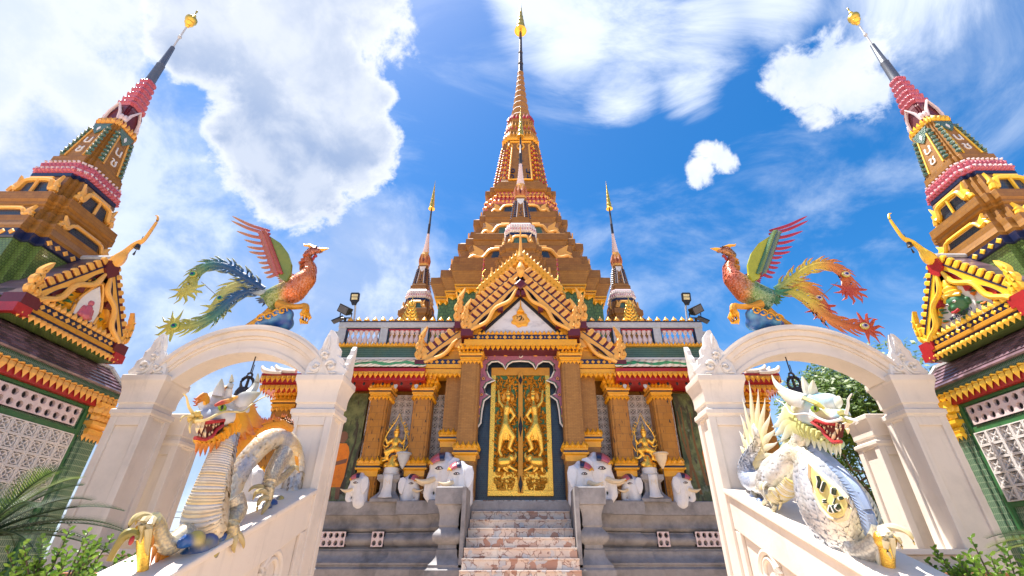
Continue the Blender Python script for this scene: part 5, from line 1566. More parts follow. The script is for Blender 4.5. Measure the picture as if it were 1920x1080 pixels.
    r_ = MB(); r_.tube([(bx, 8.42, 4.62), (bx, 8.42, 4.98)], .012, 6); r_.tube([(bx + .03, 8.42, 4.60), (bx + .03, 8.42, 4.8)], .008, 6); r_.build('rod', 'iron', be)
    rn = MB(); rn.tube([(bx + .05 * math.cos(2 * PI * k / 12), 8.42, 4.58 + .05 * math.sin(2 * PI * k / 12)) for k in range(13)], .02, 6); rn.build('ring', 'iron', be, smooth=True)
    lo = MB()
    for a_ in (0, 60, 120):
        lo.tube([(bx + .12 * math.cos(t_) * math.cos(R(a_)), 8.42 + .12 * math.cos(t_) * math.sin(R(a_)), 4.42 + .13 * math.sin(t_)) for t_ in [PI * 2 * k / 14 for k in range(15)]], .022, 6)
    lo.build('crown_loops', 'iron', be, smooth=True)
    bb = MB(); bb.lathe([(.05, 4.34), (.12, 4.32), (.155, 4.24), (.16, 4.18), (.175, 4.16), (.18, 3.85), (.20, 3.6), (.23, 3.45), (.235, 3.42), (.20, 3.43)][::-1], 18, (bx, 8.42, 0)); bb.build('bell_body', 'iron', be, smooth=True)
    cl = MB(); cl.tube([(bx, 8.42, 3.5), (bx, 8.42, 3.36)], .03, 8); cl.ball((bx, 8.42, 3.34), .05); cl.build('clapper', 'iron', be)
    return gt
make_gate(-1, 6.97, 'white plaster archway with sloping wall carrying the orange-maned dragon on the left')
make_gate(1, 7.25, 'white plaster archway with sloping wall carrying the white and blue dragon on the right')

# ------------------------------------------------------------------ phoenix statues on the arches
def make_phoenix(sx, label, pal, dx):
    y0 = 8.42
    def A(px, py, dy=0):
        p = at(px, py, y0); return Vector((-sx * p.x + dx, y0 + dy, p.z)) if sx > 0 else Vector((p.x + dx, y0 + dy, p.z))
    base = A(505, 612)
    ph = thing('phoenix_statue', base, label, 'phoenix statue', 'painted phoenixes on the arches')
    caps = [(A(573, 524), .20, A(548, 546), .26), (A(548, 546), .26, A(518, 556), .21), (A(518, 556), .20, A(498, 553), .09), (A(576, 520), .18, A(583, 503), .12), (A(583, 503), .12, A(578, 489), .08),
            (A(578, 489), .08, A(576, 477), .07), (A(576, 477), .07, A(588, 469), .085), (A(588, 469), .085, A(600, 470), .05), (A(530, 560), .17, A(528, 574), .10), (A(510, 560), .15, A(512, 573), .09)]
    xa, xb = A(590, 500).x, A(500, 550).x
    def colr(p):
        f = (p.x - xa) / (xb - xa)
        if p.z > A(580, 480).z: return ramp(((0, pal['head']), (1, pal['neck'])), max(0, min(1, (A(590, 462).z - p.z) / .22)))
        return ramp(pal['body'], max(0, min(1, f + .12 * noise.noise(p * 4))))
    bo_ = blob(caps, .028, 'body', 'scales', ph, colr, 3)
    tail_ = A(470, 560)
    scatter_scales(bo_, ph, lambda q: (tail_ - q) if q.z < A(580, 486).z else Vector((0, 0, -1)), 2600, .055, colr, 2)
    bk = MB(); bk.tube([A(600, 469), A(609, 467), A(617, 466)], [.055, .035, .006], 8); bk.build('beak', 'gold', ph, smooth=True)
    cr = MB()
    for a in ((586, 464), (580, 463), (571, 460)): cr.tube([A(592, 464), A((592 + a[0]) / 2, a[1] + .5), A(*a), A(a[0] - 2, a[1] - 3)], [.03, .035, .025, .005], 6)
    cr.build('crest', 'gold', ph, smooth=True)
    wt = MB(); wt.colour = (.35, .03, .03); wt.ball(A(588, 484), .06, 8, 6, (.6, .4, 1.2)); wt.ball(A(592, 480), .04, 8, 6); wt.build('wattle', 'stat', ph, smooth=True, col=True)
    ey = MB()
    for q in (-1, 1): ey.ball(A(596, 466, q * .075), .02, 6, 5)
    ey.build('eye', 'black', ph)
    # hackle feathers on the neck
    hk = MB()
    for k in range(26):
        f = k / 25; b_ = A(583 - 8 * math.sin(f * 3), 478 + 30 * f, random.uniform(-.1, .1)); d = Vector(((1 if sx > 0 else -1) * random.uniform(.05, .14), random.uniform(-.05, .05), -.13 - .05 * f))
        hk.tube([b_, b_ + d * .5 + Vector(((1 if sx > 0 else -1) * .06, 0, 0)), b_ + d], [.02, .035, .004], 5, cols=[pal['neck'], pal['neck'], pal['hackle']])
    hk.build('neck_hackle', 'stat', ph, smooth=True, col=True)
    # wings: shoulder shield, two covert rows and long primaries, each feather a part
    tips = [(452, 425), (450, 433), (459, 451), (472, 466), (477, 478), (480, 487), (494, 496), (497, 506), (501, 515), (506, 524), (510, 532)]
    roots = [(520, 452), (521, 458), (522, 466), (523, 474), (524, 482), (525, 490), (527, 497), (529, 505), (531, 512), (533, 520), (535, 527)]
    for wside, (dy, sy, sc_) in enumerate(((-.26, -.22, 1.0), (.26, .9, .62))):
        wroot = A(548, 535)
        def Wp(px, py, k=0.0):
            p = A(px, py); v = p - wroot
            return Vector((wroot.x + v.x * sc_, y0 + dy + sy * max(0, v.z) * .35 + k, wroot.z + v.z * (1 if wside == 0 else .55)))
        sh = MB()
        out = [(548, 540), (556, 528), (558, 510), (552, 490), (540, 474), (524, 464), (515, 458), (522, 475), (527, 495), (531, 515), (536, 535)]
        sh.prism([(i, 0) for i in range(len(out))], lambda i, w, t: Wp(*out[int(i)], t), -.035, .035)
        sho = sh.build('wing_shield', 'stat', ph)
        me = sho.data; ca = me.color_attributes.new('Col', 'FLOAT_COLOR', 'POINT')
        for i, v in enumerate(me.vertices): ca.data[i].color = (*lerp(pal['shield'], pal['shield2'], .25 + .5 * (noise.noise(v.co * 3) + .5)), 1)
        rowsc = MB()
        for k in range(22):
            f = k / 21
            for row, (o0, L, cc) in enumerate(((3, 12, pal['cov1']), (11, 13, pal['cov2']))):
                bx_, by_ = 545 - 24 * f - o0 * (1 - .2 * f), 528 - 66 * f + row * 2
                rowsc.tube([Wp(bx_, by_, -.05 - .015 * row), Wp(bx_ - L * .5, by_ - 4 - 3 * f, -.07), Wp(bx_ - L, by_ - 6 - 4 * f, -.05)], [.03, .04, .012], 5, .6, cols=[cc, lerp(cc, pal['shield'], .25), cc])
        rowsc.build('wing_coverts', 'feather', sho, smooth=True, col=True)
        for k, (tp_, rt) in enumerate(zip(tips, roots)):
            fm = MB(); md = ((tp_[0] + rt[0]) / 2, (tp_[1] + rt[1]) / 2 + 4.0)
            P = spline([Wp(*rt, -.02 - .004 * k), Wp(*md, -.03 - .004 * k), Wp(*tp_, 0)], 5)
            fm.tube([Vector(p) for p in P], [.03, .036, .038, .04, .04, .04, .038, .034, .028, .018, .004], 6, .45, (0, 1, 0) if False else (0, 0, 1),
                    cols=[lerp(pal['prim0'], pal['prim1'], i / 10) for i in range(11)])
            fm.build('wing_feather', 'feather', ph, smooth=True, col=True)
    # three long tail plumes with flame fringes and an eye near the tip
    for pts, eye, nm in (([(500, 546), (470, 528), (440, 508), (415, 501), (395, 502), (375, 515), (362, 535), (358, 550)], (371, 522), 0),
                         ([(500, 548), (465, 545), (440, 556), (420, 572), (400, 592), (375, 604), (350, 611), (318, 612)], (330, 613), 1),
                         ([(490, 545), (465, 528), (445, 526), (425, 532), (412, 545), (406, 560), (402, 572)], (410, 556), 2)):
        P = [A(*p, -.10 + .12 * nm) for p in pts]
        S_ = [Vector(p) for p in spline(P, 4)]; n = len(S_)
        pl = MB(); cl = [ramp(pal['tail%d' % nm] if 'tail%d' % nm in pal else pal['tail'], i / (n - 1)) for i in range(n)]
        pl.tube(S_, [.05 + .035 * math.sin(PI * i / n) - (.045 if i == n - 1 else 0) for i in range(n)], 8, .35, (0, 1, 0) if False else (0, 0, 1), cols=cl)
        po = pl.build('tail_plume', 'feather', ph, smooth=True, col=True)
        fr = MB()
        for i in range(2, n - 1, 1):
            d = (S_[min(i + 1, n - 1)] - S_[i - 1]).normalized(); nn = Vector((d.z, 0, -d.x))
            for q in (-1, 1):
                L = .15 + .05 * math.sin(i * 1.7); b_ = S_[i] + nn * q * .035
                fr.tube([b_ - d * .03, b_ + nn * q * L * .5 + d * .03, b_ + nn * q * L * .75 + d * .13, b_ + nn * q * L * .9 + d * .22], [.03, .03, .02, .003], 5, .5, cols=[cl[i], cl[i], lerp(cl[i], pal['tip'], .5), pal['tip']])
        for k in range(7):
            a = R(-100 + 200 * k / 6); d = (S_[-1] - S_[-4]).normalized(); nn = Vector((d.z, 0, -d.x))
            dd = d * math.cos(a) + nn * math.sin(a); b_ = S_[-2]
            fr.tube([b_, b_ + dd * .16 + nn * .03, b_ + dd * .28 - nn * .02, b_ + dd * .38 + nn * .03], [.05, .045, .028, .004], 5, .5, cols=[cl[-1], cl[-1], pal['tip'], pal['tip']])
        fr.build('plume_fringe', 'feather', po, smooth=True, col=True)
        for rr_, cc, o_ in ((.085, (.55, .5, .12), -.05), (.06, pal['eye'], -.065), (.03, (.02, .03, .2), -.08)):
            e_ = MB(); e_.colour = cc; c_ = A(*eye, -.10 + .12 * nm)
            e_.prism([(rr_ * math.cos(2 * PI * k / 12), rr_ * .85 * math.sin(2 * PI * k / 12)) for k in range(12)], lambda u, w, t: Vector((c_.x + u, c_.y + o_ - t, c_.z + w)), 0, .03); e_.build('plume_eye', 'stat', po, col=True)
    # short rump feathers
    for k in range(9):
        rf = MB(); a = k / 8; b_ = A(515 - 8 * a, 545 + 12 * a, random.uniform(-.12, .12)); e_ = A(468 + 22 * a, 548 + 26 * a, random.uniform(-.15, .15))
        m_ = (b_ + e_) / 2 + Vector((0, 0, -.04))
        rf.tube([b_, m_, e_], [.05, .055, .005], 6, .5, cols=[pal['rump0'], lerp(pal['rump0'], pal['rump1'], a), pal['rump1']]); rf.build('rump_feather', 'feather', ph, smooth=True, col=True)
    # legs, claws and blue cloud
    lg = MB(); P = spline([(*A(512, 572, .08), .10), (*A(500, 582, .08), .075), (*A(482, 595, .08), .06), (*A(462, 608, .08), .055), (*A(456, 614, .08), .06)], 4); lg.tube([p[:3] for p in P], [p[3] for p in P], 8); lg.build('leg', 'goldd', ph, smooth=True)
    lg = MB(); P = spline([(*A(526, 574, -.10), .10), (*A(545, 580, -.12), .07), (*A(566, 580, -.12), .06), (*A(577, 579, -.12), .07), (*A(578, 588, -.12), .075)], 4); lg.tube([p[:3] for p in P], [p[3] for p in P], 8); lgo = lg.build('leg', 'goldd', ph, smooth=True)
    for k in range(4):
        cw = MB(); cw.tube([A(577, 586, -.15 + .05 * k), A(572 + 3 * k, 596, -.18 + .06 * k), A(570 + 2 * k, 606, -.16 + .05 * k), A(569 + k, 614 - 2 * k, -.14 + .04 * k)], [.04, .04, .03, .006], 6); cw.build('claw', 'gold', lgo, smooth=True)
    cd = [(A(a, b_, c_), r_, A(a + 3, b_, c_), r_) for a, b_, c_, r_ in ((540, 594, -.1, .13), (528, 598, -.14, .14), (516, 604, -.12, .15), (500, 607, -.1, .13), (532, 606, .0, .17), (510, 609, .05, .16), (486, 609, 0, .09), (524, 590, 0, .10))]
    blob(cd, .03, 'cloud', 'stat', ph, lambda p: lerp((.01, .06, .28), (.10, .32, .52), max(0, min(1, noise.noise(p * 7) + .4))), 2)
    cs = MB()
    for a, b_ in ((540, 594), (528, 598), (516, 604), (500, 607)):
        c_ = A(a, b_); cs.tube([(c_.x + .1 * (1 - k / 14) * math.cos(k * .7), y0 - .26, c_.z + .1 * (1 - k / 14) * math.sin(k * .7)) for k in range(12)], .018, 5)
    cs.build('cloud_scroll', 'gold', ph, smooth=True)
    wr = MB(); wr.tube([A(383, 533, -.1), A(405, 553, .1)], .008, 5); wr.build('brace_wire', 'steel', ph)
    return ph
PL = dict(head=(.32, .05, .03), neck=(.45, .10, .03), hackle=(.55, .35, .18), body=((0, (.78, .20, .02)), (.35, (.66, .14, .02)), (.6, (.26, .28, .04)), (1, (.06, .20, .06))),
          shield=(.24, .26, .03), shield2=(.10, .17, .04), cov1=(.40, .05, .05), cov2=(.45, .10, .10), prim0=(.36, .04, .05), prim1=(.50, .26, .10),
          tail=((0, (.02, .06, .16)), (.35, (.02, .08, .18)), (.6, (.06, .18, .10)), (.8, (.34, .36, .08)), (1, (.55, .50, .10))), tail2=((0, (.05, .12, .18)), (.4, (.45, .45, .15)), (1, (.5, .48, .12))),
          tip=(.42, .42, .08), eye=(.03, .30, .12), rump0=(.45, .5, .45), rump1=(.02, .05, .12))
PR = dict(head=(.38, .06, .03), neck=(.50, .20, .03), hackle=(.60, .40, .05), body=((0, (.62, .10, .02)), (.22, (.58, .16, .02)), (.45, (.14, .26, .06)), (1, (.02, .16, .12))),
          shield=(.50, .45, .02), shield2=(.22, .30, .03), cov1=(.03, .14, .07), cov2=(.03, .10, .14), prim0=(.30, .02, .03), prim1=(.48, .03, .06),
          tail=((0, (.05, .20, .12)), (.15, (.45, .42, .05)), (.35, (.65, .48, .05)), (.55, (.62, .22, .03)), (1, (.45, .06, .03))),
          tip=(.48, .07, .03), eye=(.6, .5, .5), rump0=(.05, .20, .10), rump1=(.04, .14, .03))
make_phoenix(-1, 'phoenix with red wings and yellow-green peacock tail on the left arch', PL, 0)
make_phoenix(1, 'phoenix with yellow and green wings and fiery orange tail on the right arch', PR, -.04)

# ------------------------------------------------------------------ dragons on the sloping walls
def flames(mb, root, tip, r0, c0, c1, sag=(0, 0, 0), n=4):
    root, tip, sag = Vector(root), Vector(tip), Vector(sag)
    pts = []
    for i in range(n + 2):
        f = i / (n + 1)
        w = math.sin(f * PI * 1.6) * .5
        pts.append(root.lerp(tip, f) + sag * w)
    k = len(pts)
    mb.tube(pts, [max(.004, r0 * (1 - (i / (k - 1)) ** 1.6)) for i in range(k)], 6, .55, (0, 0, 1), cols=[lerp(c0, c1, (i / (k - 1)) ** 1.5) for i in range(k)])

def make_dragon(sx, label, spec):
    X0 = 3.70
    def A(px, py, dx=0.0):
        """survey point on the upright plane along the wall, shifted dx towards the stair"""
        return atx(px, py, sx * (X0 - dx))
    base = A(*spec['base'])
    dr = thing('dragon_statue', base, label, 'dragon statue', 'painted dragons on the stair walls')
    pal = spec['pal']
    caps = []
    for chain in spec['body']:
        pts = spline([(*A(p[0], p[1], p[3] if len(p) > 3 else 0), p[2]) for p in chain], 4)
        for a, b_ in zip(pts, pts[1:]): caps.append((a[:3], a[3], b_[:3], b_[3]))
    bo_ = blob(caps, .035, 'body', 'scales', dr, lambda p: pal['body'](p, A), 3)
    cen = [(Vector(c[0]), (Vector(c[2]) - Vector(c[0]))) for c in caps]
    def along(q):
        m_ = min(cen, key=lambda c: (c[0] - q).length_squared); return -m_[1] if m_[1].length else Vector((0, 0, -1))
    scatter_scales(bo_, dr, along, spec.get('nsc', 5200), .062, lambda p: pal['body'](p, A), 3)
    # belly plates
    for chain in spec.get('belly', []):
        S_ = spline([(*A(p[0], p[1], p[3]), p[2]) for p in chain], 8)
        for i, p in enumerate(S_):
            bp = MB(); c_ = Vector(p[:3]); r_ = p[3]
            d = Vector(S_[min(i + 1, len(S_) - 1)][:3]) - Vector(S_[max(i - 1, 0)][:3]); d.normalize()
            a = Vector((1, 0, 0)); n_ = a.cross(d).normalized()
            if n_.y > 0: n_ = -n_
            bp.colour = lerp(pal['belly0'], pal['belly1'], random.random())
            pts = [c_ + a * r_ * math.sin(t_) + n_ * r_ * math.cos(t_) for t_ in [R(-75 + 150 * k / 10) for k in range(11)]]
            bp.tube(pts, [.006, .016, .022, .026, .028, .028, .028, .026, .022, .016, .006], 6)
            bp.build('belly_plate', 'stat', dr, smooth=True, col=True)
    # back crest
    for chain in spec['crest']:
        S_ = spline([A(*p) for p in chain['pts']], chain.get('n', 4))
        rd_ = MB(); ck0 = pal[chain.get('cols', 'crest') + '0']; rd_.tube(S_, [chain.get('r', .09) * .75] * len(S_), 8, .6, cols=[ck0] * len(S_)); rd_.build('crest_ridge', 'stat', dr, smooth=True, col=True)
        for i, (p, q) in enumerate(zip(S_, S_[1:])):
            p, q = Vector(p), Vector(q); d = (q - p).normalized(); n_ = Vector((0, -d.z, d.y)) * chain.get('side', 1)
            f_ = MB(); L = chain['L'] * (.75 + .5 * random.random())
            ck_ = chain.get('cols', 'crest'); flames(f_, p, p + n_ * L - d * L * chain.get('lean', -.5), chain.get('r', .09), pal[ck_ + '0'], pal[ck_ + '1'], d * .05)
            f_.build('crest_flame', 'stat', dr, smooth=True, col=True)
    for a, b_ in spec.get('tail', []):
        f_ = MB(); flames(f_, A(*a), A(*b_), .075, pal['crest1'], pal['crest0'], (0, .05, .05), 6); f_.build('tail_flame', 'stat', dr, smooth=True, col=True)
    # legs with hooked claws
    for lg in spec['legs']:
        P = spline([(*A(p[0], p[1], p[3]), p[2]) for p in lg['pts']], 4)
        l_ = MB(); n = len(P)
        l_.tube([p[:3] for p in P], [p[3] for p in P], 10, cols=[lerp(pal['leg0'], pal['leg1'], i / n) for i in range(n)])
        lo = l_.build('leg', 'scales', dr, smooth=True, col=True)
        for cl_ in lg['claws']:
            c_ = MB(); Q = spline([A(*p) for p in cl_], 3); n = len(Q)
            c_.tube(Q, [.036 * (1 - (i / (n - 1)) ** 2) + .004 for i in range(n)], 7, cols=[lerp(pal['claw0'], pal['claw1'], i / n) for i in range(n)])
            c_.build('claw', 'stat', lo, smooth=True, col=True)
        if 'fringe' in lg:
            fm = MB()
            for (a, b_) in lg['fringe']: flames(fm, A(*a), A(*b_), .05, pal['crest0'], pal['crest1'])
            fm.build('leg_fringe', 'stat', lo, smooth=True, col=True)
    # head
    H = spec['head']
    hc = []
    for p, r0, q, r1 in H['skull']: hc.append((A(*p), r0 * .86, A(*q), r1 * .86))
    hd = blob(hc, .024, 'head', 'stat', dr, lambda p: pal['head'](p, A), 3)
    hj = [(A(*p), r0 * .9, A(*q), r1 * .9) for p, r0, q, r1 in H['jaw']]
    jw = blob(hj, .024, 'lower_jaw', 'stat', dr, lambda p: pal['jaw'](p, A), 2)
    mo = MB(); mo.prism([(i, 0) for i in range(len(H['mouth']))], lambda i, w, t: A(H['mouth'][int(i)][0], H['mouth'][int(i)][1], t), -.12, .14); mo.build('mouth', 'maroon', hd)
    lp_ = MB(); lp_.tube([A(a, b_, .16) for a, b_ in H['lip']], .022, 6); lp_.build('lip', 'red', hd, smooth=True)
    for (a, b_, c_, d_, r_) in H['teeth']:
        for dx in (.14, -.10):
            t_ = MB(); t_.tube([A(a, b_, dx), A((a + c_) / 2, (b_ + d_) / 2, dx + .02), A(c_, d_, dx)], [r_, r_ * .8, .003], 6); t_.build('tooth', 'tusk', hd, smooth=True)
    for dx, q in ((.0, 1), (-.26, -1)):
        for (kind, pts) in H['horns']:
            h_ = MB(); P = spline([(*A(p[0], p[1], dx + p[3]), p[2]) for p in pts], 4); n = len(P)
            h_.tube([p[:3] for p in P], [p[3] for p in P], 8, 1.0 if kind == 'horn' else .4, cols=[lerp(pal['horn0'], pal['horn1'], i / n) for i in range(n)])
            h_.build(kind, 'stat', hd, smooth=True, col=True)
    e_ = MB(); e_.ball(A(*H['eye']), H.get('eye_r', .055), 10, 7, (.7, 1.4, .8)); e_.build('eye', paint('dragon_eye%d' % (sx + 1), (.25, .42, .03), .15, coat=.8), hd, smooth=True)
    ep = MB(); ep.ball(A(H['eye'][0], H['eye'][1], H['eye'][2] + .035), .022, 8, 6, (.6, .7, 1.3)); ep.build('pupil', 'black', hd)
    er = MB(); er.tube([A(*p) for p in H['brow']], [.018, .028, .03, .024, .006][:len(H['brow'])], 6, cols=[pal['brow0'], pal['brow0'], pal['brow1'], pal['brow1'], pal['brow1']][:len(H['brow'])]); er.build('brow', 'stat', hd, smooth=True, col=True)
    for (a, b_, r_) in H['mane'] + [((a[0], a[1] + 3, a[2] - .1), (b_[0] + (b_[0] - a[0]) * .10, b_[1] + 5, b_[2] - .12), r_ * .8) for a, b_, r_ in H['mane']]:
        f_ = MB(); flames(f_, A(*a), A(*b_), r_ * .95, pal['mane0'], pal['mane1'], (0, 0, .09), 6); f_.build('mane_lock', 'stat', hd, smooth=True, col=True)
    for w_ in H['whiskers']:
        f_ = MB(); P = spline([A(*p) for p in w_], 5); n = len(P); f_.tube(P, [.014 * (1 - i / n) + .005 for i in range(n)], 6, cols=[pal['whisk']] * n); f_.build('whisker', 'stat', hd, smooth=True, col=True)
    nb = MB()
    for p in H['nose']: nb.ball(A(*p[:3]), p[3] * .75, 10, 7)
    nb.c = [pal['nose']] * len(nb.v); nb.c = list(nb.c); nb.build('nose', 'stat', hd, smooth=True, col=True)
    # cloud supports bolted to the wall
    for cl_ in spec['cloud']:
        caps = [(A(p[0], p[1], p[2]), p[3], A(p[0] + 1, p[1] + 1, p[2]), p[3]) for p in cl_]
        blob(caps, .03, 'cloud_support', 'stat', dr, lambda p: lerp((.01, .08, .30), (.46, .38, .08), max(0, min(1, noise.noise(p * 6) * 1.3 + .18))), 2)
    return dr, A, caps

WHT, GLD, BLU = (.62, .62, .62), (.55, .36, .09), (.18, .27, .48)
def bodyL(p, A):
    f = noise.noise(p * 2.3) * .5 + .5
    return lerp(lerp(WHT, (.74, .58, .30), .6), BLU if f > .62 else (.72, .46, .10), min(1, abs(f - .5) * 1.9))
def headL(p, A):
    f = noise.noise(p * 5) * .5 + .5
    return lerp((.62, .64, .68), (.22, .30, .45), max(0, f - .35) * 1.1)
palL = dict(body=bodyL, head=headL, jaw=lambda p, A: lerp((.62, .36, .05), (.55, .30, .05), random.random()), belly0=(.56, .55, .54), belly1=(.70, .52, .26), crest0=(.80, .34, .03), crest1=(.42, .05, .02), leg0=(.64, .56, .42), leg1=(.52, .42, .18),
            claw0=(.50, .44, .28), claw1=(.48, .33, .06), horn0=(.55, .57, .62), horn1=(.45, .42, .24), brow0=(.48, .07, .03), brow1=(.70, .32, .03), mane0=(.74, .36, .03), mane1=(.45, .06, .02), whisk=(.66, .52, .22), nose=(.55, .38, .09))
specL = dict(base=(420, 1000), pal=palL,
    body=[[(551, 918, .10, -.02), (556, 888, .115, -.05), (551, 850, .13, -.08), (533, 825, .14, -.10), (505, 824, .145, -.12), (476, 845, .15, -.14), (450, 874, .155, -.16), (430, 908, .165, -.14), (416, 945, .18, -.08), (404, 985, .20, -.02)],
          [(404, 985, .20, -.02), (388, 998, .225, .04), (386, 965, .215, .08), (396, 925, .18, .10), (407, 888, .15, .10), (417, 855, .13, .08), (425, 822, .12, .04), (432, 790, .13, 0)]],
    belly=[[(388, 998, .235, .04), (386, 965, .225, .08), (396, 925, .19, .10), (407, 888, .16, .10), (417, 855, .14, .08), (425, 826, .128, .04)]],
    crest=[dict(pts=[(428, 870), (445, 848), (465, 826), (485, 808), (508, 799), (530, 798), (546, 806)], L=.17, r=.06, n=6, lean=-.5), dict(pts=[(556, 850), (560, 880), (560, 915)], L=.16, n=3, lean=.2), dict(pts=[(540, 942), (520, 948), (505, 952)], L=.14, n=3, r=.06, side=1)],
    legs=[dict(pts=[(436, 935, .13, .16), (446, 957, .11, .24), (436, 980, .08, .30), (438, 1000, .07, .32)], claws=[[(438, 998, .32), (441, 1010, .36), (438, 1028, .36), (440, 1036, .34)], [(439, 996, .32), (449, 1004, .36), (456, 1018, .36), (457, 1028, .34)], [(436, 998, .30), (425, 1010, .30), (420, 1022, .30), (422, 1030, .28)]], fringe=[((446, 945, .05), (458, 925, .0)), ((450, 955, .05), (462, 940, .0)), ((448, 965, .05), (457, 956, 0))]),
          dict(pts=[(370, 990, .13, .05), (345, 1003, .11, .05), (318, 1022, .10, .04), (303, 1010, .085, .02), (296, 985, .075, .0), (286, 975, .085, .0)],
               claws=[[(286, 975, .0), (272, 975, .05), (266, 990, .05), (264, 1012, .03), (266, 1024, .03)], [(286, 974, .05), (280, 985, .1), (278, 1005, .1), (276, 1030, .08), (278, 1042, .08)], [(284, 972, -.05), (265, 966, -.05), (248, 976, -.05), (238, 998, -.05)], [(282, 974, -.1), (262, 972, -.12), (258, 972, -.1), (254, 984, -.1)]],
               fringe=[((315, 1024, .0), (310, 1075, .0)), ((308, 1020, .0), (300, 1078, .0)), ((303, 1012, .0), (290, 1074, .0)), ((299, 1003, .0), (282, 1060, .0)), ((296, 992, 0), (276, 1040, 0))]),
          dict(pts=[(532, 850, .14, .05), (515, 880, .12, .12), (508, 905, .085, .16), (530, 895, .06, .18), (548, 878, .05, .18)], claws=[[(548, 878, .18), (556, 876, .2), (560, 884, .2)]]),
          dict(pts=[(512, 895, .09, .15), (505, 915, .075, .16), (503, 935, .065, .16)], claws=[[(503, 930, .16), (492, 920, .18), (480, 924, .18), (474, 938, .16)], [(503, 934, .16), (492, 934, .2), (484, 946, .2), (482, 960, .2)], [(505, 936, .16), (500, 948, .2), (494, 958, .2), (490, 966, .2)], [(500, 922, .1), (488, 912, .08), (474, 914, .06), (466, 922, .06)]])],
    head=dict(
        skull=[((441, 772, -.02), .20, (425, 762, -.04), .19), ((425, 760, -.04), .17, (402, 752, -.05), .145), ((430, 778, .02), .17, (405, 781, .02), .135), ((405, 781, .02), .135, (382, 782, .02), .105), ((382, 782, .02), .105, (367, 783, .02), .085),
               ((392, 752, -.05), .11, (384, 757, -.05), .09), ((447, 785, -.02), .18, (437, 800, -.02), .15), ((420, 768, .08), .07, (408, 772, .1), .06)],
        jaw=[((440, 808, -.02), .12, (425, 817, -.02), .095), ((425, 817, -.02), .095, (405, 826, -.02), .075), ((405, 826, -.02), .075, (378, 828, -.02), .07), ((378, 828, -.02), .07, (370, 824, -.02), .055)],
        mouth=[(370, 792), (395, 792), (418, 789), (417, 797), (405, 806), (396, 820), (372, 820)], lip=[(366, 821), (385, 824), (398, 818), (406, 806), (418, 797), (420, 788), (404, 790), (384, 793)],
        teeth=[(379, 791, 377, 813, .03), (372, 792, 369, 812, .03), (400, 793, 400, 804, .018), (406, 792, 405, 801, .015), (411, 791, 410, 798, .014), (388, 793, 387, 800, .014), (393, 793, 393, 799, .012), (382, 820, 386, 802, .022), (392, 818, 394, 808, .013), (397, 813, 399, 806, .012), (375, 820, 374, 813, .012)],
        horns=[('horn', [(442, 754, .075, .1), (460, 745, .065, .13), (474, 731, .05, .15), (482, 716, .035, .16), (484, 700, .006, .16)]), ('horn', [(424, 745, .06, .08), (429, 730, .045, .1), (434, 716, .03, .1), (435, 702, .006, .1)]), ('horn', [(408, 742, .065, .04), (413, 726, .05, .05), (416, 710, .006, .05)]), ('ear', [(443, 760, .05, .16), (455, 750, .09, .2), (470, 745, .08, .24), (490, 736, .008, .26)])],
        eye=(417, 764, .16), brow=[(404, 760, .16), (415, 755, .18), (428, 752, .18), (440, 746, .16), (450, 742, .15)],
        mane=[((448, 768, .08), (482, 752, .05), .10), ((450, 778, .08), (491, 775, .06), .12), ((448, 786, .10), (499, 785, .06), .13), ((446, 792, .10), (496, 794, .06), .13), ((442, 798, .12), (481, 808, .06), .14), ((438, 802, .12), (464, 817, .08), .12), ((432, 806, .12), (448, 822, .08), .10), ((424, 812, .12), (432, 829, .1), .09), ((416, 820, .1), (420, 834, .08), .08), ((406, 824, .08), (410, 838, .08), .07), ((396, 828, .06), (398, 841, .06), .07), ((386, 830, .06), (387, 842, .06), .07), ((378, 831, .06), (378, 844, .06), .07), ((371, 829, .06), (370, 841, .06), .06), ((440, 790, .14), (478, 800, .12), .12),
              ((388, 752, .0), (366, 740, .0), .05), ((388, 756, .0), (367, 748, .0), .05), ((424, 740, .06), (418, 726, .08), .06), ((428, 740, .08), (432, 727, .1), .06)],
        whiskers=[[(362, 775, .06), (354, 762, .06), (350, 745, .06), (344, 738, .06)], [(366, 790, .14), (390, 786, .2), (420, 772, .22), (455, 772, .24), (470, 760, .24), (488, 748, .24), (504, 741, .22)], [(362, 780, .08), (352, 779, .1), (342, 782, .1), (338, 790, .1)], [(360, 790, .08), (356, 800, .1), (357, 812, .1)]],
        nose=[(365, 780, .06, .06), (370, 776, .1, .05), (360, 786, .0, .06), (374, 783, .1, .05), (357, 785, .06, .04), (367, 788, .1, .05)]),
    cloud=[[(405, 1014, .16, .13), (388, 1020, .22, .12), (372, 1032, .20, .13), (354, 1048, .14, .12), (368, 1010, .24, .09), (352, 1012, .22, .07), (342, 1018, .18, .06), (415, 1012, .24, .09), (432, 1006, .26, .07), (395, 1036, .24, .09), (380, 1046, .2, .1)], [(500, 948, .1, .07), (510, 945, .08, .08), (525, 935, .05, .06)]])
drL, AL, _ = make_dragon(-1, 'white dragon with flaming orange mane on the left sloping wall', specL)
pb = MB(); c_ = AL(345, 1052, 0); pb.box(c_.x - .2, c_.x + .22, c_.y - .18, c_.y + .22, c_.z - .14, c_.z - .03); pb.build('base_block', 'steel', drL, bevel=.01)
for q in (-.13, .15):
    bt = MB(); bt.lathe([(.05, 0), (.05, .05), (.03, .07), (.005, .075)], 6, (c_.x + q, c_.y - .05, c_.z - .03)); bt.build('bolt', 'maroon', drL)
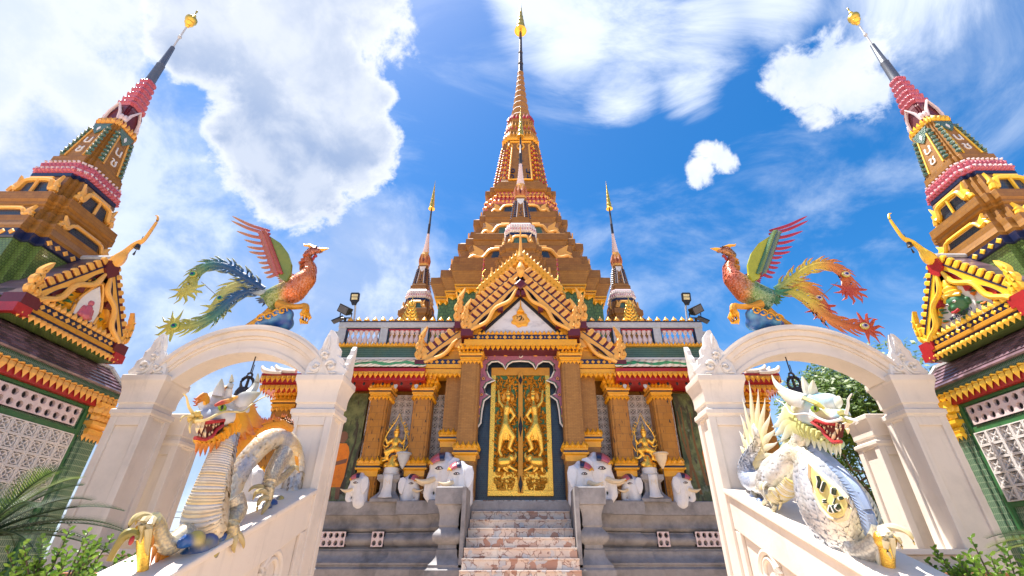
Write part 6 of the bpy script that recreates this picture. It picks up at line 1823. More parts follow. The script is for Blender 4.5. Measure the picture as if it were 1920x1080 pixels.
# gilt staff with a green serpent head held in the raised claw
stf = thing('serpent_staff', AL(270, 1060), 'green and gold serpent-headed staff gripped in the left dragon\'s claw', 'staff')
s_ = MB(); s_.tube([AL(272, 985, .02), AL(270, 1020, .02), AL(268, 1078, .02), AL(266, 1110, .02)], [.075, .06, .045, .04], 10); s_.build('shaft', 'leafgold', stf, smooth=True)
s_ = MB(); P = spline([(*AL(205, 1052, -.05), .025), (*AL(222, 1020, -.03), .032), (*AL(238, 1001, .0), .045), (*AL(250, 1003, .02), .05), (*AL(258, 1010, .03), .02)], 4)
s_.tube([p[:3] for p in P], [p[3] for p in P], 8, cols=[lerp((.30, .20, .03), (.13, .15, .03), i / len(P)) for i in range(len(P))]); s_.build('serpent', 'stat', stf, smooth=True, col=True)
s_ = MB(); s_.ball(AL(247, 1013, .05), .03, 8, 6, (.7, .7, 1.4)); s_.build('serpent_mouth', 'red', stf, smooth=True)

def bodyR(p, A):
    f = noise.noise(p * 2.0) * .5 + .5
    return lerp((.70, .70, .70), (.68, .54, .16) if f < .45 else (.20, .32, .58), min(1, abs(f - .45) * 1.9))
def headR(p, A):
    f = noise.noise(p * 4.5) * .5 + .5
    return lerp((.68, .70, .70), (.16, .46, .55) if f > .5 else (.62, .54, .14), min(1, abs(f - .5) * 2.4))
palR = dict(body=bodyR, head=headR, jaw=lambda p, A: lerp((.50, .52, .18), (.30, .52, .40), noise.noise(p * 5) * .5 + .5), belly0=(.62, .62, .6), belly1=(.60, .48, .16), crest0=(.66, .64, .58), crest1=(.70, .60, .30), leg0=(.62, .63, .64), leg1=(.52, .46, .32),
            claw0=(.58, .55, .45), claw1=(.48, .36, .10), horn0=(.62, .63, .60), horn1=(.66, .60, .38), brow0=(.48, .42, .08), brow1=(.60, .56, .20), mane0=(.55, .55, .22), mane1=(.72, .76, .72), whisk=(.66, .66, .64), nose=(.50, .50, .18), crestb0=(.30, .38, .55), crestb1=(.55, .55, .5))
specR = dict(base=(1560, 1020), pal=palR,
    tail=[((1420, 822, 0), (1402, 712, 0)), ((1424, 820, 0), (1419, 728, 0)), ((1428, 826, 0), (1432, 744, 0)), ((1418, 830, 0), (1389, 744, 0)), ((1412, 838, 0), (1386, 775, 0)), ((1408, 848, 0), (1384, 806, 0)), ((1404, 860, 0), (1384, 832, 0)), ((1430, 832, 0), (1442, 772, 0)), ((1430, 842, 0), (1452, 800, 0)), ((1426, 852, 0), (1455, 826, 0)), ((1420, 862, 0), (1452, 848, 0)), ((1416, 872, 0), (1448, 866, 0))],
    body=[[(1417, 802, .05, 0), (1424, 815, .07, 0), (1425, 832, .085, 0), (1412, 850, .10, 0), (1400, 872, .115, 0), (1402, 895, .13, 0), (1420, 905, .15, 0), (1448, 900, .17, .02), (1470, 882, .18, .02), (1486, 862, .18, 0), (1502, 848, .17, -.02)],
          [(1502, 848, .17, -.02), (1520, 868, .19, .0), (1543, 900, .26, .02), (1564, 935, .33, .02), (1580, 968, .345, .02), (1592, 1000, .30, .02), (1600, 1020, .22, .02)],
          [(1515, 870, .15, .04), (1530, 915, .23, .06), (1552, 960, .27, .06), (1577, 1000, .24, .04)],
          [(1500, 848, .15, -.02), (1506, 828, .13, -.01), (1512, 806, .13, 0)]],
    belly=[[(1432, 922, .12, .12), (1452, 922, .14, .14), (1472, 908, .14, .14), (1486, 890, .12, .14)]],
    crest=[dict(pts=[(1402, 870), (1410, 845), (1420, 828)], L=.34, r=.08, n=3, side=-1, lean=-.9), dict(pts=[(1524, 842), (1548, 862), (1575, 888), (1600, 918), (1618, 950), (1628, 985), (1622, 1015)], L=.08, r=.14, n=5, side=1, lean=.5, cols='crestb'), dict(pts=[(1430, 872), (1445, 862), (1462, 850), (1478, 838)], L=.26, r=.08, n=2, side=1, lean=-.4)],
    legs=[dict(pts=[(1572, 1000, .17, .1), (1592, 1018, .15, .12), (1612, 1036, .12, .12), (1632, 1030, .10, .1), (1646, 1008, .085, .05), (1652, 992, .085, .02)],
               claws=[[(1652, 992, .02), (1668, 988, .04), (1690, 992, .04), (1706, 1002, .04), (1715, 1022, .04)], [(1654, 992, .06), (1668, 1002, .1), (1674, 1024, .1), (1676, 1046, .1)], [(1652, 994, .1), (1660, 1006, .14), (1662, 1028, .14), (1672, 1048, .14)], [(1650, 990, -.04), (1662, 1000, -.06), (1684, 1010, -.06), (1692, 1030, -.06)]],
               fringe=[((1632, 1034, .1), (1644, 1082, .1)), ((1640, 1022, .1), (1652, 1074, .1)), ((1626, 1038, .1), (1630, 1086, .1)), ((1616, 1040, .1), (1616, 1090, .1))]),
          dict(pts=[(1440, 885, .13, .08), (1430, 905, .11, .14), (1440, 925, .085, .17), (1446, 940, .07, .17)], claws=[[(1446, 938, .17), (1452, 950, .2), (1448, 964, .2), (1444, 974, .2)], [(1448, 936, .17), (1456, 928, .2), (1464, 940, .2), (1460, 956, .2)], [(1444, 930, .2), (1446, 918, .24), (1456, 922, .25), (1462, 938, .24)], [(1440, 936, .16), (1432, 944, .18), (1430, 956, .18)]])],
    head=dict(
        skull=[((1510, 766, -.02), .20, (1530, 758, -.02), .19), ((1530, 758, -.02), .17, (1556, 756, -.02), .14), ((1515, 780, .02), .17, (1545, 782, .02), .135), ((1545, 782, .02), .13, (1568, 782, .02), .105), ((1568, 782, .02), .10, (1582, 778, .02), .085),
               ((1505, 785, 0), .17, (1515, 800, 0), .13), ((1528, 770, .08), .06, (1545, 772, .08), .06)],
        jaw=[((1512, 806, -.02), .12, (1535, 815, -.02), .09), ((1535, 815, -.02), .09, (1556, 826, -.02), .075), ((1556, 826, -.02), .075, (1574, 832, -.02), .065)],
        mouth=[(1524, 789), (1550, 794), (1584, 795), (1580, 820), (1562, 826), (1545, 808)], lip=[(1577, 828), (1562, 829), (1548, 816), (1538, 803), (1522, 791), (1530, 788), (1550, 794), (1566, 795)],
        teeth=[(1568, 794, 1570, 814, .025), (1588, 795, 1590, 814, .028), (1576, 796, 1576, 808, .016), (1544, 794, 1546, 806, .02), (1532, 791, 1533, 797, .012), (1538, 793, 1539, 799, .012), (1552, 795, 1553, 801, .012), (1558, 796, 1559, 802, .012), (1562, 822, 1566, 808, .022), (1570, 826, 1572, 819, .012), (1556, 818, 1557, 810, .012), (1550, 812, 1551, 805, .012)],
        horns=[('horn', [(1512, 750, .075, .1), (1488, 742, .065, .12), (1468, 732, .05, .14), (1454, 718, .03, .15), (1447, 703, .006, .15)]), ('horn', [(1518, 742, .06, .04), (1511, 726, .05, .06), (1504, 706, .01, .07)]), ('horn', [(1524, 742, .06, .02), (1524, 728, .05, .03), (1524, 713, .01, .03)]), ('ear', [(1505, 758, .05, .16), (1490, 750, .085, .2), (1475, 744, .07, .22), (1458, 734, .008, .24)]), ('ear', [(1566, 762, .05, -.02), (1572, 752, .07, -.02), (1572, 742, .02, -.02)])],
        eye=(1528, 766, .16), brow=[(1545, 766, .15), (1534, 758, .18), (1522, 752, .18), (1510, 747, .16), (1500, 744, .14)],
        mane=[((1498, 768, .08), (1466, 756, .05), .10), ((1496, 776, .08), (1458, 772, .06), .12), ((1496, 786, .1), (1450, 790, .06), .13), ((1498, 794, .1), (1452, 806, .06), .13), ((1502, 800, .12), (1462, 818, .06), .13), ((1507, 804, .12), (1480, 822, .08), .12), ((1513, 808, .12), (1496, 824, .08), .11), ((1520, 812, .12), (1510, 830, .08), .10), ((1528, 816, .12), (1524, 834, .08), .09), ((1536, 820, .1), (1535, 838, .08), .09), ((1546, 826, .08), (1546, 840, .08), .08), ((1556, 830, .06), (1556, 845, .06), .07), ((1566, 834, .06), (1565, 846, .06), .07), ((1573, 834, .06), (1573, 844, .06), .06), ((1486, 836, .02), (1462, 830, .0), .08), ((1482, 846, .02), (1456, 846, .0), .08)],
        whiskers=[[(1586, 776, .1), (1590, 760, .1), (1590, 750, .1), (1594, 742, .1), (1597, 738, .1)], [(1578, 786, .14), (1550, 790, .2), (1515, 776, .24), (1485, 776, .24), (1472, 760, .24), (1455, 748, .24)], [(1584, 782, .08), (1596, 786, .1), (1608, 790, .1), (1604, 796, .1)]],
        nose=[(1582, 776, .06, .06), (1576, 773, .1, .05), (1588, 784, .04, .06), (1580, 786, .1, .05), (1592, 788, .06, .05)]),
    cloud=[[(1398, 930, .1, .06), (1412, 936, .1, .08), (1426, 944, .1, .09), (1440, 956, .1, .09), (1452, 966, .08, .08), (1414, 922, .08, .06), (1464, 972, .08, .06)], [(1560, 1030, .1, .1), (1578, 1044, .1, .13), (1598, 1056, .1, .13), (1556, 1016, .12, .06), (1610, 1066, .05, .14), (1588, 1070, .1, .13)]])
drR, AR, _ = make_dragon(1, 'white, yellow and blue dragon with lettered oval on its chest on the right sloping wall', specR)
# cream oval with dark brush strokes on the chest
ov = [(1518, 868), (1532, 882), (1550, 898), (1572, 915), (1588, 934), (1593, 952), (1586, 970), (1572, 976), (1556, 970), (1540, 952), (1528, 925), (1519, 895)]
def chest(px, py): return .02 + .30 + .10 * max(0, 1 - abs(py - 935) / 80)
c_ = MB(); c_.colour = (.70, .60, .22); n = len(ov)
def chest_pt(px, py, dx):
    p = atx(px, py, 3.70 - .365 - dx); return p
vs = [chest_pt(*p, -.10) for p in ov] + [chest_pt(*p, .0) for p in ov] + [chest_pt(1556 + (p[0] - 1556) * .82, 930 + (p[1] - 930) * .82, .03) for p in ov]
c_.add(vs, [(i, (i + 1) % n, n + (i + 1) % n, n + i) for i in range(n)] + [(n + i, n + (i + 1) % n, 2 * n + (i + 1) % n, 2 * n + i) for i in range(n)] + [tuple(range(2 * n, 3 * n))])
co = c_.build('chest_oval', 'stat', drR, col=True, bevel=.02)
ri = MB(); ri.tube([chest_pt(*p, .0) for p in ov + ov[:1]], .025, 6); ri.build('oval_rim', 'tusk', co, smooth=True)
stk = MB(); stw_ = MB()
for pts, r_ in (([(1533, 892), (1536, 903), (1534, 914), (1541, 920), (1546, 905)], .022), ([(1564, 916), (1563, 926)], .03), ([(1576, 932), (1578, 936)], .03), ([(1574, 949), (1570, 953)], .03), ([(1562, 948), (1568, 960)], .03), ([(1559, 950), (1557, 959)], .026), ([(1543, 938), (1549, 938)], .01), ([(1543, 942), (1549, 942)], .01), ([(1566, 935), (1563, 944)], .01)):
    stk.tube([chest_pt(*p, .045) for p in pts], r_ * .75, 8); stw_.tube([chest_pt(*p, .03) for p in pts], r_ * 1.15, 8)
stk.build('brush_strokes', 'ink', co, smooth=True); stw_.build('stroke_edges', 'white2', co, smooth=True)
st2 = thing('gilt_staff', AR(1660, 1060), 'short gilded staff gripped in the right dragon\'s claw', 'staff')
s_ = MB(); s_.tube([AR(1656, 1000, .04), AR(1662, 1030, .04), AR(1668, 1078, .04), AR(1672, 1110, .04)], [.08, .07, .05, .045], 10); s_.build('shaft', 'leafgold', st2, smooth=True)
s_ = MB(); s_.ball(AR(1658, 1012, .04), .10, 10, 7); s_.build('knob', 'leafgold', st2, smooth=True)

# ------------------------------------------------------------------ side shrines
def make_shrine(sx, cx, cy, label, gold, relief):
    f = -sx                       # the side that faces the stair
    sh = thing('side_shrine', (cx, cy, 0), label, 'shrine', 'spired shrines beside the archways')
    def W(lx, ly, z): return Vector((cx + f * lx, cy + ly, z))
    def bx(mb, a0, a1, b0, b1, z0, z1):
        p, q = W(a0, b0, z0), W(a1, b1, z1)
        mb.box(min(p.x, q.x), max(p.x, q.x), min(p.y, q.y), max(p.y, q.y), min(z0, z1), max(z0, z1)); return mb
    bx(MB(), -1.4, 1.40, -1.4, 1.4, 0, 4.3).build('wall', 'greent', sh)
    # framed lattice panel and vent course
    bd = MB()
    for z0, z1 in ((2.28, 2.36), (3.50, 3.60), (3.98, 4.04)): bx(bd, 1.40, 1.44, -1.2, 1.2, z0, z1)
    for q in (-1, 1): bx(bd, 1.40, 1.45, q * 1.2 - .04, q * 1.2 + .04, 0, 4.04)
    bd.build('panel_border', 'green', sh, bevel=.01)
    lb = lattice_block(.225, .225); 
    tmp = lb.build('lattice_block', 'lattice', None); bme = tmp.data; bpy.data.objects.remove(tmp)
    bk = bx(MB(), 1.401, 1.41, -1.15, 1.15, 2.36, 3.50); bko = bk.build('panel_backing', 'greyp', sh)
    for i in range(10):
        for j in range(5):
            place(bme, 'lattice_block', bko, W(1.43, -1.15 + .115 + .23 * i, 2.36 + .115 + .228 * j), (0, 0, PI / 2))
    vn = MB(); vr = MB()
    cw, ch = .17, .16
    for i in range(13):
        for j in range(2):
            yc, zc = -1.14 + cw * (i + .5) + (.0 if j else 0), 3.63 + ch * (j + .5)
            o8 = [W(1.46, yc + cw / 2 * a, zc + ch / 2 * b_) for a, b_ in ((1, -1), (1, 0), (1, 1), (0, 1), (-1, 1), (-1, 0), (-1, -1), (0, -1))]
            i8 = [W(1.46, yc + .058 * math.cos(R(a)), zc + .06 * math.sin(R(a))) for a in (-45, 0, 45, 90, 135, 180, 225, 270)]
            b8 = [W(1.405, (p.y - cy), p.z) for p in i8]
            vn.add(o8 + i8 + b8, [(k, (k + 1) % 8, 8 + (k + 1) % 8, 8 + k) for k in range(8)] + [(8 + k, 8 + (k + 1) % 8, 16 + (k + 1) % 8, 16 + k) for k in range(8)])
    vno = vn.build('vent_course', 'pinkwhite', sh)
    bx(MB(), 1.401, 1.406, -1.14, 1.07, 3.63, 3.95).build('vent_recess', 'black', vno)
    # corner columns
    for q in (-1, 1):
        c_ = MB(); bx(c_, 1.30, 1.52, q * 1.47 - .14, q * 1.47 + .14, 0, 3.62); bx(c_, 1.36, 1.48, q * 1.30 - .05, q * 1.30 + .05, 0, 3.9); co = c_.build('column', 'greent', sh)
        cc = W(1.41, q * 1.47, 0); cp = MB()
        cp.sq([(.01, 3.50), (.03, 3.54), (.05, 3.58), (.05, 3.64), (.01, 3.66), (.06, 3.70), (.09, 3.72), (.09, 3.78), (.02, 3.80), (.02, 3.86), (.07, 4.0), (.13, 4.12)], cc.x, cc.y, .11, .14)
        for q4 in ((-1, -1, 1, -1, 0, -1), (1, -1, 1, 1, 1, 0), (1, 1, -1, 1, 0, 1), (-1, 1, -1, -1, -1, 0)):
            for hx, z0, h_ in ((.03, 3.55, -.14), (.04, 3.80, .2), (.08, 3.92, .22)):
                cp.teeth((cc.x + q4[0] * (.11 + hx), cc.y + q4[1] * (.14 + hx), z0), (cc.x + q4[2] * (.11 + hx), cc.y + q4[3] * (.14 + hx), z0), 4, h_, (q4[4], q4[5], 0), .95, .04)
        cp.build('capital', gold, co)
    # gilt frieze, green soffit, tiled skirt roof
    rb = MB(); bx(rb, -1.54, 1.54, -1.62, 1.62, 4.04, 4.27); rbo = rb.build('frieze_ground', 'red', sh)
    fr = MB()
    for (a0, b0, a1, b1, nx, ny, n) in ((1.56, -1.64, 1.56, 1.64, 1, 0, 26), (-1.56, 1.64, 1.56, 1.64, 0, 1, 24), (-1.56, -1.64, 1.56, -1.64, 0, -1, 24)):
        p, q = W(a0, b0, 4.25), W(a1, b1, 4.25); fr.teeth(p, q, n, -.19, (f * nx, ny, 0), .9, .04); 
        fr.teeth(p, q, n, .06, (f * nx, ny, 0), .9, .04)
    fr.build('leaf_frieze', gold, rbo)
    gs = MB(); bx(gs, -1.58, 1.58, -1.66, 1.66, 4.27, 4.38); gs.build('tile_band', 'greend', sh)
    sl = MB()
    sl.rings([[W(a, b_, z) for a, b_ in ((-r, -r - .06), (r, -r - .06), (r, r + .06), (-r, r + .06))] for r, z in ((1.62, 4.38), (1.64, 4.40), (1.32, 4.84), (1.28, 4.84))])
    slo = sl.build('skirt_roof', 'tilep', sh)
    tl = MB(); tl.hexa([(-.06, -.055, 0), (.06, -.055, 0), (.06, .055, 0), (-.06, .055, 0), (-.06, -.055, .036), (.06, -.055, .036), (.06, .055, .014), (-.06, .055, .014)])
    tmp = tl.build('roof_tile', 'tilep', None); tme = tmp.data; bpy.data.objects.remove(tmp)
    for j in range(6):
        k = j / 6; r_ = 1.635 - .32 * k; z_ = 4.405 + .44 * k
        n = 27 if j % 2 else 26
        for i in range(n):
            yy = (i - (n - 1) / 2) * .121
            if abs(yy) > r_ + .02: continue
            o = place(tme, 'roof_tile', slo, W(r_ - .02, yy, z_ + .012), (0, 0, 0))
            ex = Vector((0, 1, 0)); ey = Vector((-f * .588, 0, .809)); ez = ex.cross(ey)
            if ez.dot(Vector((f, 0, .5))) < 0: ex = -ex; ez = -ez
            o.rotation_euler = Matrix((ex, ey, ez)).transposed().to_euler()
    hp = MB()
    for q in (-1, 1):
        for g in (-1, 1): hp.tube([W(g * 1.64, q * 1.70, 4.42), W(g * 1.32, q * 1.38, 4.88)], .045, 6)
    bx(hp, -1.36, 1.36, -1.42, 1.42, 4.84, 4.90)
    hp.build('roof_coping', 'greyp', slo)
    # gable
    def T(sg): return lambda u, w, t: W(1.62 + t, sg * u, w)
    gw = MB(); gw.prism([(-1.02, 4.9), (1.02, 4.9), (1.02, 5.2), (0, 6.35), (-1.02, 5.2)], T(1), -.3, -.02); gwo = gw.build('gable_field', relief['ground'], sh)
    bm_ = MB(); bx(bm_, 1.5, 1.72, -1.05, 1.05, 4.99, 5.07); bmo = bm_.build('gable_beam', 'goldd', sh, bevel=.01)
    db = MB(); bx(db, 1.5, 1.69, -1.05, 1.05, 5.072, 5.19); bx(db, 1.5, 1.69, -1.05, 1.05, 4.955, 4.99); db.build('dark_band', 'navy', bmo)
    dm = MB()
    for k in range(17):
        u = -.98 + 1.96 * k / 16; r_ = .05 if k % 2 == 0 else .035
        dm.prism([(u, 5.13 + r_), (u - r_, 5.13), (u, 5.13 - r_), (u + r_, 5.13)], T(1), .07, .08, crown=.008)
    dm.teeth(W(1.70, -1.0, 5.19), W(1.70, 1.0, 5.19), 18, .14, (f, 0, 0), .9, .03)
    dm.build('diamond_band', gold, bmo)
    lf = MB(); lf.teeth(W(1.68, -1.05, 4.95), W(1.68, 1.05, 4.95), 20, -.13, (f, 0, 0), .95, .05); lf.build('leaf_frieze', gold, bmo)
    gl = MB(); bx(gl, 1.3, 1.62, -1.05, 1.05, 4.84, 4.953); gl.build('green_course', 'greenr2', bmo)
    for sg in (-1, 1):
        bargeboard(sh, T(sg), (0, 6.50), (.98, 5.24), .13, 9, .16, .60, gold, th=.07, waves=2, wave_amp=.10, purl=3)
        sf = MB(); sf.prism([(0, 6.18), (0, 6.40), (1.0, 5.12), (.86, 5.12)], T(sg), -.12, .03); sf.build('gable_soffit', 'maroon' if gold != 'yellow' else 'red', sh)
        sf = MB(); sf.prism([(0, 6.12), (0, 6.20), (.87, 5.12), (.81, 5.12)], T(sg), -.1, .045); sf.build('gilt_border', gold, sh)
        # gable roof with tile courses running back to the tower
        for j in range(7):
            k0, k1 = j / 7, (j + 1) / 7
            rf = MB(); u0, w0, u1, w1 = .0 + 1.04 * k0, 6.60 - 1.36 * k0, 1.04 * k1 + .03, 6.60 - 1.36 * k1 - .03
            rf.hexa([W(a, sg * u, w + d) for d in (-.03, .012) for a, u, w in ((.2, u0, w0), (1.60, u0, w0), (1.60, u1, w1), (.2, u1, w1))]); rf.build('roof_course', 'tilep', sh)
        cb_ = MB(); cb_.prism([(.88, 4.86), (1.14, 4.86), (1.14, 5.02), (.88, 5.02)], T(sg), -.2, .12); cb_.build('corner_block', 'red', sh)
    ab = MB(); ab.prism([(0, 6.16), (-.14, 6.30), (-.12, 6.5), (.12, 6.5), (.14, 6.30)], T(1), -.2, .12); ab.build('apex_block', 'maroon' if gold != 'yellow' else 'red', sh)
    rl = MB(); rl.tube([W(.1, 0, 6.64), W(1.6, 0, 6.64)], .05, 6); rl.build('ridge', 'greyp', sh)
    def chofa(P, name='horn_finial'):
        c_ = MB(); S_ = spline(P, 5); c_.tube([W(*p[:3]) for p in S_], [p[3] for p in S_], 8); return c_.build(name, gold, sh, smooth=True)
    co = chofa([(1.55, 0, 6.50, .06), (1.70, 0, 6.54, .11), (1.76, 0, 6.66, .10), (1.80, 0, 6.80, .055), (1.88, 0, 6.95, .045), (1.97, 0, 7.02, .05), (2.04, 0, 7.10, .035), (2.08, 0, 7.35, .03), (2.10, 0, 7.58, .024), (2.06, 0, 7.70, .018), (2.0, 0, 7.72, .006)])
    bl = MB(); bp = W(1.98, 0, 6.98); bl.tube([bp + Vector((0, 0, .2)), bp], .006, 5); bl.lathe([(.0, .0), (.04, -.02), (.05, -.1), (.055, -.11)][::-1], 8, bp); bl.add([bp + Vector((-.03, 0, -.25)), bp + Vector((.03, 0, -.25)), bp + Vector((0, .01, -.12)), bp + Vector((0, .02, -.27))], [(0, 1, 2), (0, 3, 1)]); bl.build('wind_bell', 'iron', co)
    chofa([(0, 1.45, 6.45, .05), (0, 1.62, 6.6, .09), (0, 1.75, 6.9, .05), (0, 1.82, 7.15, .035), (0, 1.90, 7.35, .02), (0, 1.97, 7.36, .006)])
    g2 = MB(); g2.prism([(-.9, 5.0), (.9, 5.0), (0, 6.4)], lambda u, w, t: W(u, 1.3 + t, w), -.6, .2); g2.build('rear_gable', gold, sh)
    # relief in the gable field
    rr = random.Random(5 + sx)
    lv, lg = MB(), MB()
    for k in range(110):
        u = rr.uniform(-.8, .8); w = rr.uniform(5.22, 6.2)
        if abs(u) > (6.25 - w) * .80 or (abs(u) < .26 and 5.3 < w < 5.95): continue
        a = rr.uniform(0, 6.28); L = rr.uniform(.06, .11)
        mb = lv if rr.random() < relief['green'] else lg
        mb.tube([W(1.60, u, w), W(1.66, u + L * .5 * math.cos(a) + .02, w + L * .5 * math.sin(a)), W(1.61, u + L * math.cos(a), w + L * math.sin(a))], [.01, .03, .004], 5)
    lo = lv.build('relief_leaves', 'green', gwo, smooth=True); lo['kind'] = 'stuff'
    if lg.v: lo = lg.build('relief_flowers', relief['flower'], gwo, smooth=True); lo['kind'] = 'stuff'
    if relief['kind'] == 'niche':
        nc = MB(); nc.prism([(-.22, 5.30), (.22, 5.30), (.24, 5.55), (.16, 5.75), (0, 5.98), (-.16, 5.75), (-.24, 5.55)], T(1), -.01, .05); nco = nc.build('niche', 'white2', gwo)
        nb = MB(); nb.tube([W(1.68, u, w) for u, w in spline([(-.24, 5.28), (-.25, 5.55), (-.17, 5.77), (0, 6.04), (.17, 5.77), (.25, 5.55), (.24, 5.28)], 3)], .022, 6); nb.build('niche_frame', gold, nco, smooth=True)
        ft = MB(); bx(ft, 1.6, 1.70, -.28, .28, 5.24, 5.29); ft.build('niche_sill', 'navy', nco)
        p_ = lambda u, w: W(1.68, u, w)
        blob([(p_(0, 5.36), .09, p_(0, 5.5), .07), (p_(-.1, 5.35), .05, p_(.1, 5.35), .05), (p_(0, 5.6), .05, p_(0, 5.62), .05), (p_(-.09, 5.5), .03, p_(-.11, 5.4), .03), (p_(.09, 5.5), .03, p_(.11, 5.4), .03)], .015, 'seated_figure', 'rose', nco, smooth=2)
    else:
        wf = MB(); wf.prism([(.28 * math.cos(2 * PI * k / 16) + .0, 5.58 + .34 * math.sin(2 * PI * k / 16)) for k in range(16)], T(1), -.01, .02); wfo = wf.build('white_ground', 'white2', gwo)
        p_ = lambda u, w, o=.0: W(1.66 + o, u, w)
        mk = blob([(p_(0, 5.60), .17, p_(0, 5.50), .14), (p_(0, 5.44), .10, p_(0, 5.40), .07), (p_(-.17, 5.56), .06, p_(-.18, 5.5), .04), (p_(.17, 5.56), .06, p_(.18, 5.5), .04), (p_(0, 5.52, .1), .05, p_(0, 5.48, .13), .045)], .018, 'mask', 'green', gwo, smooth=2)
        mc = MB(); mc.tube([p_(-.16, 5.68, .06), p_(0, 5.74, .14), p_(.16, 5.68, .06)], .04, 6); mc.lathe([(.15, 5.72), (.16, 5.78), (.11, 5.82), (.12, 5.88), (.07, 5.93), (.075, 5.97), (.02, 6.1)], 10, (p_(0, 0, .02).x, p_(0, 0).y, 0)); mc.build('mask_crown', gold, mk, smooth=True)
        ml = MB(); ml.tube([p_(-.07, 5.42, .13), p_(0, 5.39, .16), p_(.07, 5.42, .13)], .028, 6); ml.build('mask_mouth', 'red', mk, smooth=True)
        for q in (-1, 1):
            me_ = MB(); me_.ball(p_(q * .07, 5.58, .14), .035, 8, 6, (.6, 1, .7)); me_.build('mask_eye', 'white2', mk, smooth=True)
            mp_ = MB(); mp_.ball(p_(q * .07, 5.575, .165), .015, 6, 5); mp_.build('mask_pupil', 'black', mk)
        glyphs('พาหิระภาบ', 'lettering', 'navy', gwo, W(1.735, 0, 5.36), (PI / 2, 0, f * PI / 2), .115, .006)
    # tower body and spire
    C = (cx, cy, 0)
    def rd_(name, mat, prof, sm=False):
        mb = MB(); mb.redent(prof, C); return mb.build(name, mat, sh, smooth=sm)
    rd_('green_body', 'greenr2', [(.98, 4.8), (.98, 6.42)])
    rd_('dark_band', 'navy', [(1.0, 6.40), (1.03, 6.42), (1.03, 6.58), (1.0, 6.60)])
    dmt = MB()
    for a in range(4):
        for k in range(9):
            u = -.68 + .17 * k; r_ = .06
            def Wd(uu, w, t, a=a):
                x, y = uu, -1.03 - t
                for _ in range(a): x, y = -y, x
                return Vector((cx + x, cy + y, w))
            dmt.prism([(u, 6.5 + r_), (u - r_, 6.5), (u, 6.5 - r_), (u + r_, 6.5)], Wd, 0, .012, crown=.012)
    dmt.build('diamond_band', gold, sh)
    rd_('cornice', 'towerb', [(1.0, 6.60), (1.02, 6.66), (.98, 6.80), (.98, 6.92), (.86, 6.95)])
    rd_('tier', 'towerb', [(.82, 6.95), (.78, 7.24), (.72, 7.26), (.72, 7.34), (.76, 7.38), (.76, 7.44), (.80, 7.48), (.80, 7.66), (.74, 7.70), (.66, 7.72)])
    rd_('tier', 'towerb', [(.64, 7.72), (.58, 8.22), (.56, 8.28)])
    antefix(.82, 6.97, 7.26, sh, C, gold, double=False)
    antefix(.64, 7.74, 8.20, sh, C, gold, double=True)
    rd_('dark_band', 'navy', [(.54, 8.28), (.57, 8.30), (.57, 8.38), (.52, 8.39)])
    rd_('lotus_core', 'rose', [(.52, 8.39), (.60, 8.46), (.60, 8.50), (.54, 8.56), (.56, 8.68), (.52, 8.74), (.48, 8.76)])
    l_ = MB(); rteeth(l_, .55, 8.39, .20, 9, C, .045, 1.05); rteeth(l_, .53, 8.54, .20, 9, C, .04, 1.05); l_.build('lotus_petals', 'rose', sh)
    l_ = MB(); rteeth(l_, .58, 8.54, -.10, 8, C, .035, .5); rteeth(l_, .54, 8.76, -.08, 8, C, .03, .5); l_.build('pale_petal_tips', 'pinkwhite', sh)  # narrow pinkish-white leaves hanging over the rose petals
    rd_('plate', 'towerb', [(.46, 8.76), (.49, 8.82), (.49, 8.96), (.44, 9.0)])
    rd_('bell_body', 'towerb', [(.44, 9.0), (.40, 9.4), (.30, 10.18), (.31, 10.22), (.30, 10.26)])
    sc1, sc2, sc3 = MB(), MB(), MB()
    for a in range(4):
        def Wb(u, o, z):
            k = (z - 9.0) / 1.18; rr_ = .44 - .14 * k
            x, y = u, -(rr_ + o)
            for _ in range(a): x, y = -y, x
            return Vector((cx + x, cy + y, z))
        for q in (-1, 1):
            for j in range(8):
                z_ = 9.06 + .13 * j; k = (z_ - 9) / 1.18
                u0 = (.285 - .09 * k)
                sc1.teeth(Wb(q * (u0 - .06), 0, z_), Wb(q * (u0 + .06), 0, z_), 1, .14, Wb(0, 1, 9) - Wb(0, 0, 9), 1.0, .05)
                p_ = Wb(q * u0, .05, z_ + .05); sc3.ball(p_, .022, 6, 5)
            sc2.tube([Wb(q * .20, .01, 9.04), Wb(q * .135, .01, 10.0)], .02, 5)
        sc1.prism([(-.2, 10.2), (.2, 10.2), (.14, 10.0), (0, 9.82), (-.14, 10.0)], lambda u, w, t: Wb(u, t - .02, w), 0, .045)
        sc3.prism([(0, 10.1), (-.04, 10.02), (0, 9.92), (.04, 10.02)], lambda u, w, t: Wb(u, t, w), .02, .035)
        rz = a * PI / 2
        for ch_, zc_ in (('น', 9.60), ('ช', 9.27)): glyphs(ch_, 'lettering', 'white2', sh, Wb(0, .012, zc_), (PI / 2 - .12, 0, rz), .34, .012)
    sc1.build('leaf_scales', 'greend', sh); sc2.build('panel_frame', gold, sh); sc3.build('glass_beads', 'white2', sh)
    rd_('collar', 'red', [(.27, 10.26), (.30, 10.30), (.30, 10.38), (.24, 10.42)])
    l_ = MB(); rteeth(l_, .29, 10.24, .22, 4, C, .05, 1.0); l_.build('collar_leaves', gold, sh)
    rd_('niche_stage', 'maroon', [(.25, 10.42), (.24, 10.9), (.19, 11.05)])
    l_ = MB(); 
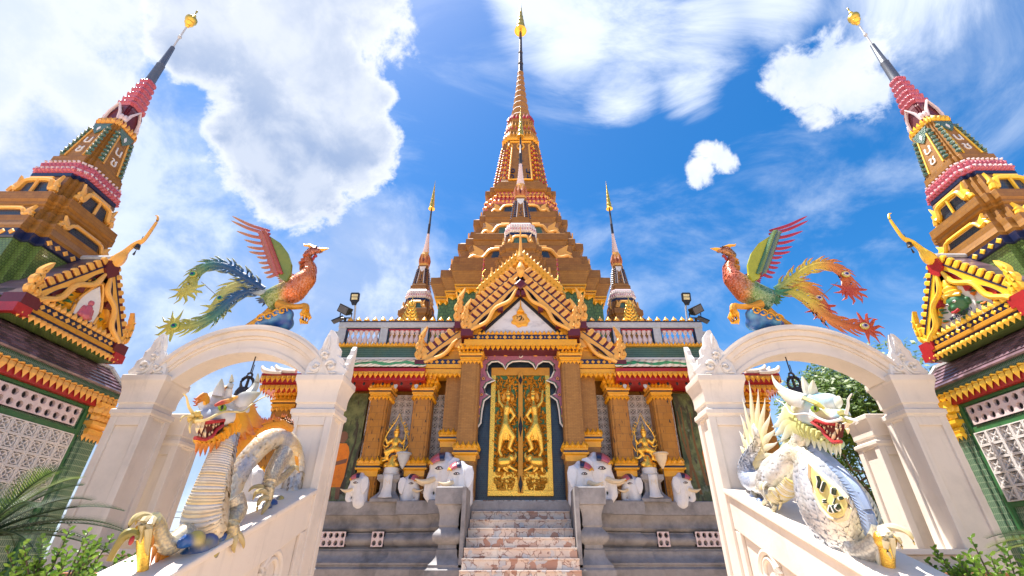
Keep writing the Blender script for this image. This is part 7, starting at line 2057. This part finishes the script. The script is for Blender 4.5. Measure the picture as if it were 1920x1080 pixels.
    for a in range(4):
        def Wn(u, o, z):
            x, y = u, -.26 - o
            for _ in range(a): x, y = -y, x
            return Vector((cx + x, cy + y, z))
        l_.tube([Wn(-.17, 0, 10.44), Wn(-.13, .02, 10.7), Wn(0, .03, 10.98), Wn(.13, .02, 10.7), Wn(.17, 0, 10.44)], .035, 6)
        for q in (-1, 1): l_.ball(Wn(q * .19, -.02, 10.55), .05, 6, 5, (1, 1, 2))
    l_.build('niche_gable', 'pinkwhite', sh, smooth=True)
    z_ = 11.03; r_ = .225
    for k in range(6):
        rg = MB(); h_ = .195; rg.redent([(r_ * .82, 0), (r_ * 1.0, h_ * .5), (r_ * 1.02, h_ * .75), (r_ * .8, h_ * .8)], (cx, cy, z_)); ro = rg.build('spire_ring', 'rose', sh)
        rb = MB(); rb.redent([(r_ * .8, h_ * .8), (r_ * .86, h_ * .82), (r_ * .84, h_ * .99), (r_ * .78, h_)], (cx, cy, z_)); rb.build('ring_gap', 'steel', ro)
        pt = MB(); rteeth(pt, r_ * .98, z_ + h_ * .4, h_ * .42, 3, C, .02, 1.0); pt.build('ring_petals', 'rose', ro)
        z_ += h_; r_ *= .905
    nd = MB(); nd.lathe([(.115, 0), (.10, .7), (.105, .72), (.085, .75), (.055, 1.55)], 10, (cx, cy, z_)); nd.build('needle', 'steel', sh, smooth=True)
    rdp = MB(); rdp.tube([(cx, cy, z_ + 1.5), (cx, cy, 14.8)], .022, 6); rdp.ball((cx, cy, 14.25), .05, 8, 6, (1, 1, 1.5)); rdp.build('rod', 'greyp', sh)
    fn = MB(); fn.lathe([(.02, 0), (.06, .06), (.05, .1), (.10, .16), (.12, .2), (.10, .25), (.15, .33), (.15, .42), (.09, .5), (.05, .56), (.06, .6), (.02, .66), (.015, .78), (.03, .82), (.003, .9)], 12, (cx, cy, 14.75)); fn.build('gilt_finial', 'leafgold', sh, smooth=True)
    return sh
make_shrine(-1, -9.67, 7.41, 'green tiled shrine with pink ringed spire and niche in its gable, far left', 'cream', dict(kind='niche', ground='gold', green=.3, flower='gold'))
make_shrine(1, 9.74, 7.34, 'green tiled shrine with pink ringed spire and green mask in its gable, far right', 'yellow', dict(kind='mask', ground='white2', green=.75, flower='orange'))

# ------------------------------------------------------------------ planting
def leaf_cloud(mb, c, rad, n, size, rnd, shell=.55):
    for _ in range(n):
        while True:
            p = Vector((rnd.uniform(-1, 1), rnd.uniform(-1, 1), rnd.uniform(-1, 1)))
            if shell < p.length < 1: break
        q = c + Vector((p.x * rad[0], p.y * rad[1], p.z * rad[2]))
        a = Vector((rnd.gauss(0, 1), rnd.gauss(0, 1), rnd.gauss(0, 1))).normalized(); b_ = a.orthogonal().normalized()
        s = size * rnd.uniform(.6, 1.3)
        mb.add([q - a * s, q + b_ * s * .45, q + a * s, q - b_ * s * .45], [(0, 1, 2, 3)])
def make_tree(loc, h, rad, n, label, seed, size=.16):
    rnd = random.Random(seed)
    tr = thing('tree', loc, label, 'tree'); L = Vector(loc)
    tk = MB(); tk.tube([L, L + Vector((.1, 0, h * .3)), L + Vector((0, .1, h * .55))], [.28, .2, .12], 8)
    cl = []
    for k in range(26):
        a = rnd.uniform(0, 6.28); r_ = rad * rnd.uniform(.2, .85); z = h * rnd.uniform(.30, .97); r_ *= math.sin(PI * min(.95, max(.12, (z / h - .15) / .9))) ** .6
        c = L + Vector((r_ * math.cos(a), r_ * math.sin(a), z)); cl.append(c)
        tk.tube([L + Vector((0, 0, h * rnd.uniform(.25, .5))), L.lerp(c, .6) + Vector((0, 0, .3)), c], [.07, .04, .015], 5)
    tk.build('trunk', 'bark', tr, smooth=True)
    cr = MB()
    for c in cl: 
        s = rnd.uniform(.55, 1.05) * rad * .36
        leaf_cloud(cr, c, (s * 1.2, s * 1.2, s), n // 26, size, rnd, .25)
    cr.build('crown', 'leaf', tr)
make_tree((18.2, 25, 0), 11.2, 4.8, 26000, 'dark green leafy tree seen through the right archway', 3, .15)
make_tree((-22.5, 38, 0), 4.6, 2.4, 3000, 'small distant tree low behind the left archway', 4, .18)
def make_shrub(loc, h, rad, label, seed):
    rnd = random.Random(seed)
    s = thing('potted_shrub', loc, label, 'shrub', 'bright green shrubs at the foot of the picture'); L = Vector(loc)
    pot = MB(); pot.lathe([(.26, 0), (.34, .5), (.40, .86), (.42, .88), (.42, .95), (.36, .95), (.33, .85)], 16, L); pot.build('pot', 'white2', s, smooth=True)
    st, lv = MB(), MB()
    for k in range(46):
        a = rnd.uniform(0, 6.28); r_ = rad * math.sqrt(rnd.random()); tip = L + Vector((r_ * math.cos(a), r_ * math.sin(a), .95 + h * rnd.uniform(.45, 1.0) * (1 - .35 * (r_ / rad) ** 2)))
        root = L + Vector((.12 * math.cos(a), .12 * math.sin(a), .88)); st.tube([root, root.lerp(tip, .6) + Vector((0, 0, .05)), tip], [.012, .008, .004], 5)
        for j in range(11):
            q = root.lerp(tip, .62 + .38 * (j / 10)) ; an = j * 2.4 + rnd.random(); up = .25 + .6 * j / 10
            d = Vector((math.cos(an), math.sin(an), up)).normalized(); w = d.cross(Vector((0, 0, 1))).normalized(); l_ = rnd.uniform(.055, .085)
            n_ = w.cross(d) * .012
            lv.add([q, q + d * l_ * .35 + w * l_ * .26 + n_, q + d * l_ * .8 + w * l_ * .2 + n_, q + d * l_, q + d * l_ * .8 - w * l_ * .2 + n_, q + d * l_ * .35 - w * l_ * .26 + n_, q + d * l_ * .6 - n_], [(0, 1, 6), (1, 2, 6), (2, 3, 6), (3, 4, 6), (4, 5, 6), (5, 0, 6)])
    st.build('stems', 'bark', s); lv.build('foliage', 'shrub', s)
make_shrub((-4.45, 5.25, .10), .80, .55, 'bright green leafy shrub below the left archway pillar', 1)
make_shrub((4.62, 5.25, .08), .74, .58, 'bright green leafy shrub below the right archway pillar', 2)
def make_cycad(loc, label, seed, nf, L0, pale_step):
    rnd = random.Random(seed); cy = thing('cycad', loc, label, 'cycad', 'cycads beside the shrines'); L = Vector(loc)
    tk = MB(); tk.lathe([(.20, 0), (.17, .6), (.2, 1.3), (.15, 1.62)], 10, L); tk.build('trunk', 'bark', cy)
    top = L + Vector((0, 0, 1.58))
    for k in range(nf):
        a = 2 * PI * k / nf + rnd.uniform(-.2, .2); el = rnd.uniform(.25, 1.2); ln = L0 * rnd.uniform(.8, 1.1)
        S_ = [top + Vector((math.cos(a) * math.cos(el) * ln * t, math.sin(a) * math.cos(el) * ln * t, math.sin(el) * ln * t - .42 * ln * t * t)) for t in [i / 22 for i in range(23)]]
        fr = MB(); fr.tube(S_, [.014 * (1 - i / 26) for i in range(23)], 4)
        for i in range(2, 22):
            d = (S_[i + 1] - S_[i - 1]).normalized() if i < 22 else d; w = d.cross(Vector((0, 0, 1))).normalized()
            for h_ in (0, .5):
                b_ = S_[i].lerp(S_[min(i + 1, 22)], h_)
                for q in (-1, 1):
                    l_ = .24 * math.sin(PI * min(1, (i + h_) / 23 * .93 + .07)) ** .7; t_ = b_ + (w * q * .8 + d * .55 + Vector((0, 0, .18))).normalized() * l_
                    fr.add([b_ - d * .008, b_ + d * .008, t_], [(0, 1, 2)])
        fr.build('frond', 'palmpale' if k % pale_step == 0 else 'cycad', cy)  # every few fronds take the paler leaf colour
make_cycad((-5.55, 5.3, .12), 'dark cycad fronds in front of the left shrine', 8, 34, 1.5, 6)
make_cycad((6.15, 5.4, -.05), 'green cycad fronds in front of the right shrine', 9, 24, 1.3, 2)
# overhead wires far behind the left arch
for k, (z0, z1) in enumerate(((4.9, 4.2), (4.6, 3.9), (3.4, 3.5), (2.7, 2.9))):
    wi = MB(); wi.tube([(-40 + 1.6 * i, 30, z0 + (z1 - z0) * i / 20 - .5 * math.sin(PI * i / 20)) for i in range(21)], .018, 5)
    tag(wi.build('overhead_wire', 'iron'), ['topmost', 'second', 'third', 'lowest'][k] + ' of the thin black wires in the sky behind the left archway', 'wire', 'overhead wires')
